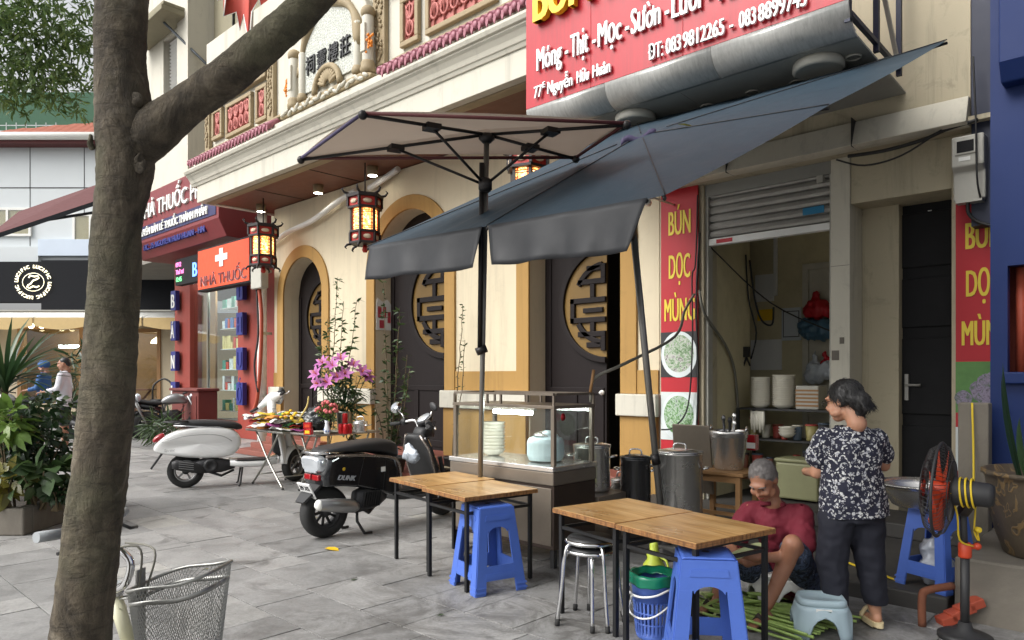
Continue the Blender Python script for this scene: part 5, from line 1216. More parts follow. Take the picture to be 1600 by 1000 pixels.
B(MB().lathe([(.016,0),(0,.001)], 10, Matrix.Translation((-.12,-.178,.60)) @ Matrix.Rotation(R(90),4,'X')), 'sticker', 'sticker_yellow'); B(MB().cbox((.30,-.178,.56),(.05,.004,.045)), 'sticker', 'off_white', bevel=.01)
bg_ = blob('plastic_bag', lambda m: (m.ell((0,0,0),(.05,.11,.07)), m.ell((.01,.04,.06),(.035,.05,.05)), m.ell((0,-.05,-.02),(.05,.06,.05))), 'bag_plastic', None, .012, 2)
bg_.location = bs.matrix_basis @ V(.80,0,.70) if False else (-5.45, 3.62+.74, .64); bg_.rotation_euler = (0,0,R(91))
[setattr(v_,'co',v_.co+v_.normal*(.016*noise.noise(v_.co*24)+.01*noise.noise(v_.co*60))) for v_ in bg_.data.vertices]; tag(bg_, 'crumpled clear plastic bag hanging in front of the black scooter', 'plastic bag')

# --- motorbikes parked far behind
def motorbike(label, loc, rz, tank='alloy'):
    t = thing('motorbike', label, 'motorbike', loc, rz, 'motorbikes parked by the cafe'); b = lambda mb, n, m, **k: mb.build(n, m, t, **k)
    wheel(t, 0, .31, .14, 'matt_black', 6); wheel(t, 1.32, .31, .11, 'matt_black', 6)
    b(loft(MB(), [(.45,0,.80,.08,.05),(.58,0,.86,.13,.11),(.78,0,.90,.155,.13),(.95,0,.87,.12,.11),(1.02,0,.84,.06,.06)], 18, 2.6), 'tank', tank, sub=1)
    b(loft(MB(), [(-.28,0,.88,.06,.02),(-.05,0,.85,.11,.05),(.2,0,.80,.12,.055),(.42,0,.78,.11,.05),(.5,0,.79,.06,.03)], 16, 2.6), 'seat', 'seat_vinyl')
    b(loft(MB(), [(-.34,0,.80,.03,.03),(-.1,0,.76,.1,.06),(.3,0,.68,.11,.08),(.48,0,.62,.09,.08)], 16, 2.6), 'tail', 'gloss_black')
    b(loft(MB(), [(.42,0,.44,.12,.14),(.6,0,.45,.15,.17),(.8,0,.47,.13,.17),(.9,0,.48,.08,.1)], 14, 3), 'engine', 'engine_grey')
    b(MB().bar((0,-.1,.31),(.5,-.1,.42),.05).bar((0,.1,.31),(.5,.1,.42),.05).tube([V(.5,0,.45), V(.55,0,.75), V(1.0,0,.85), V(.85,0,.5), V(.5,0,.4)], .03, 8), 'frame', 'alloy')
    b(MB().tube([V(1.02,-.08,.95), V(1.32,-.08,.31)], .026, 8).tube([V(1.02,.08,.95), V(1.32,.08,.31)], .026, 8), 'fork', 'alloy')
    b(MB().tube([V(.92,-.36,1.0), V(.99,-.15,1.03), V(.99,.15,1.03), V(.92,.36,1.0)], .014, 8), 'handlebar', 'matt_black')
    b(MB().ell((1.12,0,.92),(.07,.09,.1),14,9), 'headlight', 'lamp_clear')
    b(MB().tube([V(.85,-.12,.35), V(.5,-.15,.22), V(.25,-.17,.25), V(-.15,-.19,.42)], [.02,.02,.05,.055], 10), 'exhaust', 'matt_black')
    b(MB().grid(lambda u, v: (1.32+.35*math.cos(R(20+120*u)), (v*2-1)*.06, .31+.35*math.sin(R(20+120*u))), 10, 3), 'front_fender', 'gloss_black', solid=.012)
    b(MB().tube([V(.5,.14,.3), V(.45,.32,.0)], .012, 6), 'side_stand', 'matt_black'); b(MB().cbox((-.33,0,.62),(.02,.16,.12)), 'number_plate', 'plate_white')
    return t
mb1 = motorbike('silver black naked motorbike parked left of the pharmacy column', vw(-8.45, 16.2, 0), VA + R(25))
again(mb1, vw(-10.6, 14.9, 0), VA + R(205), 'dark motorbike half hidden behind the trunk next to the man in white shirt')
again(mb1, vw(-9.4, 15.6, 0), VA + R(20), 'motorbike peeking out behind the right side of the trunk')
again(mb1, vw(-11.2, 16.6, 0), VA + R(160), 'motorbike ridden by the person in blue behind the planter')

# --- bicycle in front, mostly hidden by the trunk
plain('wire_grey', lin((150,150,146)), .4, .8, var=.1, bump=0); plain('bike_cream', lin((206,204,176)), .35, var=.06, coat=.3); plain('grip_grey', lin((150,154,156)), .6, var=.08)
by = thing('bicycle', 'old bicycle with grey wire mesh front basket behind the tree trunk', 'bicycle', vw(-1.36, 2.50, 0), VA + R(-5))
B = lambda mb, n, m, p=by, **k: mb.build(n, m, p, **k)   # x forward, head tube at x = 0
wheel(by, .20, .23, .045, 'alloy', 28); wheel(by, -.95, .23, .045, 'alloy', 28)
B(MB().tube([V(-.03,0,.64), V(.03,0,.46)], .024, 14), 'head_tube', 'bike_cream'); B(MB().tube([V(.0,0,.60), V(-.30,0,.32), V(-.62,0,.26)], .02, 10).tube([V(-.78,0,.66), V(-.62,0,.26)], .018, 10).tube([V(-.62,0,.26), V(-.95,0,.23)], .014, 8).tube([V(-.75,0,.58), V(-.95,0,.23)], .011, 8), 'frame', 'bike_cream')
B(MB().tube([V(.03,-.06,.46), V(.20,-.06,.23)], .012, 8).tube([V(.03,.06,.46), V(.20,.06,.23)], .012, 8).bar((.03,-.07,.46),(.03,.07,.46),.03), 'fork', 'bike_cream')
B(MB().tube([V(-.035,0,.645), V(-.08,0,.84)], .014, 12), 'stem', 'chrome'); B(MB().lathe([(.026,0),(.034,.008),(.034,.02),(.028,.03),(.034,.04),(.026,.05)], 16, Matrix.Translation((-.032,0,.63))), 'headset', 'chrome')
B(MB().tube(curve_pts([V(-.135,-.215,.885), V(-.12,-.16,.885), V(-.09,-.07,.86), V(-.08,0,.84), V(-.09,.07,.86), V(-.12,.16,.885), V(-.135,.215,.885)]), .011, 10), 'handlebar', 'chrome')
for s in (-1,1):
    B(MB().tube([V(-.14,s*.225,.885), V(-.115,s*.14,.88)], .018, 12), 'grip', 'grip_grey')
    B(MB().tube([V(-.10,s*.12,.865), V(-.06,s*.14,.84), V(-.08,s*.21,.83)], .006, 6), 'brake_lever', 'matt_black')
B(MB().tube(curve_pts([V(-.06,-.05,.84), V(.02,-.06,.815), V(.07,-.06,.77), V(.055,-.06,.70), V(.0,-.04,.665)]), .013, 8), 'lamp_bracket', 'chrome')
B(MB().tube(curve_pts([V(-.04,-.08,.80), V(.09,-.05,.82), V(.085,-.03,.70), V(.05,0,.55)]), .004, 5).tube(curve_pts([V(-.04,.08,.80), V(.10,.03,.79), V(.08,.02,.66), V(.05,0,.5)]), .004, 5), 'brake_cable', 'cable_grey')
B(MB().tube([V(-.78,0,.64), V(-.81,0,.72)], .014, 8), 'seat_post', 'chrome'); B(loft(MB(), [(-.97,0,.75,.08,.03),(-.87,0,.76,.09,.04),(-.75,0,.75,.04,.03),(-.67,0,.74,.02,.02)], 14), 'saddle', 'seat_vinyl')
B(MB().tube([V(-.62,-.08,.28), V(-.62,.08,.28)], .02, 8).bar((-.62,-.08,.28),(-.50,-.08,.20),.02).bar((-.62,.08,.28),(-.74,.08,.36),.02).cbox((-.50,-.12,.20),(.08,.06,.02)).cbox((-.74,.12,.36),(.08,.06,.02)), 'crank', 'alloy')
# mesh basket: D shaped rim, tapering bags of wire
def brim(u, z):                                 # u 0..1 round the basket, z 0 bottom .. 1 top
    k = .78+.22*z; a = 2*math.pi*u; c, s = math.cos(a), math.sin(a)
    x = math.copysign(abs(c)**.6, c)*.148*k; y = math.copysign(abs(s)**.6, s)*.14*k
    return V(.215+x, y, .42+.29*z + .035*math.cos(a)*z)
bk = thing('wire_basket', '', '') if False else None
ms = MB(); nU, nZ = 88, 24
for i in range(nU):
    for d_ in (1,-1):
        pts = [brim((i + d_*k*.5*nZ/8)/nU, k/8) for k in range(9)]; ms.tube(pts, .0011, 3, caps=False, sm=False)
bo = B(ms, 'basket', 'wire_grey'); bo['kind'] = 'stuff' if False else 'part'; del bo['kind']
bt = MB()
for k in range(-9,10):
    y = .0125*k*1.05
    bt.tube([V(.10,y*.9,.42), V(.33,y*.9,.42)], .0011, 3, sm=False); 
for k in range(-7,8): bt.tube([V(.215+.0145*k,-.108,.4215), V(.215+.0145*k,.108,.4215)], .0011, 3, sm=False)
B(bt, 'basket_floor', 'wire_grey', bo)
B(MB().tube([brim(i/48, 1) for i in range(48)], .006, 8, closed=True), 'basket_rim', 'wire_grey', bo); B(MB().tube([brim(i/48, 0) for i in range(48)], .004, 6, closed=True), 'basket_bottom_rim', 'wire_grey', bo)
bd = MB(); bd.grid(lambda u, v: brim(u, .80+.055*v)*1.0 + V(0,0,0), 48, 1); B(bd, 'basket_band', 'wire_grey', bo, solid=.003)
B(MB().tube([V(-.04,0,.62), V(.07,.03,.64)], .004, 6).tube([V(-.04,0,.62), V(.07,-.03,.64)], .004, 6).cbox((.068,0,.60),(.006,.05,.26)), 'basket_bracket', 'wire_grey', bo)
lf_ = MB(); leaf(lf_, V(0,0,0), V(1,.2,0), .035, .01); tag(lf_.build('fallen_leaf', 'leaf_lime'), 'small yellow green leaf fallen into the bicycle basket', 'leaf').location = by.matrix_basis @ V(.16,-.03,.428)
# ------------------------------------------------------------------ lanterns and spot lamps under the canopy
def mk_glow():                                  # painted silk lit from inside: bright heart, red margin pattern
    t = NT('lantern_glow'); n = t.ramp(t.noise(26,5,.7,None,1.0), [(.40,(.75,.10,.02)),(.50,(1.0,.42,.08)),(.60,(1.0,.80,.36))]); t.col((.8,.3,.1)); t.l(n, t.b.inputs['Emission Color']); t.p(**{'Emission Strength': 2.6}); return t.m
_def['lantern_glow'] = mk_glow; emit('spot_glow', (1.0,.93,.8), 18)
plain('lantern_wood', lin((34,26,26)), .5, var=.3, scale=20, bump=.3); plain('lantern_red', lin((170,40,30)), .5, var=.2); plain('lantern_ivory', lin((206,186,160)), .6, var=.1)
def lantern(label, loc):
    t = thing('lantern', label, 'lantern', loc, R(12), 'carved lanterns under the canopy'); b = lambda mb, n, m, p=t, **k: mb.build(n, m, p, **k)
    def ring(r): return [(r*math.cos(R(60*k)), r*math.sin(R(60*k))) for k in range(6)]
    for (z0, z1, r) in ((-.06,.0,.30),(-.24,-.20,.28),(-.62,-.58,.25),(-.80,-.76,.26)): b(MB().prism(ring(r), z0, z1, 'z'), 'frame_ring', 'lantern_wood', bevel=.006)
    for k in range(6):
        a0, a1 = R(60*k), R(60*k+60); am = (a0+a1)/2
        for (z0, z1, r) in ((-.20,-.06,.27),(-.58,-.24,.215),(-.76,-.62,.235)): b(MB().bar((r*math.cos(a0),r*math.sin(a0),z0),(r*math.cos(a0),r*math.sin(a0),z1),.035), 'post', 'lantern_wood')
        for (z0, z1, r, m) in ((-.20,-.06,.27,'lantern_red'),(-.58,-.24,.215,'lantern_glow'),(-.76,-.62,.235,'lantern_red')):
            ap = r*math.cos(R(30)); M = Matrix.Rotation(am,4,'Z') @ Matrix.Translation((ap-.015,0,0)); w = r*.46
            p = b(MB().box(-.004,.004,-w,w,z0,z1,M), 'panel', m)
            g = MB()
            if m == 'lantern_glow':
                for y in (-w,-w*.72,w*.72,w): g.box(.006,.014,y-.006,y+.006,z0,z1,M)
                for j in range(7): z = z0+(z1-z0)*j/6; g.box(.006,.014,-w,-w*.5,z-.005,z+.005,M); g.box(.006,.014,w*.5,w,z-.005,z+.005,M)
                for z in (z0+.03, z0+.06, z1-.06, z1-.03): g.box(.007,.013,-w,w,z-.005,z+.005,M)
                b(g, 'lattice', 'lantern_red', p)
            else:
                b(g.ell(M @ V(.012,0,(z0+z1)/2), (.02,w*.62,.038), 10, 6, Matrix.Rotation(am,4,'Z')), 'medallion', 'lantern_ivory', p)
        for (z, r, h) in ((0,.30,.10),(-.80,.26,-.08)):   # carved corner flourishes
            b(MB().tube([V(r*.85*math.cos(a0),r*.85*math.sin(a0),z), V(r*1.1*math.cos(a0),r*1.1*math.sin(a0),z+h*.2), V(r*1.22*math.cos(a0),r*1.22*math.sin(a0),z+h*.7), V(r*1.12*math.cos(a0),r*1.12*math.sin(a0),z+h)], [.022,.02,.016,.008], 6), 'flourish', 'lantern_wood')
    b(MB().tube([V(0,0,0), V(0,0,.52)], .012, 6), 'hanging_rod', 'lantern_wood'); b(MB().lathe([(.03,-.92),(.05,-.88),(.03,-.80)], 8), 'tassel', 'lantern_red')
    return t
l0 = lantern('carved glowing lantern nearest the pharmacy, at the left canopy end', (-12.07, 6.3, 4.11))
l0.scale = (.93,)*3; again(l0, (-8.96,6.3,4.11), R(5), 'carved glowing lantern above the potted lilies, left of the blue parasol'); again(l0, (-5.68,6.3,4.05), R(20), 'carved glowing lantern half hidden between the two parasols')
for i, (x, y) in enumerate(((-12.64,6.55),(-10.66,6.55),(-9.12,6.55))):
    s = thing('spot_lamp', ('round ceiling spot lamp at the far left of the soffit','round ceiling spot lamp in the middle of the soffit, between the other two','round ceiling spot lamp nearest the pale parasol')[i], 'lamp', (x,y,4.62), 0, 'spot lamps in the wooden soffit')
    MB().lathe([(.085,0),(.085,-.13),(.075,-.135)], 18).build('housing', 'taupe_trim', s); MB().lathe([(.07,-.136),(.05,-.142),(0,-.144)], 18).build('lens', 'spot_glow', s)
nt_poster = thing('torn_poster', 'torn white and pink paper notice on the jamb of the middle arched door', 'poster', (-9.46, 6.90, 2.15))
plain('poster_pink', lin((176,60,72)), .7, var=.1)
MB().add([(0,0,0),(0,.30,0),(0,.30,.42),(0,.22,.5),(0,.12,.46),(0,.02,.52),(0,0,.4)],[(0,1,2,3,4,5,6)]).build('paper','off_white',nt_poster,solid=.004)
for (a,b,c,d) in ((.03,.10,.2,.38),(.13,.19,.2,.38),(.06,.15,.03,.16),(.22,.28,.12,.3)): MB().box(.004,.006,a,b,c,d).build('print','poster_pink',nt_poster)
nt_poster.location.x = -9.505

# ------------------------------------------------------------------ parasols
def mk_pb():
    t = NT('parasol_blue'); c = lin((42,60,73)); n = t.noise(2.2,6,.65); k = t.mix(n, mul(c,.82), mul(c,1.15)); k = t.mix(t.ramp(t.noise(1.3,8,.8,None,1.0),[(.55,0.0),(.72,.45)]), k, lin((70,90,102)))
    k = t.mix(t.ramp(t.noise(9,6,.8),[(.62,0.0),(.7,.5)]), k, lin((36,44,50))); t.col(k); t.p(Roughness=.62); t.bump(t.noise(7,5,.6),.35,.02)
    b = t.n('BsdfTranslucent'); t.l(k, b.inputs['Color']); mx = t.n('MixShader'); mx.inputs[0].default_value = .18; t.l(t.b.outputs[0], mx.inputs[1]); t.l(b.outputs[0], mx.inputs[2]); t.l(mx.outputs[0], t.t.nodes['Material Output'].inputs['Surface']); return t.m
_def['parasol_blue'] = mk_pb
plain('parasol_valance', lin((34,36,40)), .55, var=.08, scale=4, bump=.15, bscale=20)
def cloth_mat(name, c, tr):
    def mk():
        t = NT(name); n = t.noise(3,4,.6); k = t.mix(n, mul(c,.93), mul(c,1.06)); t.col(k); t.p(Roughness=.75); t.bump(t.noise(30,4),.06,.01)
        b = t.n('BsdfTranslucent'); t.l(k, b.inputs['Color']); mx = t.n('MixShader'); mx.inputs[0].default_value = tr
        t.l(t.b.outputs[0], mx.inputs[1]); t.l(b.outputs[0], mx.inputs[2]); t.l(mx.outputs[0], t.t.nodes['Material Output'].inputs['Surface']); return t.m
    _def[name] = mk
cloth_mat('parasol_cloth', lin((160,146,132)), .32)
plain('parasol_beige', lin((196,172,156)), .75, var=.06, scale=3, bump=.05)
plain('pole_dark', lin((46,44,44)), .4, .6, var=.2); plain('pole_grey', lin((130,128,124)), .4, .7, var=.15, scale=10)
pb = thing('blue_parasol', 'large tilted slate blue parasol with drooping valance in front of the noodle shop', 'parasol', vw(1.19, 5.56, 0))
Lc, R1, Rb = vw(-1.15,5.70,2.43), vw(.81,3.80,2.36), vw(3.21,5.29,3.88); Lb = Lc + (Rb - R1)
apex = vw(.97,5.38,3.21)
def tri(mb, a, b, c, n=10, sag=.05):
    vs = []; idx = {}
    for i in range(n+1):
        for j in range(n+1-i):
            u, v = i/n, j/n; w = 1-u-v; p = a*w + b*u + c*v
            e_ = min(u,v,w)*3; p = p - V(0,0,1)*sag*4*u*v + V(0,0,1)*min(1,e_*2.5)*(.014*noise.noise(p*3.1)+.006*noise.noise(p*9)+.010*noise.noise(Vector(((u-v)*7,(u+v)*2.2,sag*90))))
            idx[(i,j)] = len(vs); vs.append(p)
    fs = []
    for i in range(n):
        for j in range(n-i):
            fs.append((idx[(i,j)], idx[(i+1,j)], idx[(i,j+1)]))
            if i+j < n-1: fs.append((idx[(i+1,j)], idx[(i+1,j+1)], idx[(i,j+1)]))
    mb.add(vs, fs, True)
Mc = (Lc+R1)/2
for (a, b) in ((Lc,Mc),(Mc,R1),(R1,(R1+Rb)/2),((R1+Rb)/2,Rb),(Rb,Lb),(Lb,Lc)):
    m = MB(); tri(m, apex, a, b, 26, .014); pnl = m.build('canopy_panel', 'parasol_blue', pb, world=True); MB().tube([apex.lerp(a,t_/12)+V(0,0,.006) for t_ in range(1,13)], .004, 5).build('seam', 'parasol_valance', pnl, world=True)
xd = (R1-Lc).normalized(); nd = V(xd.y,-xd.x,0)
for (a, b, h0, h1) in ((Lc+xd*.05, Mc-xd*.03, .27,.28), (Mc+xd*.03, R1-xd*.10, .27,.29)):
    def vfn(u, v, a=a, b=b, h0=h0, h1=h1):
        p = a.lerp(b, u); h = h0*(1-u)+h1*u; f = .018*v*math.sin(u*19+1)+.012*v*noise.noise(V(u*14, a.x, v*2))
        pinch = v*(.075*(1-u)-.10*u) if h1 > .285 else v*(-.0*(1-u)-.04*u)
        return p + nd*(f+.012+.03*v) + xd*pinch - V(0,0,h*v*(1+.02*math.sin(u*11)))
    MB().grid(vfn, 30, 8).build('valance', 'parasol_valance', pb, world=True, solid=.004)
for e in (Lc, Mc, R1, Rb, Lb, (R1+Rb)/2): MB().tube([apex-V(0,0,.03), e-V(0,0,.02)], .011, 6).build('rib', 'pole_dark', pb, world=True)
for e in (Lc, Mc, R1, Lb): MB().tube([apex.lerp(e,.5)-V(0,0,.03), vw(.93,5.5,2.45)], .009, 6).build('strut', 'pole_dark', pb, world=True)
MB().tube([vw(1.19,5.56,0), vw(.87,5.50,3.12)], .026, 12).build('pole', 'pole_grey', pb, world=True); MB().tube([vw(1.12,5.545,.72), vw(1.10,5.54,.80)], .034, 10).build('collar', 'pole_dark', pb, world=True)
plain('tie_purple', lin((70,62,92)), .7)
tie = MB(); P0 = apex + V(0,0,.02)
tie.grid(lambda u, v: P0 + vw(-.16+.26*u, -.05+.0*v, .0) + V(0,0,-.07*(1-u)-.045*v+.02*math.sin(u*9)), 10, 2); tie.build('tie_cloth', 'tie_purple', pb, world=True, solid=.012)
MB().lathe([(.15,0),(.15,.05),(.05,.08),(.045,.25)], 20).build('base', 'pole_dark', pb)
lfp = MB(); leaf(lfp, V(0,0,0), ax, .13, .035); o = tag(lfp.build('fallen_leaf','leaf_croton'), 'yellow leaf lying on the blue parasol', 'leaf'); o.location = apex.lerp((R1+Rb)/2, .22) + V(0,0,.03) - V(CH,-SH,0)*-.02
pe = thing('pale_parasol', 'parasol with pale beige underside and dark ribs behind the blue one', 'parasol', vw(-.262, 5.66, 0))
hub = vw(-.18,5.1,3.10); cor = [vw(-.914,4.39,3.0), vw(-1.56,5.30,3.0), vw(.47,5.28,3.0), vw(.74,4.62,3.02)]
for i in range(4):
    m = MB(); tri(m, hub+V(0,0,.06), cor[i]+V(0,0,.02), cor[(i+1)%4]+V(0,0,.02), 10, -.02); m.build('canopy_panel', 'parasol_cloth', pe, world=True)
    MB().tube([cor[i]+V(0,0,.012), cor[(i+1)%4]+V(0,0,.012)], .012, 6).build('hem', 'tie_purple' if i < 1 else 'maroon_cloth', pe, world=True)
    MB().tube([hub+V(0,0,.02), cor[i]], .012, 8).build('rib', 'pole_dark', pe, world=True); j = hub.lerp(cor[i],.48)
    MB().tube([j, vw(-.19,5.1,2.76)], .010, 8).build('strut', 'pole_dark', pe, world=True); MB().cbox(j, (.10,.10,.035), (0,0,VA+.5)).build('bracket', 'pole_dark', pe, world=True)
    MB().ell(cor[i], .03, 8, 6).build('rib_tip', 'pole_dark', pe, world=True)
MB().tube([vw(-.262,5.66,0), vw(-.18,5.1,3.10)], .02, 12).build('pole', 'pole_grey', pe, world=True); MB().tube([vw(-.24,5.34,1.60), vw(-.215,5.10,2.92)], .018, 10).build('upper_pole', 'pole_dark', pe, world=True)
MB().lathe([(.03,-.05),(.05,-.03),(.05,.03),(.03,.05)], 12, Matrix.Translation(vw(-.19,5.1,2.76))).build('runner', 'pole_dark', pe, world=True); MB().lathe([(.03,0),(.06,.03),(.05,.06)], 12, Matrix.Translation(hub-V(0,0,.04))).build('hub', 'pole_dark', pe, world=True)
MB().tube([vw(-.265,5.33,1.58), vw(-.19,5.34,1.61)], .03, 8).build('clamp', 'pole_dark', pe, world=True); MB().lathe([(.11,0),(.11,.04),(.04,.06),(.035,.25)], 20).build('base', 'pole_dark', pe)

# ------------------------------------------------------------------ wooden tables and plastic stools
def mk_top():
    t = NT('table_ply'); oi = t.n('ObjectInfo'); v = t.co('Object', (1.2, 14, 1.2)); n = t.noise(2.2, 6, .6, v, .6); n2 = t.noise(2.0, 4, .55); n3 = t.noise(90, 3, .6, t.co('Object', (1,14,1)))
    c = t.ramp(n, [(.36, lin((158,116,66))), (.5, lin((184,142,88))), (.64, lin((200,162,110)))])
    c = t.mix(1.0, c, t.ramp(n2, [(.35, .80), (.65, 1.08)]), 'MULTIPLY'); c = t.mix(1.0, c, t.ramp(n3, [(.35, .9), (.6, 1.03)]), 'MULTIPLY')
    t.col(c); t.p(Roughness=t.ramp(n2, [(.3, .26), (.7, .42)])); t.bump(n3, .04, .002); return t.m
_def['table_ply'] = mk_top
def mk_edge():
    t = NT('ply_edge'); n = t.noise(18, 6, .8, t.co('Object', (3,3,1))); w = t.noise(4, 5, .7, t.co('Object',(1,1,40)))
    t.col(t.mix(t.ramp(w, [(.4,0.0),(.6,.6)]), t.ramp(n, [(.35, lin((74,48,28))), (.5, lin((150,104,58))), (.65, lin((172,126,74)))]), lin((96,64,38)))); t.p(Roughness=.75); t.bump(n, .5, .006); return t.m
_def['ply_edge'] = mk_edge
plain('steel_black', (.016,.016,.017), .42, .3, var=.15, bump=.05)
def table(label, loc, rz, group):
    t = thing('wooden_table', label, 'table', loc, rz, group); b = lambda mb, n, m, p=t, **k: mb.build(n, m, p, **k)
    top = b(MB().box(-.27,.27,-.30,.30,.600,.622), 'table_top', 'table_ply', bevel=.002)
    e = MB()
    for (x0,x1,y0,y1) in ((-.272,.272,-.303,-.300),(-.272,.272,.300,.303),(-.273,-.270,-.30,.30),(.270,.273,-.30,.30)): e.box(x0,x1,y0,y1,.594,.619)
    b(e, 'edge', 'ply_edge', top)
    for sx in (-1,1):
        for sy in (-1,1): b(MB().box(sx*.235-.0125,sx*.235+.0125,sy*.262-.0125,sy*.262+.0125,0,.599), 'leg', 'steel_black', bevel=.002)
        b(MB().box(sx*.235-.0085,sx*.235+.0085,-.249,.249,.575,.594), 'rail', 'steel_black'); b(MB().box(sx*.235-.009,sx*.235+.009,-.249,.249,.500,.518), 'rail', 'steel_black')
    for sy in (-1,1): b(MB().box(-.222,.222,sy*.262-.009,sy*.262+.009,.500,.518), 'rail', 'steel_black')
    return t
G1, G2 = 'wooden tables left pair', 'wooden tables right pair'
a1 = R(-9.5); dx1 = V(math.cos(a1), math.sin(a1), 0); n1 = V(-math.sin(a1), math.cos(a1), 0)
c1 = V(-3.37,3.14,0) - dx1*.275 + n1*.30
t1 = table('wooden table nearest the camera of the left pair, over a blue stool', c1, a1, 'wooden pavement tables')
again(t1, c1 - dx1*.57 + n1*.045, a1 + R(.8), 'wooden table of the left pair nearest the black scooter', 'wooden pavement tables')
a2 = R(-12); dx2 = V(math.cos(a2), math.sin(a2), 0); n2_ = V(-math.sin(a2), math.cos(a2), 0)
c2_ = V(-1.66,3.015,0) - dx2*.275 + n2_*.30
again(t1, c2_, a2, 'wooden table of the right pair nearest the seated man', 'wooden pavement tables')
again(t1, c2_ - dx2*.556 + n2_*.012, a2 - R(.6), 'wooden table of the right pair above the chrome stools', 'wooden pavement tables')
plain('stool_blue', lin((72,104,186)), .42, var=.10, scale=4, bump=.10, bscale=30, dirt=.30, dcol=lin((58,76,124)))
plain('stool_pale', lin((160,180,188)), .42, var=.05, bump=.04); plain('stool_white', lin((214,214,208)), .45, var=.05, dirt=.15)
def stool(label, loc, rz, h=.54, wb=.185, wt=.125, mat='stool_blue', group='tall blue plastic stools', name='plastic_stool'):
    t = thing(name, label, 'stool', loc, rz, group); b = lambda mb, n, m=mat, p=t, **k: mb.build(n, m, p, **k)
    def hw(z): return wb + (wt-wb)*z/h
    def sd(k, s, z, inset=0): w = hw(z)-inset; x, y = s*w, -w; a = math.pi/2*k; return V(x*math.cos(a)-y*math.sin(a), x*math.sin(a)+y*math.cos(a), z)
    b(MB().add([sd(0,-1,h),sd(0,1,h),sd(2,-1,h),sd(2,1,h),sd(0,-.93,h+.012),sd(0,.93,h+.012),sd(2,-.93,h+.012),sd(2,.93,h+.012)], [(3,2,1,0),(4,5,6,7),(0,1,5,4),(1,2,6,5),(2,3,7,6),(3,0,4,7)]), 'seat', bevel=.008)
    b(MB().lathe([(.02,h+.0125),(.018,h+.009),(0,h+.009)], 14), 'seat_hole', 'matt_black')
    for k in range(4):
        def pan(P, nm, ins=0):
            m = MB(); m.add([sd(k, s, z*h, ins) for s, z in P] , [tuple(range(len(P)))]); b(m, nm, solid=.010)
        pan([(-1,1),(1,1),(1,.74),(.52,.74)] + [(.50*math.cos(R(a)), .70+.08*math.sin(R(a))) for a in range(10,171,20)] + [(-.52,.74),(-1,.74)], 'apron')
        m = MB(); m.add([sd(k,s,z*h,.012-.018) for s,z in ((-.62,.92),(.62,.92),(.66,.86),(-.66,.86))], [(0,1,2,3)]); b(m, 'apron_step', solid=.006)
        pan([(-.60,.33),(.60,.33),(.62,.16),(-.62,.16)], 'rail')
        m = MB(); m.add([sd(k,s,z*h,-.005) for s,z in ((-.60,.245),(.60,.245),(.62,.19),(-.62,.19))], [(0,1,2,3)]); b(m, 'rail_step', solid=.006)
        lg = MB()                                # corner leg: two faces meeting at the corner
        lg.add([sd(k,.56,.74*h),sd(k,1,.74*h),sd(k,1,0),sd(k,.62,0)], [(0,1,2,3)]); k2 = (k+1)%4
        lg.add([sd(k2,-1,.74*h),sd(k2,-.56,.74*h),sd(k2,-.62,0),sd(k2,-1,0)], [(0,1,2,3)]); b(lg, 'leg', solid=.012)
        for z in (.03,.085):
            f_ = MB(); f_.add([sd(k,.60,(z+.02)*h,-.006),sd(k,1.02,(z+.02)*h,-.006),sd(k,1.02,z*h,-.008),sd(k,.60,z*h,-.008)], [(0,1,2,3)]); f_.add([sd(k2,-1.02,(z+.02)*h,-.006),sd(k2,-.60,(z+.02)*h,-.006),sd(k2,-.60,z*h,-.008),sd(k2,-1.02,z*h,-.008)], [(0,1,2,3)]); b(f_, 'foot_ring', solid=.006)
    return t
s1 = stool('tall blue plastic stool under the left pair of wooden tables', (-3.40,3.37,0), R(-16))
again(s1, (-1.70,3.17,0), R(36), 'tall blue plastic stool under the right pair of wooden tables')
again(s1, (-1.13,5.05,.10), R(-22), 'tall blue plastic stool carrying the aluminium basin behind the fan', scale=.88)
def low_stool(label, loc, rz, mat, w, d, h, cat_label=None):
    t = thing('low_stool', label, 'stool', loc, rz); b = lambda mb, n, p=t, m=mat, **k: mb.build(n, m, p, **k)
    n = 28; ring = sup(n, 3.4)
    b(MB().add([(c*w*.43, s*d*.43, h-.008) for c, s in ring] + [(c*w*.47, s*d*.47, h) for c, s in ring] + [(c*w*.5, s*d*.5, h-.012) for c, s in ring] + [(c*w*.51, s*d*.51, h-.035) for c, s in ring],
      [tuple(range(n))] + [(i*n+k, i*n+(k+1)%n, (i+1)*n+(k+1)%n, (i+1)*n+k) for i in range(3) for k in range(n)], True), 'seat', solid=.006)
    sk = MB(); vs = []; N = 48; ring = sup(N, 3.0)
    for i in range(7):
        v = i/6; k_ = .51+.10*v
        for j in range(N):
            a = (j % (N//4))/(N//4); arch = max(0, math.sin(math.pi*((a+.0)%1)))**.5   # openings in the middle of each side
            q_ = 2*math.pi*j/N; op = abs(math.sin(2*q_)); side = max(0, 1-op*1.55)
            z = h-.035 - (h-.035)*v*(1-.72*(side**.35 if side > 0 else 0)); c, s = ring[j]; vs.append((c*w*k_, s*d*k_, z))
    fs = [(i*N+j, i*N+(j+1)%N, (i+1)*N+(j+1)%N, (i+1)*N+j) for i in range(6) for j in range(N)]
    sk.add(vs, fs, True); b(sk, 'legs', solid=.012)
    return t
lp_ = low_stool('low pale blue plastic stool on the paving in front of the woman', vw(1.68,3.90,0), VA+R(-12), 'stool_pale', .245, .20, .205)
MB().box(-.045,.035,-.112,-.106,.115,.165).build('label', 'off_white', lp_); MB().box(.005,.03,-.114,-.1125,.12,.155).build('label_print', 'shed_green', lp_)
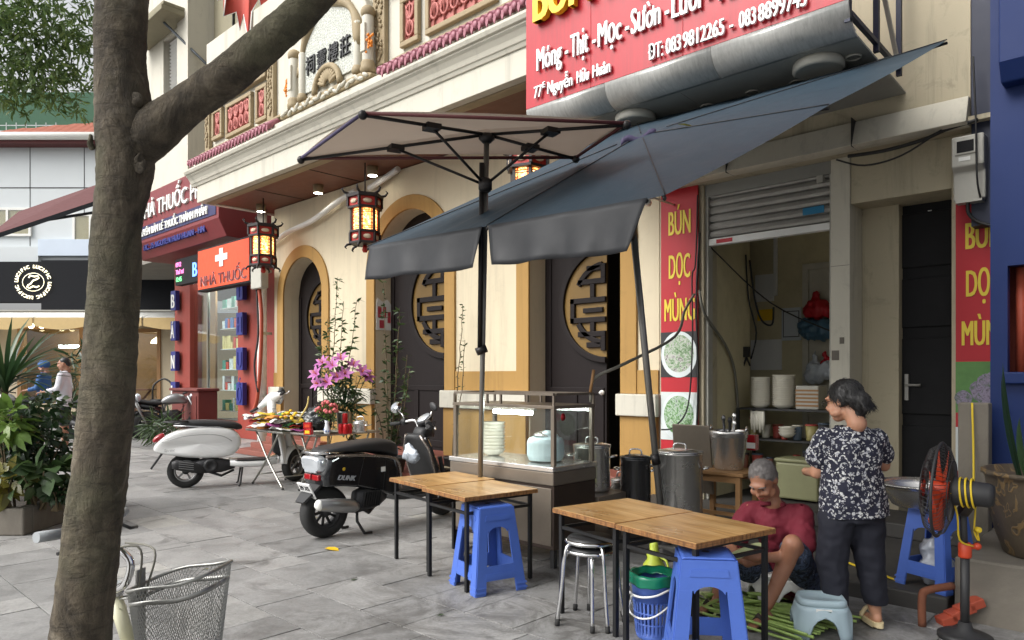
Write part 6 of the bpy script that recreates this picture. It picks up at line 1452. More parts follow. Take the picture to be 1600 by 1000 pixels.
low_stool('low white plastic stool under the seated man', vw(1.62,4.38,0), VA+R(10), 'stool_white', .27, .25, .22)
# chrome stacking stools
cs = thing('chrome_stool', 'lower of two stacked chrome stools under the right pair of tables', 'stool', vw(.45,4.10,0), R(20), 'stacked chrome stools')
def chrome_stool(t, dz, r):
    MB().lathe([(.0,.435+dz),(r-.02,.435+dz),(r-.01,.43+dz),(r,.42+dz),(r,.40+dz),(r-.012,.395+dz),(0,.395+dz)], 26).build('seat', 'seat_vinyl', t)
    MB().tube([V((r+.004)*math.cos(R(a)),(r+.004)*math.sin(R(a)),.408+dz) for a in range(0,360,15)], .012, 8, closed=True).build('seat_ring', 'chrome', t)
    for k in range(4):
        a = R(90*k+20+dz*60); q_ = lambda rr, z: V(rr*math.cos(a), rr*math.sin(a), z)
        l_ = MB().tube(curve_pts([q_(.06,.40+dz), q_(r-.02,.395+dz), q_(r+.02,.36+dz), q_(r+.035+dz*.2,.2), q_(r+.06+dz*.25,.02)], 4), .011, 8).build('leg', 'chrome', t); MB().tube([q_(r+.0565+dz*.25,.035), q_(r+.061+dz*.25,0)], .014, 8).build('rubber_foot', 'rubber', l_)
chrome_stool(cs, 0, .13)
cs2 = thing('chrome_stool', 'upper of two stacked chrome stools under the right pair of tables', 'stool', vw(.45,4.10,0), R(40), 'stacked chrome stools'); chrome_stool(cs2, .055, .135)
# ------------------------------------------------------------------ steel food cart and what stands on it
plain('cart_steel', lin((124,114,102)), .36, .5, var=.2, scale=3, bump=.05, dirt=.3, dcol=(.06,.05,.04)); plain('cart_dark', lin((72,60,53)), .34, .5, var=.25, scale=2.5, bump=.04)
plain('steel_worn', lin((206,204,200)), .24, .85, var=.15, scale=3, bump=.1, bscale=8, bdist=.02); plain('steel_dark', lin((84,84,86)), .25, .8, var=.3, scale=3, bump=.12, bscale=8, bdist=.02)
emit('tube_white', (.92,1.0,.98), 34); plain('porcelain', lin((214,210,196)), .3, var=.04, bump=0); plain('towel_teal', lin((172,190,194)), .85, var=.12, scale=14, bump=.4, bscale=50)
glass('cart_glass', (.97,.99,.98), .03, .05)
ct = thing('food_cart', 'stainless steel food cart with lit glass display case behind the left tables', 'food cart', (-3.9, 4.25, 0))
K = lambda mb, n, m, p=ct, **k: mb.build(n, m, p, world=True, **k)
X0, X1, Y0, Y1 = -4.45, -3.35, 4.0, 4.5
K(MB().box(X0,X1,Y0,Y1,.13,.60), 'cabinet', 'cart_dark', bevel=.006); K(MB().box(X0+.02,X0+.52,Y0-.008,Y0-.001,.16,.58), 'door_panel', 'cart_steel', bevel=.004); K(MB().box(X0+.56,X1-.02,Y0-.008,Y0-.001,.16,.58), 'door_panel', 'cart_steel', bevel=.004)
K(MB().box(X0-.01,X1+.01,Y0-.02,Y1,.602,.70), 'drawer_band', 'cart_steel', bevel=.008); K(MB().box(X0-.015,X1+.015,Y0-.03,Y1+.01,.702,.74), 'counter', 'steel_worn', bevel=.006)
K(MB().box(X0+.3,X1+.02,Y1+.012,4.95,.40,.46), 'burner_shelf', 'cart_steel', bevel=.006); K(MB().box(X1-.02,X1+.02,4.88,4.94,.0,.40).box(X0+.3,X0+.34,4.88,4.94,0,.40), 'shelf_leg', 'cart_steel')
for x in (X0+.02,X1-.02):
    for y in (Y0+.02,Y1-.02): K(MB().box(x-.018,x+.018,y-.018,y+.018,.0,.129), 'foot', 'matt_black'); K(MB().box(x-.016,x+.016,y-.016,y+.016,.741,1.16), 'post', 'cart_steel', bevel=.003)
K(MB().box(X0,X1,Y0,Y1,1.161,1.185), 'roof', 'cart_steel', bevel=.003)
for (a,b,c,d) in ((X0+.04,X1-.04,Y0+.018,Y0+.022),(X0+.04,X1-.04,Y1-.022,Y1-.018)): K(MB().box(a,b,c,d,.75,1.155), 'glass_pane', 'cart_glass')
for x in (X0+.018,X1-.022): K(MB().box(x,x+.004,Y0+.04,Y1-.04,.75,1.155), 'glass_pane', 'cart_glass')
for (y) in (Y0+.012,Y1-.012): K(MB().box(X0+.012,X1-.012,y-.009,y+.009,1.258,1.276), 'top_rail', 'cart_steel')
for x in (X0+.012,X1-.012): K(MB().box(x-.009,x+.009,Y0+.03,Y1-.03,1.258,1.276), 'top_rail', 'cart_steel')
for x in (X0+.012,X0+.40,X0+.55,X1-.012):
    for y in (Y0+.012,Y1-.012): K(MB().box(x-.008,x+.008,y-.008,y+.008,1.186,1.258), 'rail_post', 'cart_steel')
K(MB().tube([V(X0+.40,Y0+.09,1.12), V(X0+.80,Y0+.09,1.12)], .017, 10), 'tube_lamp', 'tube_white'); K(MB().box(X0+.36,X0+.84,Y0+.075,Y0+.105,1.137,1.158), 'lamp_holder', 'off_white')
K(MB().lathe([(.028,0),(0,.001)], 16, Matrix.Translation((X1+.0035,Y0+.1,1.10)) @ Matrix.Rotation(R(90),4,'Y')), 'sticker', 'banner_red')
K(MB().tube([V(X1-.02,Y1-.04,1.27), V(X1+.0,Y1-.02,1.45)], .012, 8), 'cable_post', 'tan_wood')
cable([(X1-.03,Y1-.02,1.2),(X1-.01,Y1-.0,1.38),(-3.25,4.75,1.5),(-3.3,5.6,1.75),(-3.6,6.3,2.05),(-3.72,6.7,2.25)], .013, 'cable_grey', 'grey cable strung from the food cart past the pole to the banner')
def bowl_stack(label, loc, n, r, step, mat='porcelain', group='stacked bowls', hgt=.05):
    t = thing('bowl_stack', label, 'bowls', loc, 0, group)
    for k in range(n): MB().lathe([(r*.45,0),(r*.8,hgt*.45),(r,hgt),(r*1.01,hgt+.004),(r*.94,hgt),(r*.7,hgt*.4),(0,.012)], 20).build('bowl', mat, t).location = (0,0,step*k)
    return t
bowl_stack('stack of white bowls behind the cart glass', (-4.22,4.25,.742), 9, .10, .028)
def stockpot(label, loc, r, h, mat, lid=True, name='stock_pot', cat='pot'):
    t = thing(name, label, cat, loc, R(25)); MB().lathe([(r*.97,0),(r,.02),(r,h-.01),(r*1.03,h-.005),(r*1.03,h+.006),(r*.98,h+.006),(r*.97,h-.02),(0,h-.03)], 28).build('body', mat, t)
    if lid: MB().lathe([(r*1.04,h+.007),(r*1.03,h+.018),(r*.5,h+.035),(0,h+.04)], 28).build('lid', mat, t); MB().tube(curve_pts([V(-.05,0,h+.03), V(-.04,0,h+.075), V(.04,0,h+.075), V(.05,0,h+.03)],3), .007, 8).build('lid_handle', 'chrome', t)
    for s in (-1,1): MB().tube(curve_pts([V(s*r,-.05,h*.78), V(s*(r+.045),-.045,h*.8), V(s*(r+.045),.045,h*.8), V(s*r,.05,h*.78)],3), .008, 8).build('handle', 'chrome', t)
    return t
tp_ = thing('wrapped_pot', 'pot wrapped in a pale teal towel inside the cart', 'pot', (-3.62,4.22,.742))
blob('towel', lambda m: (m.lathe([(.13,.01),(.145,.05),(.145,.15),(.13,.18),(.10,.19)], 20), m.ell((.02,0,.20),(.09,.08,.03)), m.ell((.05,-.03,.22),(.05,.04,.025))), 'towel_teal', tp_, .010, 1)
MB().lathe([(.10,.2),(.09,.215),(.03,.235),(.0,.24)], 18).build('lid', 'steel_worn', tp_)
stockpot('large aluminium pot with lid behind the cart', (-3.58,4.76,.461), .15, .36, 'steel_worn')
stockpot('dark stock pot standing left of the parasol pole', vw(1.02,5.92,.30), .125, .42, 'steel_dark')
stockpot('tall dented steel stock pot right of the parasol pole', vw(1.38,5.90,.22), .185, .55, 'steel_worn')
stockpot('lidded aluminium pot half hidden behind the dark stock pot', vw(.95,6.15,.2), .1, .30, 'steel_worn')
for i, (l, d, h) in enumerate(((1.02,5.92,.30),(1.38,5.90,.22),(.95,6.15,.2))):
    s = thing('gas_burner', ('black gas burner ring under the dark stock pot','black gas burner ring under the tall dented pot','black gas burner ring under the lidded aluminium pot')[i], 'burner', vw(l,d,.1)); hh = h-.1
    MB().tube([V(.12*math.cos(R(a)),.12*math.sin(R(a)),hh-.012) for a in range(0,360,20)], .011, 6, closed=True).build('ring', 'matt_black', s)
    for k in range(3): MB().bar((.12*math.cos(R(120*k)),.12*math.sin(R(120*k)),0),(.12*math.cos(R(120*k)),.12*math.sin(R(120*k)),hh-.015),.02).build('leg','matt_black',s)
    MB().lathe([(.05,.02),(.06,.05),(.04,.07)],12).build('nozzle','matt_black',s)
wt_ = thing('work_table', 'small brown wooden table with bucket beside the shop opening', 'table', vw(1.86,6.25,.1), VA+R(-43))
for sx in (-1,1):
    for sy in (-1,1): MB().box(sx*.2-.022,sx*.2+.022,sy*.16-.022,sy*.16+.022,0,.46).build('leg','tan_wood',wt_,bevel=.003)
    MB().box(-.2,.2,sx*.16-.012,sx*.16+.012,.40,.458).build('apron','tan_wood',wt_); MB().box(-.2,.2,sx*.16-.012,sx*.16+.012,.12,.15).build('stretcher','tan_wood',wt_)
MB().box(-.26,.26,-.21,.21,.461,.49).build('table_top','tan_wood',wt_,bevel=.005)
bu = thing('steel_bucket', 'shiny steel bucket full of utensils on the small wooden table', 'bucket', vw(1.89,6.25,.591))
MB().lathe([(.115,0),(.12,.01),(.155,.28),(.162,.285),(.158,.30),(.165,.305),(.165,.335),(.158,.34),(.155,.33),(.15,.28),(.11,.02),(0,.02)], 30).build('body','steel_worn',bu)
for s in (-1,1): MB().tube([V(s*.165,-.02,.34), V(s*.165,0,.375), V(s*.165,.02,.34)], .008, 6).build('ear','chrome',bu)
for k,(x,y,h,m) in enumerate(((-.05,.0,.44,'steel_dark'),(.03,.04,.46,'steel_worn'),(-.02,.06,.42,'matt_black'),(.06,-.02,.40,'steel_worn'))): MB().tube([V(x*.4,y*.4,.03), V(x,y,h)], .012, 8).ell((x,y,h),(.022,.008,.03),8,6).build('utensil',m,bu)
board = tag(MB().box(-.18,.18,-.012,.012,0,.62).build('steel_board','cart_steel',None,bevel=.004), 'grey metal board leaning behind the bucket', 'board'); board.location = vw(1.66,6.5,.35); board.rotation_euler = (R(8),0,VA+R(-40))

# ------------------------------------------------------------------ inside the shop
sf = thing('shop_shelf', 'dark metal shelf unit holding bowl stacks inside the shop', 'shelf', (-3.15,7.75,.1))
for x in (-.5,.62):
    for y in (-.2,.2): MB().box(x-.015,x+.015,y-.015,y+.015,0,.93).build('post','matt_black',sf)
for z in (.25,.6,.93): MB().box(-.515,.635,-.215,.215,z,z+.02).build('shelf_board','matt_black',sf)
bowl_stack('left stack of white bowls on the dark shop shelf', (-3.42,7.62,1.05), 13, .105, .024); bowl_stack('right stack of white bowls on the dark shop shelf', (-3.18,7.66,1.05), 14, .12, .024); bowl_stack('short stack of cream bowls hanging below the tall stacks', (-3.1,7.56,.75), 3, .09, .03)
crate = thing('plastic_crate', 'pale brown crate beside the bowl stacks', 'crate', (-2.92,7.75,1.05)); MB().box(-.12,.12,-.12,.12,0,.25).build('body','plastic_grey',crate,bevel=.01)
for k in range(5): MB().box(-.121,.121,-.124,-.1201,.03+.04*k,.05+.04*k).build('slot','tan_wood',crate)
bx2 = thing('storage_box', 'pale green storage box on the floor behind the man', 'box', (-2.95,7.6,.12)); plain('box_green', lin((140,140,104)), .5); MB().box(-.22,.22,-.18,.18,0,.38).build('body','box_green',bx2,bevel=.02); MB().box(-.23,.23,-.19,.19,.382,.42).build('lid','box_green',bx2,bevel=.012)
bg3 = blob('red_bag', lambda m: (m.ell((0,0,0),(.17,.1,.12)), m.ell((-.02,0,.14),(.05,.04,.07)), m.ell((.1,0,-.03),(.1,.08,.08))), 'banner_red', None, .02, 2); bg3.location = (-3.17,8.6,2.19); tag(bg3, 'red plastic bag hanging on the inner door frame', 'plastic bag')
plain('bag_blue', lin((70,104,128)), .35, var=.3, scale=8, bump=.5, bscale=20)
bg4 = blob('blue_bag', lambda m: (m.ell((0,0,0),(.26,.12,.13)), m.ell((-.15,0,.05),(.1,.08,.09)), m.ell((.15,0,-.04),(.16,.08,.09))), 'bag_blue', None, .02, 2); bg4.location = (-3.14,8.6,1.95); tag(bg4, 'blue plastic bundle hanging below the red bag', 'plastic bag')
bg5 = blob('clear_bag', lambda m: (m.ell((0,0,0),(.12,.1,.14)), m.ell((0,0,.16),(.03,.03,.1)), m.ell((.14,0,.02),(.1,.08,.12))), 'bag_plastic', None, .02, 2); bg5.location = (-3.2,8.6,1.44); tag(bg5, 'clear plastic bag hanging beside the crate', 'plastic bag')
bg6 = blob('red_bag', lambda m: (m.ell((0,0,0),(.05,.04,.08)), m.ell((0,0,.08),(.03,.03,.06))), 'banner_red', None, .015, 2); bg6.location = (-3.08,8.6,1.56); tag(bg6, 'small red bag knot beside the clear bag', 'plastic bag')
for b_ in (bg3,bg4,bg5,bg6):                     # crumpled film
    for v_ in b_.data.vertices: v_.co += v_.normal*(.035*noise.noise(v_.co*13+V(b_.location.z,0,0))+.018*noise.noise(v_.co*31))
for (x,z,w_,h_,m,lab) in ((-3.85,1.48,.40,.38,'off_white','blank white paper sheet pinned to the shop back wall'),(-3.53,1.84,.24,.40,'panel_white','framed notice on the shop back wall'),(-3.87,2.34,.24,.34,'off_white','white fuse box on the shop back wall'),(-3.86,2.10,.2,.14,'letter_yellow','yellow sticker below the fuse box')):
    o = tag(MB().box(-w_/2,w_/2,-.02,0,0,h_).build('wall_paper' if m != 'off_white' else 'paper_sheet', m, None, bevel=.003), lab, 'notice'); o.location = (x,8.748,z)
    if h_ == .40: MB().box(-.10,.10,-.023,-.0205,.04,.36).build('print_frame','black_ink',o); MB().box(-.09,.09,-.026,-.0235,.05,.35).build('print_face','panel_white',o)
rd = thing('red_radio', 'small red and white socket block behind the man', 'socket', vw(2.15,6.4,.74)); MB().box(-.04,.04,-.04,.04,0,.14).build('body','tail_red',rd,bevel=.008); MB().box(-.042,.042,-.044,-.0405,.02,.07).build('face','off_white',rd)
tw = thing('hanging_gloves', 'pale rubber gloves hanging from the shelf edge', 'gloves', (-3.40,7.50,1.02)); m=MB()
for k in range(5): m.tube([V(-.06+.03*k,0,0), V(-.06+.032*k,-.01,-.1), V(-.06+.03*k,-.01,-.2-.03*(k%2))], [.018,.02,.01], 8)
m.build('gloves','porcelain',tw)

# ------------------------------------------------------------------ folding tables with wares beside the white scooter
def fold_table(label, x0, x1, y0, y1, h=.72):
    cx, cy = (x0+x1)/2, (y0+y1)/2; t = thing('folding_table', label, 'table', (cx,cy,0), 0, 'steel folding tables'); w, d = (x1-x0)/2, (y1-y0)/2
    MB().box(-w,w,-d,d,h-.025,h).build('table_top','steel',t,bevel=.006)
    for sy in (-1,1):
        for sx in (-1,1): MB().tube(curve_pts([V(-sx*w*.6,sy*d*.8,h-.03), V(0,sy*d*.8,h*.5), V(sx*w*.5,sy*d*.8,.14), V(sx*w*.8,sy*d*.8,.02)],4), .013, 8).build('leg','steel',t); MB().ell((sx*w*.8,sy*d*.8,.015),(.018,.018,.015),8,6).build('foot','rubber',t)
    for sx in (-1,1): MB().tube([V(sx*w*.5,-d*.8,.14), V(sx*w*.5,d*.8,.14)], .009, 8).build('brace','steel',t)
    return t
fold_table('steel folding table heaped with coloured paper beside the white scooter', -8.95,-8.0,4.42,5.0)
fold_table('steel folding table with flower vase and red cans', -7.96,-7.38,4.5,5.42)
papcols = [plain('paper%d'%i, lin(c), .75, var=.1) for i,c in enumerate(((226,226,222),(226,226,222),(222,224,222),(216,218,214),(218,222,224),(226,222,214),(206,178,60),(66,120,72),(192,66,60),(150,70,130),(220,140,60)))]
rr = random.Random(17)
for k in range(70):
    cxp, cyp = rr.uniform(-8.95,-7.98), rr.uniform(4.40,4.92); z = .725+.0030*k; a = rr.uniform(0,6.28); m = MB(); w_, d_ = rr.uniform(.08,.15), rr.uniform(.06,.10); ph_ = rr.uniform(0,6)
    m.grid(lambda u, v: V((u-.5)*w_*2, (v-.5)*d_*2, .012*math.sin(u*7+ph_)*(1 if u>.2 else .5)+.010*math.cos(v*6+ph_) - (.03*max(0,abs(u-.5)-.35)*4)), 6, 4)
    o = m.build('paper_offering', rr.choice(papcols), None, solid=.004); o.location = (cxp,cyp,z); o.rotation_euler = (0,0,a)
    tag(o, 'loose coloured paper sheet in the heap on the folding table', 'paper', 'papers heaped on the folding table')
tray = tag(MB().lathe([(.0,0),(.26,0),(.30,.02),(.31,.022),(.26,.006)],24).build('round_tray','steel'), 'wide steel tray standing on the paper heap', 'tray'); tray.location=(-8.62,4.85,.87); tray.scale=(1.2,.8,1)
plain('cola_red', lin((186,24,30)), .3, .3, var=.05); plain('vase_white', lin((220,224,228)), .25, var=.03); plain('rose_pink', lin((214,110,112)), .6, var=.2); plain('lily_pink', lin((180,104,166)), .5, var=.18, scale=10); plain('glass_black', (.01,.012,.012), .15, var=.2, scale=12, bump=.6, bscale=25)
def bz(px, dep, z): return vw((px-800)/1120*dep, dep, z)
for i,(px,dep,z) in enumerate(((533,8.5,.72),(540,8.45,.72),(546,8.5,.72),(539,8.5,.842))):
    t = thing('drink_can', ('leftmost of the three red drink cans at the foot of the pile','middle red drink can at the foot of the pile','rightmost of the three red drink cans at the foot of the pile','red drink can standing on top of the three others')[i], 'can', bz(px,dep,z)); MB().lathe([(.026,0),(.033,.008),(.033,.105),(.026,.118),(.024,.12)],16).build('body','cola_red',t); MB().lathe([(.024,.1201),(.0,.1205)],16).build('lid','chrome',t)
    words('lettering','Cola','off_white',t,V(-.02,-.034,.05),.022,depth=.002,rot=(R(90),0,R(40))) if False else None
for i,(px,dep,z) in enumerate(((482,8.35,.72),(481,8.35,.792))):
    t = thing('red_carton', ('lower red and gold carton at the folding table corner','upper red carton at the folding table corner')[i], 'carton', bz(px,dep,z), .5+.2*i); MB().box(-.045,.045,-.03,.03,0,.07).build('box','cola_red',t,bevel=.003); MB().box(-.03,.03,-.0315,-.0302,.015,.05).build('print','letter_yellow' if i==0 else 'sign_orange',t)
vz = thing('flower_vase', 'small blue and white vase with pink roses on the folding table', 'vase', bz(511,8.45,.72)); MB().lathe([(.03,0),(.036,.01),(.04,.05),(.025,.10),(.022,.13),(.032,.16),(.028,.16),(.018,.13)],18).build('vase','vase_white',vz)
m=MB(); plain('delft', lin((70,100,160)), .3)
for k in range(7): m.ell((.034*math.cos(k*.9),.034*math.sin(k*.9),.035+.008*(k%3)),(.012,.012,.014),6,5)
m.build('painting','delft',vz); rr=random.Random(4); m=MB(); m2=MB(); m3=MB()
for k in range(24):
    d=rdir(rr,.2,1); e=V(d.x*.13,d.y*.13,.22+d.z*.17); m.tube([V(0,0,.14), e*.6+V(0,0,.04), e],.004,5); m2.ell(e,(.024,.024,.022),8,6); m2.ell(e+V(.006,0,.012),(.014,.014,.014),7,5)
    for j in range(10): leaf(m3, e*rr.uniform(.55,.95)+V(0,0,.03), rdir(rr,-.3,.7), .05,.02)
m.build('stems','leaf_vine',vz); m2.build('roses','rose_pink',vz); m3.build('leaves','leaf_lime',vz)
ly = thing('lily_bouquet', 'big bouquet of pink lilies in a steel vase behind the folding tables', 'flowers', bz(538,9.2,.72)); MB().lathe([(.08,0),(.085,.01),(.1,.22),(.105,.23)],18).build('vase','steel',ly); rr=random.Random(6); st=MB(); lfv=MB(); pet=MB(); stm=MB()
for (px,py,dp) in ((495,585,9.0),(505,568,9.1),(520,572,9.0),(533,562,9.15),(540,585,9.0),(552,572,9.2),(566,582,9.1),(572,590,9.15),(512,598,8.95),(498,600,9.05),(528,590,9.0)):
    e = vw((px-800)/1120*dp,dp,1.4+(588-py)*dp/1120)-bz(538,9.2,.72); st.tube(curve_pts([V(0,0,.18), e*.55+V(0,0,.05), e],3),.006,5)
    od=(e-V(0,0,.4)).normalized()+V(CH,-SH,0)*.6; od.normalize()
    for j in range(6):
        a=R(60*j); s_=od.orthogonal().normalized(); t_=od.cross(s_); r_=(s_*math.cos(a)+t_*math.sin(a)); leaf(pet, e, od*.7+r_*.75, .12,.055, od, bend=.35, fold=.1, seg=4)
    for j in range(5): stm.tube([e, e+od*.08+rdir(rr,-1,1)*.025],.003,4)
for k in range(170):
    h=rr.uniform(.25,.8); a=rr.uniform(0,6.28); r_=rr.uniform(.02,.30)*min(1,h/.5); leaf(lfv, V(r_*math.cos(a),r_*math.sin(a),h), V(math.cos(a),math.sin(a),rr.uniform(-.5,.9)), rr.uniform(.12,.2),.045, bend=.3)
st.build('stems','leaf_vine',ly); lfv.build('leaves','leaf_dark',ly); pet.build('petals','lily_pink',ly); stm.build('stamens','orange_flower',ly)
pn = stockpot('small steel saucepan at the right end of the folding table', bz(563,8.75,.72), .085, .11, 'steel_worn', True, 'saucepan'); 
gb = blob('black_bag', lambda m: (m.ell((0,0,.1),(.26,.2,.12)), m.ell((.05,.02,.2),(.17,.14,.12)), m.ell((-.1,0,.06),(.2,.2,.08))), 'glass_black', None, .025, 1); gb.location = bz(492,9.0,.72); [setattr(v_,'co',v_.co+v_.normal*(.03*noise.noise(v_.co*14)+.014*noise.noise(v_.co*34))) for v_ in gb.data.vertices]; tag(gb,'shiny black rubbish bag behind the vase on the folding table','rubbish bag')
for i,(px,dep) in enumerate(((504,8.6),(520,8.6))):
    t=tag(MB().lathe([(.03,0),(.06,.005),(.105,.022),(.11,.024),(.06,.012),(0,.008)],20).build('plate','porcelain'),('white plate left of the rose vase','white plate right of the rose vase')[i],'plate'); t.location=bz(px,dep,.722)
yf = thing('yellow_flowers', 'small bunch of yellow flowers on the heap of papers', 'flowers', bz(449,8.7,.86)); m=MB(); rr=random.Random(2)
for k in range(18): m.ell((rr.gauss(0,.07),rr.gauss(0,.05),.03+rr.random()*.09),(.022,.022,.016),7,5)
m.build('blossoms','letter_yellow',yf); m=MB()
for k in range(30): leaf(m, V(rr.gauss(0,.06),rr.gauss(0,.05),.02+rr.random()*.06), rdir(rr,-.2,.8), .05,.02)
m.build('leaves','leaf_vine',yf)
bn = MB().tube(curve_pts([V(0,0,0), V(.06,0,.08), V(.13,0,.2), V(.15,0,.32)],4),[.010]*4+[.012]*4+[.010]*4+[.004],8).build('yellow_horn', plain('horn_pale', lin((206,184,110)), .6)); bn.location=bz(463,8.7,.84); bn.rotation_euler=(0,0,VA); tag(bn,'curved yellow paper horn standing on the heap of papers','decoration')

# ------------------------------------------------------------------ waste basket, vegetables
def mk_bin():
    t = NT('bin_blue'); t.col(lin((84,112,190))); t.p(Roughness=.4); return t.m
_def['bin_blue'] = mk_bin
wbk = thing('waste_basket', 'blue lattice waste basket with green bag and white handle under the right tables', 'waste basket', vw(.76,3.86,0))
MB().lathe([(.085,0),(.09,.01),(.092,.04),(.0,.045)],28).build('bottom','bin_blue',wbk); MB().lathe([(.107,.20),(.118,.30),(.123,.305),(.123,.315),(.114,.31),(.104,.20)],28).build('upper_band','bin_blue',wbk)
m=MB()
for k in range(30):
    a=R(12*k); m.bar((.092*math.cos(a),.092*math.sin(a),.03),(.107*math.cos(a),.107*math.sin(a),.205),.011,.006)
for z,r_ in ((.085,.097),(.145,.102)): m.tube([V(r_*math.cos(R(a)),r_*math.sin(R(a)),z) for a in range(0,360,15)],.005,6,closed=True)
m.build('lattice','bin_blue',wbk)
plain('bag_green', lin((20,112,84)), .22, var=.3, scale=12, bump=.7, bscale=22); plain('film_clear', lin((190,196,206)), .2, var=.1, scale=10, bump=.6, bscale=25)
def liner(u,v): a=2*math.pi*u; r_=.128-.05*max(0,v-.55)/.45+.006*noise.noise(V(math.cos(a)*4,math.sin(a)*4,v*5)); return V(r_*math.cos(a), r_*math.sin(a), .29+.10*v*(1 if v<.55 else 1.1-.8*(v-.55)) - .10*max(0,v-.55)+.015*noise.noise(V(a*2,v*3,1)))
MB().grid(liner,40,10).build('bag_liner','bag_green',wbk,solid=.003)
MB().grid(lambda u,v: V((.126+.012*noise.noise(V(u*25,v*4,3)))*math.cos(2*math.pi*u)*(1-.06*v),(.126+.012*noise.noise(V(u*25,v*4,3)))*math.sin(2*math.pi*u)*(1-.06*v),.30-.14*v*(1+.3*noise.noise(V(u*6,0,7)))),40,6).build('clear_liner','cart_glass',wbk)
MB().tube(curve_pts([V(-.128,0,.29), V(-.09,-.11,.26), V(.0,-.145,.245), V(.09,-.11,.26), V(.128,0,.29)],4),.006,8).build('handle','off_white',wbk); MB().tube(curve_pts([V(-.12,-.02,.20), V(-.08,-.11,.15), V(.0,-.135,.13), V(.08,-.11,.15), V(.12,-.02,.20)],4),.005,8).build('handle','off_white',wbk)
plain('stalk_green', lin((150,176,96)), .4, var=.25, scale=10); plain('stalk_pale', lin((196,204,150)), .4, var=.2, scale=10)
def stalk(label, pts, r, mat='stalk_green', group='taro stalks on the ground'):
    base=Vector(pts[0]); P=curve_pts([Vector(p)-base for p in pts],3); o=MB().tube(P,[r*(1-.4*i/len(P)) for i in range(len(P))],7).build('taro_stalk',mat); o.location=base; return tag(o,label,'vegetable',group)
rr=random.Random(12)
for k in range(26):                              # long stalks lying side by side on the ground
    l0_=1.05+.02*k+rr.uniform(-.03,.03); a=vw(l0_-.05,4.32+rr.uniform(-.06,.06),.02+.012*(k%3)); b_=vw(l0_+.42,3.72+.014*k+rr.uniform(-.03,.03),.02+.012*(k%3)); mid=a.lerp(b_,.5)+V(rr.uniform(-.02,.02),rr.uniform(-.02,.02),rr.uniform(0,.015))
    stalk('long green taro stalk lying in the bundle on the paving', [a,mid,b_], rr.uniform(.009,.013), 'stalk_green', 'taro stalks in the bundle')
for k in range(60):                              # peelings heaped between the stool and the man
    c=vw(1.30+rr.gauss(0,.12),4.28+rr.gauss(0,.09),.03+.09*rr.random()*math.exp(-rr.random())); d=rdir(rr,-.15,.3)*rr.uniform(.06,.16)
    m=MB(); leaf(m,V(0,0,0),d,d.length*1.6,rr.uniform(.02,.035),rdir(rr,.4,1),bend=rr.uniform(-.3,.5),seg=4); o=m.build('vegetable_peel',rr.choice(('stalk_green','stalk_pale','leaf_lime')),None,solid=.003); o.location=c; tag(o,'curled green vegetable peel in the heap beside the seated man','vegetable peel','peelings heaped by the man')
sq = thing('held_stalk', 'thick pale green taro stem held in the seated man\'s hands', 'vegetable', vw(1.24,3.98,.40), VA)
MB().tube(curve_pts([V(-.10,0,-.04), V(.0,0,.005), V(.10,.0,.045), V(.16,.0,.055)],4),[.012,.016,.02,.022,.024,.025,.025,.026,.027,.027,.025,.02,.01],10).build('stem','stalk_pale',sq)
jg = thing('green_jug', 'lime green plastic jug beside the parasol pole', 'jug', vw(.98,4.95,0)); plain('lime_plastic', lin((176,190,70)), .4); MB().lathe([(.07,0),(.08,.02),(.075,.10),(.045,.14),(.05,.17),(.03,.20),(.03,.24),(.02,.26),(0,.26)],18).build('body','lime_plastic',jg); MB().tube(curve_pts([V(.07,0,.05), V(.11,0,.08), V(.1,0,.14), V(.05,0,.16)],3),.009,6).build('handle','lime_plastic',jg)
# ------------------------------------------------------------------ floor fan, basin, glazed pot
plain('fan_orange', lin((186,64,34)), .4, var=.06); plain('cable_yellow', lin((214,184,40)), .5, var=.05); plain('rust', lin((110,66,46)), .9, var=.35, scale=14, bump=.5)
fn = thing('pedestal_fan', 'black pedestal fan with orange blades and yellow cord wound round the motor', 'fan', vw(2.42,3.83,0), VA)
N_ = lambda mb,n,m,p=fn,**k: mb.build(n,m,p,**k)
def fz(py): return 1.4+(588-py)*3.83/1120
N_(MB().tube([V(0,0,.03), V(0,0,fz(868))],.022,14),'lower_pole','matt_black'); N_(MB().lathe([(.03,0),(.032,.01),(.032,.07),(.026,.08)],16,Matrix.Translation((0,0,fz(868)-.01))),'height_collar','fan_orange'); N_(MB().tube([V(0,0,fz(870)), V(-.012,0,fz(790))],.017,12),'upper_pole','matt_black'); N_(MB().tube([V(.02,0,fz(855)), V(.055,-.01,fz(853))],.014,10).ell((.06,-.01,fz(853)),.02,10,7),'clamp_knob','fan_orange')
N_(MB().lathe([(.13,0),(.13,.02),(.11,.03),(.04,.05),(.03,.09)],26),'base','matt_black')
fa = V(-.76,.64,.04).normalized(); fc = V(-.17,-.06,fz(762)); Mfan = Matrix.Translation(fc) @ fa.to_track_quat('Z','Y').to_matrix().to_4x4()
N_(MB().lathe([(.0,-.24),(.05,-.24),(.062,-.22),(.065,-.12),(.075,-.07),(.07,-.055),(0,-.05)],20,Mfan),'motor','matt_black'); N_(MB().bar(Mfan@V(0,0,-.14)-V(0,0,.04), V(-.012,0,fz(800)),.045,.05),'tilt_bracket','matt_black')
Rf=.245; cg=MB()
for k in range(60):
    a=2*math.pi*k/60
    for (pts) in ([(.05,-.065),(.16,-.055),(.225,-.03),(Rf,0)],[(.045,.075),(.13,.072),(.21,.05),(Rf,0)]): cg.tube([Mfan@V(r_*math.cos(a+.25*(1-r_/Rf)),r_*math.sin(a+.25*(1-r_/Rf)),z) for r_,z in pts],.0016,4,caps=False,sm=False)
go=N_(cg,'guard','matt_black')
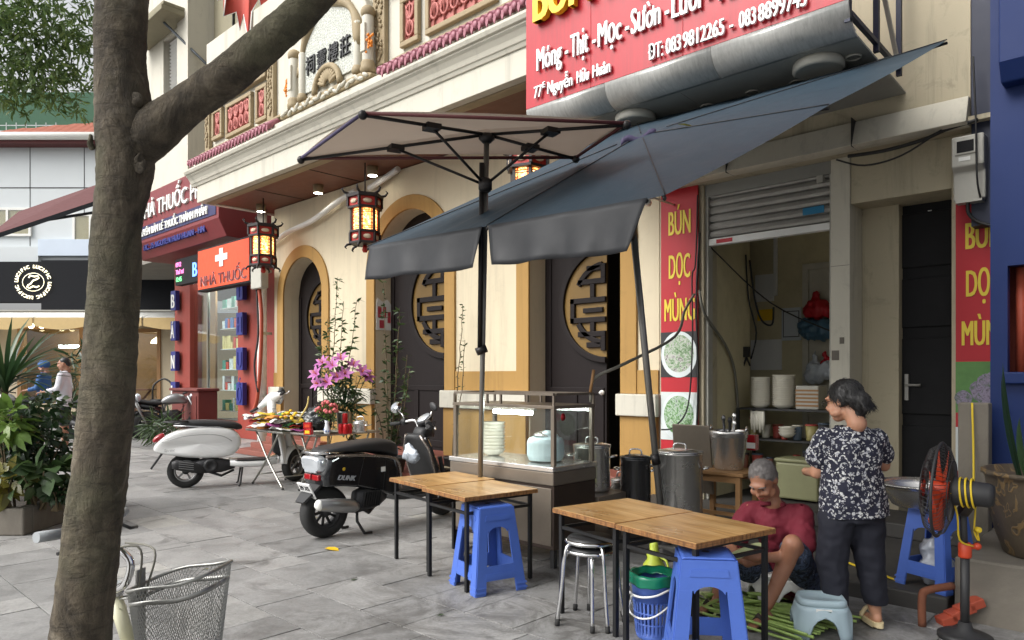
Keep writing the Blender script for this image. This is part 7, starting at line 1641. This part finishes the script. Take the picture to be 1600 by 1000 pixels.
for r_,z,t_ in ((Rf,0,.008),(.15,.068,.003),(.10,.074,.003),(.16,-.055,.003)): N_(MB().tube([Mfan@V(r_*math.cos(R(a)),r_*math.sin(R(a)),z) for a in range(0,360,10)],t_,6,closed=True),'guard_ring','matt_black',go)
N_(MB().lathe([(.05,.074),(.05,.08),(0,.082)],18,Mfan),'badge','fan_orange',go); N_(MB().lathe([(.045,-.045),(.045,.03),(.03,.045),(0,.048)],18,Mfan),'blade_hub','fan_orange')
for k in range(5):
    a0=R(72*k); bl=MB().grid(lambda u,v: Mfan@V((.04+.175*v)*math.cos(a0+(u-.5)*(.55+.55*v)),(.04+.175*v)*math.sin(a0+(u-.5)*(.55+.55*v)),.02*(u-.5)*2),6,6); N_(bl,'blade','fan_orange',solid=.003)
for z in (-.10,-.125,-.15): N_(MB().tube([Mfan@V(.074*math.cos(R(a)),.074*math.sin(R(a)),z+.01*math.sin(R(a))) for a in range(0,360,20)],.005,6,closed=True),'wound_cord','cable_yellow')
N_(MB().tube(curve_pts([Mfan@V(.07,0,-.06), V(-.09,-.08,fz(800)), V(-.06,-.05,fz(840)), V(.03,-.02,fz(852))],4),.005,6).tube(curve_pts([Mfan@V(-.05,.05,-.15), V(.055,0,fz(800)), V(.05,.0,fz(830)), V(.075,0,fz(845)), V(.06,0,fz(825))],4),.005,6),'hanging_cord','cable_yellow'); N_(MB().lathe([(.016,0),(.016,.02),(.008,.03)],12,Matrix.Translation((.05,-.02,fz(826)))@Matrix.Rotation(R(90),4,'X')),'timer_knob','cable_yellow')
bs2 = thing('rusty_stand', 'rusty iron stand and bricks beside the foot of the fan', 'stand', vw(2.40,4.02,0), VA); MB().tube(curve_pts([V(-.10,0,0), V(-.10,0,.16), V(-.07,0,.20), V(.10,.05,.21)],4),.022,8).build('bent_tube','rust',bs2)
for k in range(4): MB().cbox((.05+.05*k,.02,.03+.03*k),(.09,.08,.05),(0,R(-20),0)).build('brick','hose_orange',bs2,bevel=.006)
bas = thing('aluminium_basin', 'wide aluminium basin resting on the blue stool behind the fan', 'basin', (-1.13,5.05,.595)); MB().lathe([(.15,0),(.17,.01),(.235,.11),(.26,.14),(.275,.142),(.26,.15),(.23,.115),(.16,.02),(0,.018)],32).build('bowl','steel_worn',bas); bas.location = V(-1.21,5.03,.10+.552*.88)
pbag = blob('plastic_bag', lambda m: (m.ell((0,0,.10),(.11,.1,.10)), m.ell((-.02,0,.22),(.08,.07,.08)), m.ell((.02,.02,.30),(.05,.04,.05))), 'film_clear', None, .016, 1); pbag.location=(-1.13,5.05,.10); tag(pbag,'crumpled clear plastic bag under the blue stool by the fan','plastic bag')
for v_ in pbag.data.vertices: v_.co += v_.normal*(.022*noise.noise(v_.co*22)+.012*noise.noise(v_.co*55))
gp = thing('glazed_pot', 'big brown glazed pot with pale relief on the concrete ledge', 'plant pot', V(-.52,5.18,.36))
def mk_glaze():
    t=NT('glaze_brown'); n=t.noise(4,6,.7,None,.6); v=t.ramp(t.noise(5.5,2,.5,None,2.2),[(.555,0.0),(.575,1.0),(.62,1.0),(.64,0.0)])
    t.col(t.mix(v, t.ramp(n,[(.3,lin((62,54,44))),(.7,lin((98,86,70)))]), lin((120,98,66)))); t.p(Roughness=.5); t.bump(v,.5,.01); return t.m
_def['glaze_brown']=mk_glaze
MB().lathe([(.27,0),(.29,.01),(.33,.12),(.365,.28),(.375,.42),(.385,.46),(.40,.465),(.40,.49),(.38,.49),(.36,.45),(0,.43)],40).build('pot','glaze_brown',gp)
sn = thing('snake_plant','snake plant with upright striped leaves in the glazed pot','plant',V(-.52,5.18,.79)); m=MB(); rr=random.Random(3)
for k in range(13):
    a=rr.uniform(0,6.28); r_=rr.uniform(.05,.26); leaf(m,V(r_*math.cos(a),r_*math.sin(a),0),V(.2*math.cos(a),.2*math.sin(a),1),rr.uniform(.35,.75),.075,V(math.cos(a),math.sin(a),0),bend=.05,fold=.5,seg=5)
m.build('leaves','leaf_spike',sn)
wpost = tag(MB().box(-.09,.09,-.06,.06,0,1.12).build('timber_post','concrete',None,bevel=.01),'grey weathered timber post behind the fan','post'); wpost.location=(-1.06,5.75,.10)
cable([(-1.06,5.66,1.22),(-1.05,5.65,.9),(-1.04,5.6,.6)],.007,'cable_yellow','yellow cord hanging down the timber post')
cable([(-2.6,6.4,.11),(-2.1,5.6,.11),(-1.7,5.2,.11),(-1.3,4.95,.11)],.008,'cable_yellow','yellow cord lying along the shop step')
m=MB(); leaf(m,V(0,0,0),V(1,.2,0),.09,.045,bend=.05); o=tag(m.build('fallen_leaf','leaf_lime'),'yellow leaf on the paving near the planter','leaf'); o.location=vw(-4.3,5.95,.005)
m=MB(); leaf(m,V(0,0,0),V(1,.2,0),.14,.09,bend=.05); o=tag(m.build('paper_scrap','sticker_yellow'),'orange yellow paper scrap on the paving behind the left tables','scrap'); o.location=vw(-1.51,5.83,.005)

rr = random.Random(40)
for k, (l, d) in enumerate(((-3.1,7.6),(-2.2,5.2),(-1.1,4.9),(-3.6,6.3),(-.4,4.2),(-2.9,9.3),(-1.9,7.1))):
    m = MB(); leaf(m, V(0,0,0), rdir(rr,-.05,.05), rr.uniform(.04,.07), .02, bend=.1); o = m.build('fallen_leaf', rr.choice(('leaf_lime','leaf_croton','leaf_vine'))); o.location = vw(l,d,.006); tag(o, 'small fallen leaf on the open paving', 'leaf', 'leaves fallen on the paving')

rr = random.Random(51); shc = [plain('tub%d'%i, lin(c), .5, var=.1) for i, c in enumerate(((180,176,160),(120,70,50),(70,84,96),(150,140,90),(60,60,62),(150,60,50)))]
for k in range(16):
    x = -3.6+.065*k*1.0; zb = (.372,.722)[k%2]; r_ = rr.uniform(.035,.07); h_ = rr.uniform(.09,.22); t = thing('shelf_tub', 'small storage tub among the clutter on the dark shop shelf', 'tub', (x, 7.66+rr.uniform(-.08,.12), zb), 0, 'tubs on the dark shop shelf')
    MB().lathe([(r_*.8,0),(r_*.85,.01),(r_,h_)],14).build('body', rr.choice(shc), t); MB().lathe([(r_*1.05,h_+.001),(r_*1.05,h_+.015),(0,h_+.018)],14).build('lid', rr.choice(shc), t)
# ------------------------------------------------------------------ people
def skin(name, c):
    def mk():
        t = NT(name); n = t.noise(14, 5, .6); t.col(t.mix(n, mul(c,.85), mul(c,1.12))); t.p(Roughness=.5); t.p(**{'Subsurface Weight': .12, 'Subsurface Scale': .01}); t.bump(t.noise(120,3),.05,.002); return t.m
    _def[name] = mk
skin('skin_man', lin((150,104,80))); skin('skin_woman', lin((176,130,104))); skin('skin_far', lin((160,116,92)))
plain('hair_black', (.012,.011,.011), .45, var=.3, scale=30, stretch=(1,1,.2), bump=.4, bscale=120); plain('hair_grey', lin((104,100,98)), .6, var=.35, scale=40, bump=.5, bscale=140)
plain('polo_red', lin((104,20,38)), .8, var=.12, scale=6, bump=.15, bscale=200); plain('trouser_navy', lin((20,22,34)), .8, var=.15, scale=6, bump=.15, bscale=120)
plain('shirt_white', lin((206,206,214)), .8, var=.05, scale=5, bump=.1); plain('slipper', lin((206,190,150)), .6); plain('sandal', lin((50,42,36)), .7); plain('jacket_blue', lin((46,88,140)), .7, var=.12)
def mk_floral():
    t = NT('floral_cloth'); v = t.n('TexVoronoi', Scale=48, Randomness=1.0, _feature='F1'); ds = t.n('TexNoise', Scale=26, Detail=4); t.l(t.co(), ds.inputs['Vector']); mx = t.mix(.08, t.co(), ds.outputs['Color']); t.l(mx, v.inputs['Vector'])
    n = t.noise(58, 5, .75, None, .8); a = t.ramp(v.outputs['Distance'], [(.36,1.0),(.46,0.0)]); b = t.ramp(n, [(.41,0.0),(.47,1.0)])
    k = t.mix(1.0, a, b, 'MULTIPLY'); t.col(t.mix(k, lin((24,26,44)), t.ramp(t.noise(70,2), [(.4,lin((150,152,160))),(.6,lin((208,208,204)))]))); t.p(Roughness=.85); t.bump(t.noise(12,4),.2,.01); return t.m
_def['floral_cloth'] = mk_floral
def mk_camo():
    t = NT('shorts_print'); n = t.noise(16,4,.6,None,1.0); t.col(t.ramp(n,[(.38,lin((26,30,44))),(.46,lin((64,76,98))),(.56,lin((38,44,60))),(.66,lin((120,128,140)))],'CONSTANT')); t.p(Roughness=.85); return t.m
_def['shorts_print'] = mk_camo
def rings(m, secs, n=22, p=2.2):               # horizontal closed rings (x,y,z,rx,ry)
    rg = sup(n,p); vs = [(x+c*rx, y+s*ry, z) for (x,y,z,rx,ry) in secs for c, s in rg]; k = len(secs)
    m.add(vs, [(i*n+j,i*n+(j+1)%n,(i+1)*n+(j+1)%n,(i+1)*n+j) for i in range(k-1) for j in range(n)] , True); o = len(m.v)-k*n
    m.f.append([o+j for j in range(n)][::-1]); m.sm.append(True); m.f.append([o+(k-1)*n+j for j in range(n)]); m.sm.append(True)
def wrinkle(o, amp, sc, seed=0, zs=1.0):
    for v in o.data.vertices: v.co += v.normal*amp*(noise.noise(Vector((v.co.x*sc, v.co.y*sc, v.co.z*sc*zs+seed)))+.5*noise.noise(v.co*sc*2.3+V(seed,0,0)))
def hand(m, wrist, fwd, side, s=1.0, curl=.6):  # palm, four fingers and a thumb
    f = Vector(fwd).normalized(); sd_ = Vector(side); sd_ = (sd_ - f*sd_.dot(f)).normalized(); n = f.cross(sd_)
    w = Vector(wrist); m.limb(w, .022*s, w+f*.03*s, .026*s); 
    for k in range(4):
        o = sd_*(.021-.014*k)*s; b = w+f*.04*s+o*.8; m.limb(w+f*.02*s+o*.6,.014*s,b+f*.03*s,.012*s,8); kn = b+f*.035*s+o*.15; L = (.040,.046,.043,.034)[k]*s
        p1 = kn+(f*(1-curl*.4)+n*curl*.6).normalized()*L; p2 = p1+(f*(1-curl)+n*curl).normalized()*L*.75; m.limb(kn,.0095*s,p1,.0088*s,8); m.limb(p1,.0088*s,p2,.0072*s,8)
    tb = w+f*.02*s+sd_*.026*s; t1_ = tb+(sd_*.8+f*.6+n*.3).normalized()*.035*s; m.limb(tb,.012*s,t1_,.010*s,8); m.limb(t1_,.010*s,t1_+(f*.8+n*.5+sd_*.1).normalized()*.028*s,.008*s,8)
def head(m, c, yaw, pitch, s=1.0, roll=0):      # face looks along local -y before turning; c = head centre
    M = Matrix.Translation(c) @ Matrix.Rotation(yaw,4,'Z') @ Matrix.Rotation(pitch,4,'X') @ Matrix.Rotation(roll,4,'Y') @ Matrix.Scale(s,4)
    E = lambda p, r, q=None: m.ell(M @ V(*p), r if isinstance(r,tuple) else (r,r,r), 14, 10, (M.to_3x3().to_4x4() @ q) if q is not None else M.to_3x3().to_4x4())
    E((0,.012,.025),(.072,.090,.085)); E((0,-.030,-.03),(.058,.058,.075)); E((0,-.052,-.085),(.036,.034,.026)); E((0,-.078,.028),(.050,.020,.014))
    E((0,-.102,-.022),(.014,.018,.014)); E((0,-.092,.004),(.010,.014,.026)); 
    for x in (-1,1): E((x*.036,-.070,-.028),(.024,.024,.022)); E((x*.074,.012,-.006),(.010,.020,.032)); E((x*.05,-.035,-.062),(.022,.036,.022)); E((x*.011,-.098,-.028),(.008,.010,.008))
    E((0,-.084,-.052),(.024,.014,.006)); E((0,-.082,-.064),(.021,.014,.007)); m.limb(M@V(0,.03,-.06), .05*s, M@V(0,.045,-.14), .052*s)
    return M
def strands(o, parent, mat, M, n, ln, rad, seed, down=.6):   # loose hairs lying over the hair mass
    rng = random.Random(seed); m = MB(); P = o.data.polygons; c0 = M @ V(0,.02,.02); back = (M.to_3x3() @ V(0,1,0)).normalized()
    for k in range(n):
        p = P[rng.randrange(len(P))]; c = p.center.copy(); nn = p.normal.copy(); d = (back*.7 + V(0,0,-down) + rdir(rng,-1,1)*.35); d = d - nn*d.dot(nn)
        if d.length < .05: continue
        d.normalize(); l = ln*rng.uniform(.6,1.3); m.tube([c+nn*.001, c+d*l*.5+nn*rad*2.5, c+d*l-nn*l*.12+nn*rad*rng.uniform(-1,2)], [rad,rad*.9,rad*.3], 4, caps=False)
    return m.build('hair_strands', mat, o)
def face_bits(parent, M, eye='black_ink', brow='hair_black'):
    for x in (-1,1):
        MB().ell(M@V(x*.030,-.084,.004),(.008,.004,.0035),10,6,M.to_3x3().to_4x4()).build('eye', eye, parent); MB().tube([M@V(x*.012,-.094,.024), M@V(x*.032,-.092,.029), M@V(x*.050,-.078,.022)],.0035,5).build('eyebrow', brow, parent)
    MB().tube([M@V(-.020,-.090,-.058), M@V(0,-.097,-.0575), M@V(.020,-.090,-.058)],.0022,5).build('lip_line','tail_red',parent)

# --- woman standing with her back turned (local x right, y away from the camera)
wm = thing('person', 'standing person seen from behind in black and white floral blouse and dark cropped trousers', 'person', vw(1.885,3.98,0), VA)
HC = V(-.045,-.005,1.265); YAW = R(-144)
def wbody(m):
    rings(m, [(0,0,.60,.13,.095),(0,0,.70,.145,.11),(0,0,.85,.125,.095),(0,0,1.0,.135,.095),(0,.0,1.07,.125,.08),(-.01,0,1.12,.07,.06)])
    for s, k, a, t_ in ((-1,(-.10,.02,.36),(-.06,.0,.06),(-.07,-.04,.02)), (1,(.10,.02,.36),(.145,.02,.075),(.14,.0,.03))):
        m.limb((s*.075,0,.62),.085,k,.055); m.limb(k,.055,(V(*k)*.4+V(*a)*.6),.045); m.limb((V(*k)*.4+V(*a)*.6),.045,a,.030); m.limb(V(*a)+V(0,-.015,-.02),.028,V(*a)+V(-.02*0,.10,-.05),.026); m.limb(V(*a)+V(0,.10,-.05),.028,V(*a)+V(0,.15,-.052),.018)
    m.limb((-.14,0,1.05),.044,(-.178,.04,.86),.036); m.limb((-.178,.04,.86),.034,(-.14,.24,.84),.024); hand(m,(-.15,.25,.84),(.4,1,0),(1,0,0),.9)
    m.limb((.135,0,1.05),.044,(.208,.06,.90),.038); m.limb((.208,.06,.90),.036,(.16,.26,.92),.025); hand(m,(.16,.27,.92),(-.4,1,0),(-1,0,0),.9)
    head(m, HC, YAW, R(14), .98)
wb_ = blob('body', wbody, 'skin_woman', wm, .0085, 3)
MH = Matrix.Translation(HC) @ Matrix.Rotation(YAW,4,'Z') @ Matrix.Rotation(R(14),4,'X') @ Matrix.Scale(.98,4); face_bits(wm, MH)
def whair(m):
    Q = MH.to_3x3().to_4x4(); m.ell(MH@V(0,.022,.034),(.080,.094,.086),18,12,Q); m.ell(MH@V(0,.075,-.01),(.066,.05,.066),14,10,Q); m.ell(MH@V(.01,.115,-.022),(.042,.034,.05),12,8,Q)
    for x in (-1,1): m.ell(MH@V(x*.066,.02,.012),(.018,.042,.05),12,8,Q)
    m.ell(MH@V(0,.088,-.045),(.052,.036,.05),14,10,Q); m.ell(MH@V(0,.07,-.085),(.04,.03,.034),12,8,Q)
    for k in range(9): a=R(-60+15*k); m.limb(MH@V(.03*math.sin(a),.115,-.03), .014, MH@V(.075*math.sin(a),.135,-.06-.02*math.cos(a)), .004, 6)
hr = blob('hair', whair, 'hair_black', wm, .0085, 2); cut(hr, MH@V(0,-.058,.05), (MH.to_3x3()@V(0,-1,-.75)).normalized()); wrinkle(hr,.004,60); strands(hr, wm, 'hair_black', MH, 1100, .034, .0012, 1, 1.3)
MB().tube([MH@V(x*.03+.026*math.cos(R(a)),-.101,.002+.019*math.sin(R(a))) for x in (1,) for a in range(0,360,30)],.0022,5,closed=True).build('glasses','black_ink',wm); MB().tube([MH@V(-.03+.026*math.cos(R(a)),-.101,.002+.019*math.sin(R(a))) for a in range(0,360,30)],.0022,5,closed=True).tube([MH@V(.056,-.095,.005), MH@V(.08,.01,.01)],.002,4).tube([MH@V(-.056,-.095,.005), MH@V(-.08,.01,.01)],.002,4).build('glasses_frame','black_ink',wm)
def wshirt(m):
    rings(m, [(.015,.0,.60,.195,.140),(.01,0,.70,.185,.135),(.005,0,.80,.170,.126),(0,0,.90,.160,.120),(0,0,1.0,.160,.116),(0,0,1.06,.155,.10),(-.004,0,1.10,.110,.082),(-.008,0,1.135,.080,.068)])
    m.limb((-.135,0,1.055),.066,(-.175,.03,.945),.064); m.limb((.132,0,1.055),.066,(.188,.04,.965),.062)
shr = blob('blouse', wshirt, 'floral_cloth', wm, .011, 5); wrinkle(shr,.018,9,3,.35); wrinkle(shr,.006,24,5,.4); cut(shr,(0,0,.632),(0.05,0,-1)); cut(shr,(0,0,1.125),(0,0,1))
def wtrs(m):
    rings(m, [(0,0,.60,.165,.125),(0,0,.70,.165,.12),(0,0,.74,.15,.11)])
    for s, k, a in ((-1,(-.105,.015,.38),(-.085,.005,.13)), (1,(.105,.015,.38),(.140,.02,.16))):
        m.limb((s*.08,0,.62),.102,k,.084); m.limb(k,.084,a,.068)
trs = blob('trousers', wtrs, 'trouser_navy', wm, .011, 4); wrinkle(trs,.010,12,5); cut(trs,(-.085,0,.135),(0,0,-1))
for (x,y,z) in ((-.06,.0,.0),(.145,.02,.012)):
    MB().prism([(x-.038+.0*t_, y-.045) for t_ in (0,)]+[(x+.04*math.cos(R(a)), y+.05+.115*math.sin(R(a))) for a in range(-160,200,20)], z, z+.028, 'z').build('slipper','slipper',wm,bevel=.006); MB().tube(curve_pts([V(x-.04,y+.09,z+.02), V(x,y+.10,z+.07), V(x+.04,y+.09,z+.02)],4),.012,6).build('slipper_strap','slipper',wm)

# --- man sitting on the low stool, bent over the vegetables
mn = thing('person', 'seated person with grey hair in dark red polo shirt peeling vegetables on a low stool', 'person', vw(1.62,4.36,0), VA)
def mp_(px, py, dep): return V((px-800)/1120*dep-1.62, dep-4.36, 1.4+(588-py)*dep/1120)
HM = mp_(1192,750,4.22); MY = R(-42); MP = R(38)
SHn, SHf = mp_(1252,808,4.25), mp_(1172,800,4.42)           # near (image right) and far shoulders
EL1, WR1 = mp_(1255,868,4.10), mp_(1188,872,4.02); EL2, WR2 = mp_(1140,858,4.30), mp_(1168,880,4.08)
HP1, HP2 = mp_(1255,905,4.40), mp_(1215,905,4.52); KN1, AN1 = mp_(1238,850,4.02), mp_(1200,945,4.05); KN2, AN2 = mp_(1128,868,4.25), mp_(1120,945,4.30)
CHST = (SHn+SHf)/2; NECK = mp_(1208,786,4.30); PEL = (HP1+HP2)/2
def mbody(m):
    m.limb(PEL,.13,PEL.lerp(CHST,.5)+V(.03,.03,0),.125); m.limb(PEL.lerp(CHST,.5)+V(.03,.03,0),.125,CHST+V(.02,.02,-.05),.125); m.limb(SHn,.062,SHf,.062); m.limb(CHST+V(0,0,-.02),.07,NECK,.052)
    for s,e,w_ in ((SHn,EL1,WR1),(SHf,EL2,WR2)): m.limb(s,.055,e,.040); m.limb(e,.040,w_,.026)
    hand(m, WR1, WR2-WR1+V(-.3,-.1,.1), V(0,-.3,1), .95, .8); hand(m, WR2, WR1-WR2+V(.3,-.2,.15), V(0,-.3,1), .95, .8)
    for h,k,a in ((HP1,KN1,AN1),(HP2,KN2,AN2)):
        m.limb(h,.085,k,.055); c = k.lerp(a,.3)+V(.02,.03,0); m.limb(k,.054,c,.052); m.limb(c,.052,a,.032); t_ = a+V(-.10,-.09,-.02); t_.z=.032; m.limb(V(a.x,a.y,.04),.032,t_,.026)
        for j in range(5): b_ = t_+V(-.01,-.01,0)+V(.62,-.78,0)*(.022-.011*j); m.limb(b_,.011,b_+V(-.022,-.02,-.008),.0085,6)
    head(m, HM, MY, MP, 1.0)
mb_ = blob('body', mbody, 'skin_man', mn, .0085, 3)
MM = Matrix.Translation(HM) @ Matrix.Rotation(MY,4,'Z') @ Matrix.Rotation(MP,4,'X'); face_bits(mn, MM, 'black_ink', 'hair_grey')
def mhair(m):
    Q = MM.to_3x3().to_4x4(); m.ell(MM@V(0,.020,.035),(.077,.090,.084),18,12,Q); m.ell(MM@V(0,.06,-.01),(.066,.055,.06),14,10,Q)
    for x in (-1,1): m.ell(MM@V(x*.064,.022,.008),(.015,.036,.042),12,8,Q)
hm = blob('hair', mhair, 'hair_grey', mn, .008, 2); cut(hm, MM@V(0,-.050,.062), (MM.to_3x3()@V(0,-1,-.7)).normalized()); wrinkle(hm,.003,70); strands(hm, mn, 'hair_grey', MM, 1100, .022, .0011, 2, .3)
def mshirt(m):
    c2_ = PEL.lerp(CHST,.5)+V(.03,.03,0); m.limb(PEL+V(0,0,.03),.155,c2_,.150); m.limb(c2_,.150,CHST+V(.02,.02,-.05),.140); m.limb(SHn,.074,SHf,.074); m.limb(CHST+V(0,0,-.01),.085,NECK+V(0,0,-.02),.062)
    for s,e in ((SHn,EL1),(SHf,EL2)): m.limb(s,.070,s.lerp(e,.72),.072)
ms_ = blob('polo_shirt', mshirt, 'polo_red', mn, .010, 4); wrinkle(ms_,.014,11,8,.5); wrinkle(ms_,.006,28,4,.5); 
nd_ = (NECK-CHST).normalized(); cut(ms_, NECK+V(0,0,-.005), (nd_+V(0,0,.6)).normalized())
MB().tube([NECK+V(.064*math.cos(R(a)),.056*math.sin(R(a)),-.012-.018*math.sin(R(a+20))) for a in range(-60,250,15)],.013,8).build('collar','polo_red',mn)
def mshort(m):
    m.limb(HP1,.115,HP2,.115)
    for h,k in ((HP1,KN1),(HP2,KN2)): m.limb(h,.105,h.lerp(k,.78),.085)
sh3 = blob('shorts', mshort, 'shorts_print', mn, .011, 4); wrinkle(sh3,.010,13,2)
for a in (AN1,AN2):
    c = V(a.x-.05,a.y-.045,.0); M_ = Matrix.Translation(c) @ Matrix.Rotation(R(-140),4,'Z')
    MB().prism([(.125*math.cos(R(t_)),.045*math.sin(R(t_))) for t_ in range(0,360,20)],.0,.018,'z',M_).build('sandal','sandal',mn); MB().tube([M_@V(.02,-.045,.015), M_@V(.04,0,.075), M_@V(.02,.045,.015)],.014,6).build('sandal_strap','sandal',mn)

# --- far people by the parked motorbikes
def far_person(label, base, rz, top_mat, low_mat, seated=False, helmet=False):
    t = thing('person', label, 'person', base, rz)
    def body(m):
        rings(m, [(0,0,.86,.15,.10),(0,0,1.0,.15,.10),(0,0,1.25,.17,.11),(0,0,1.40,.17,.09),(0,0,1.48,.06,.055)])
        for s in (-1,1):
            if seated: m.limb((s*.08,0,.88),.085,(s*.14,-.36,.82),.06); m.limb((s*.14,-.36,.82),.058,(s*.14,-.30,.42),.04)
            else: m.limb((s*.08,0,.88),.085,(s*.09,0,.48),.056); m.limb((s*.09,0,.48),.054,(s*.09,.02,.08),.036); m.limb((s*.09,.03,.04),.035,(s*.09,-.12,.03),.028)
            m.limb((s*.19,0,1.40),.055,(s*.21,-.06,1.14),.042); m.limb((s*.21,-.06,1.14),.04,(s*.16,-.30,1.08),.026); hand(m,(s*.16,-.31,1.08),(0,-1,-.1),(-s,0,.2),1)
        head(m,V(0,-.01,1.62),0,R(8),1.05)
    blob('body', body, 'skin_far', t, .014, 3)
    def top(m):
        rings(m, [(0,0,.78,.185,.135),(0,0,1.0,.175,.125),(0,0,1.25,.19,.13),(0,0,1.41,.185,.105),(0,0,1.49,.075,.068)])
        for s in (-1,1): m.limb((s*.19,0,1.40),.07,(s*.212,-.06,1.14),.06); m.limb((s*.212,-.06,1.14),.056,(s*.18,-.22,1.10),.045)
    o = blob('shirt', top, top_mat, t, .016, 4); wrinkle(o,.012,10,1); cut(o,(0,0,.80),(0,0,-1))
    def low(m):
        for s in (-1,1):
            if seated: m.limb((s*.08,0,.88),.105,(s*.14,-.36,.82),.08); m.limb((s*.14,-.36,.82),.075,(s*.14,-.30,.42),.06)
            else: m.limb((s*.08,0,.88),.105,(s*.09,0,.50),.085)
    blob('trousers', low, low_mat, t, .016, 3)
    M = Matrix.Translation(V(0,-.01,1.62)) @ Matrix.Rotation(R(8),4,'X') @ Matrix.Scale(1.05,4); face_bits(t, M)
    if helmet: MB().ell(M@V(0,.01,.05),(.11,.13,.10),18,12).build('helmet',top_mat,t)
    else:
        h = blob('hair', lambda m: (m.ell(M@V(0,.025,.04),(.082,.094,.084),16,10), m.ell(M@V(0,.07,0),(.07,.05,.06),12,8)), 'hair_black', t, .014, 2); cut(h, M@V(0,-.055,.06), V(0,-1,-.6).normalized())
    return t
far_person('standing person in a white shirt and dark shorts beside the parked motorbikes', vw(-8.62,13.8,.02), VA+R(-72), 'shirt_white', 'trouser_navy')
far_person('rider in blue jacket and blue helmet on a motorbike behind the planter', vw(-10.7,16.4,.0), VA+R(-80), 'jacket_blue', 'trouser_navy', True, True)
bpy.data.scenes.remove(SCR)
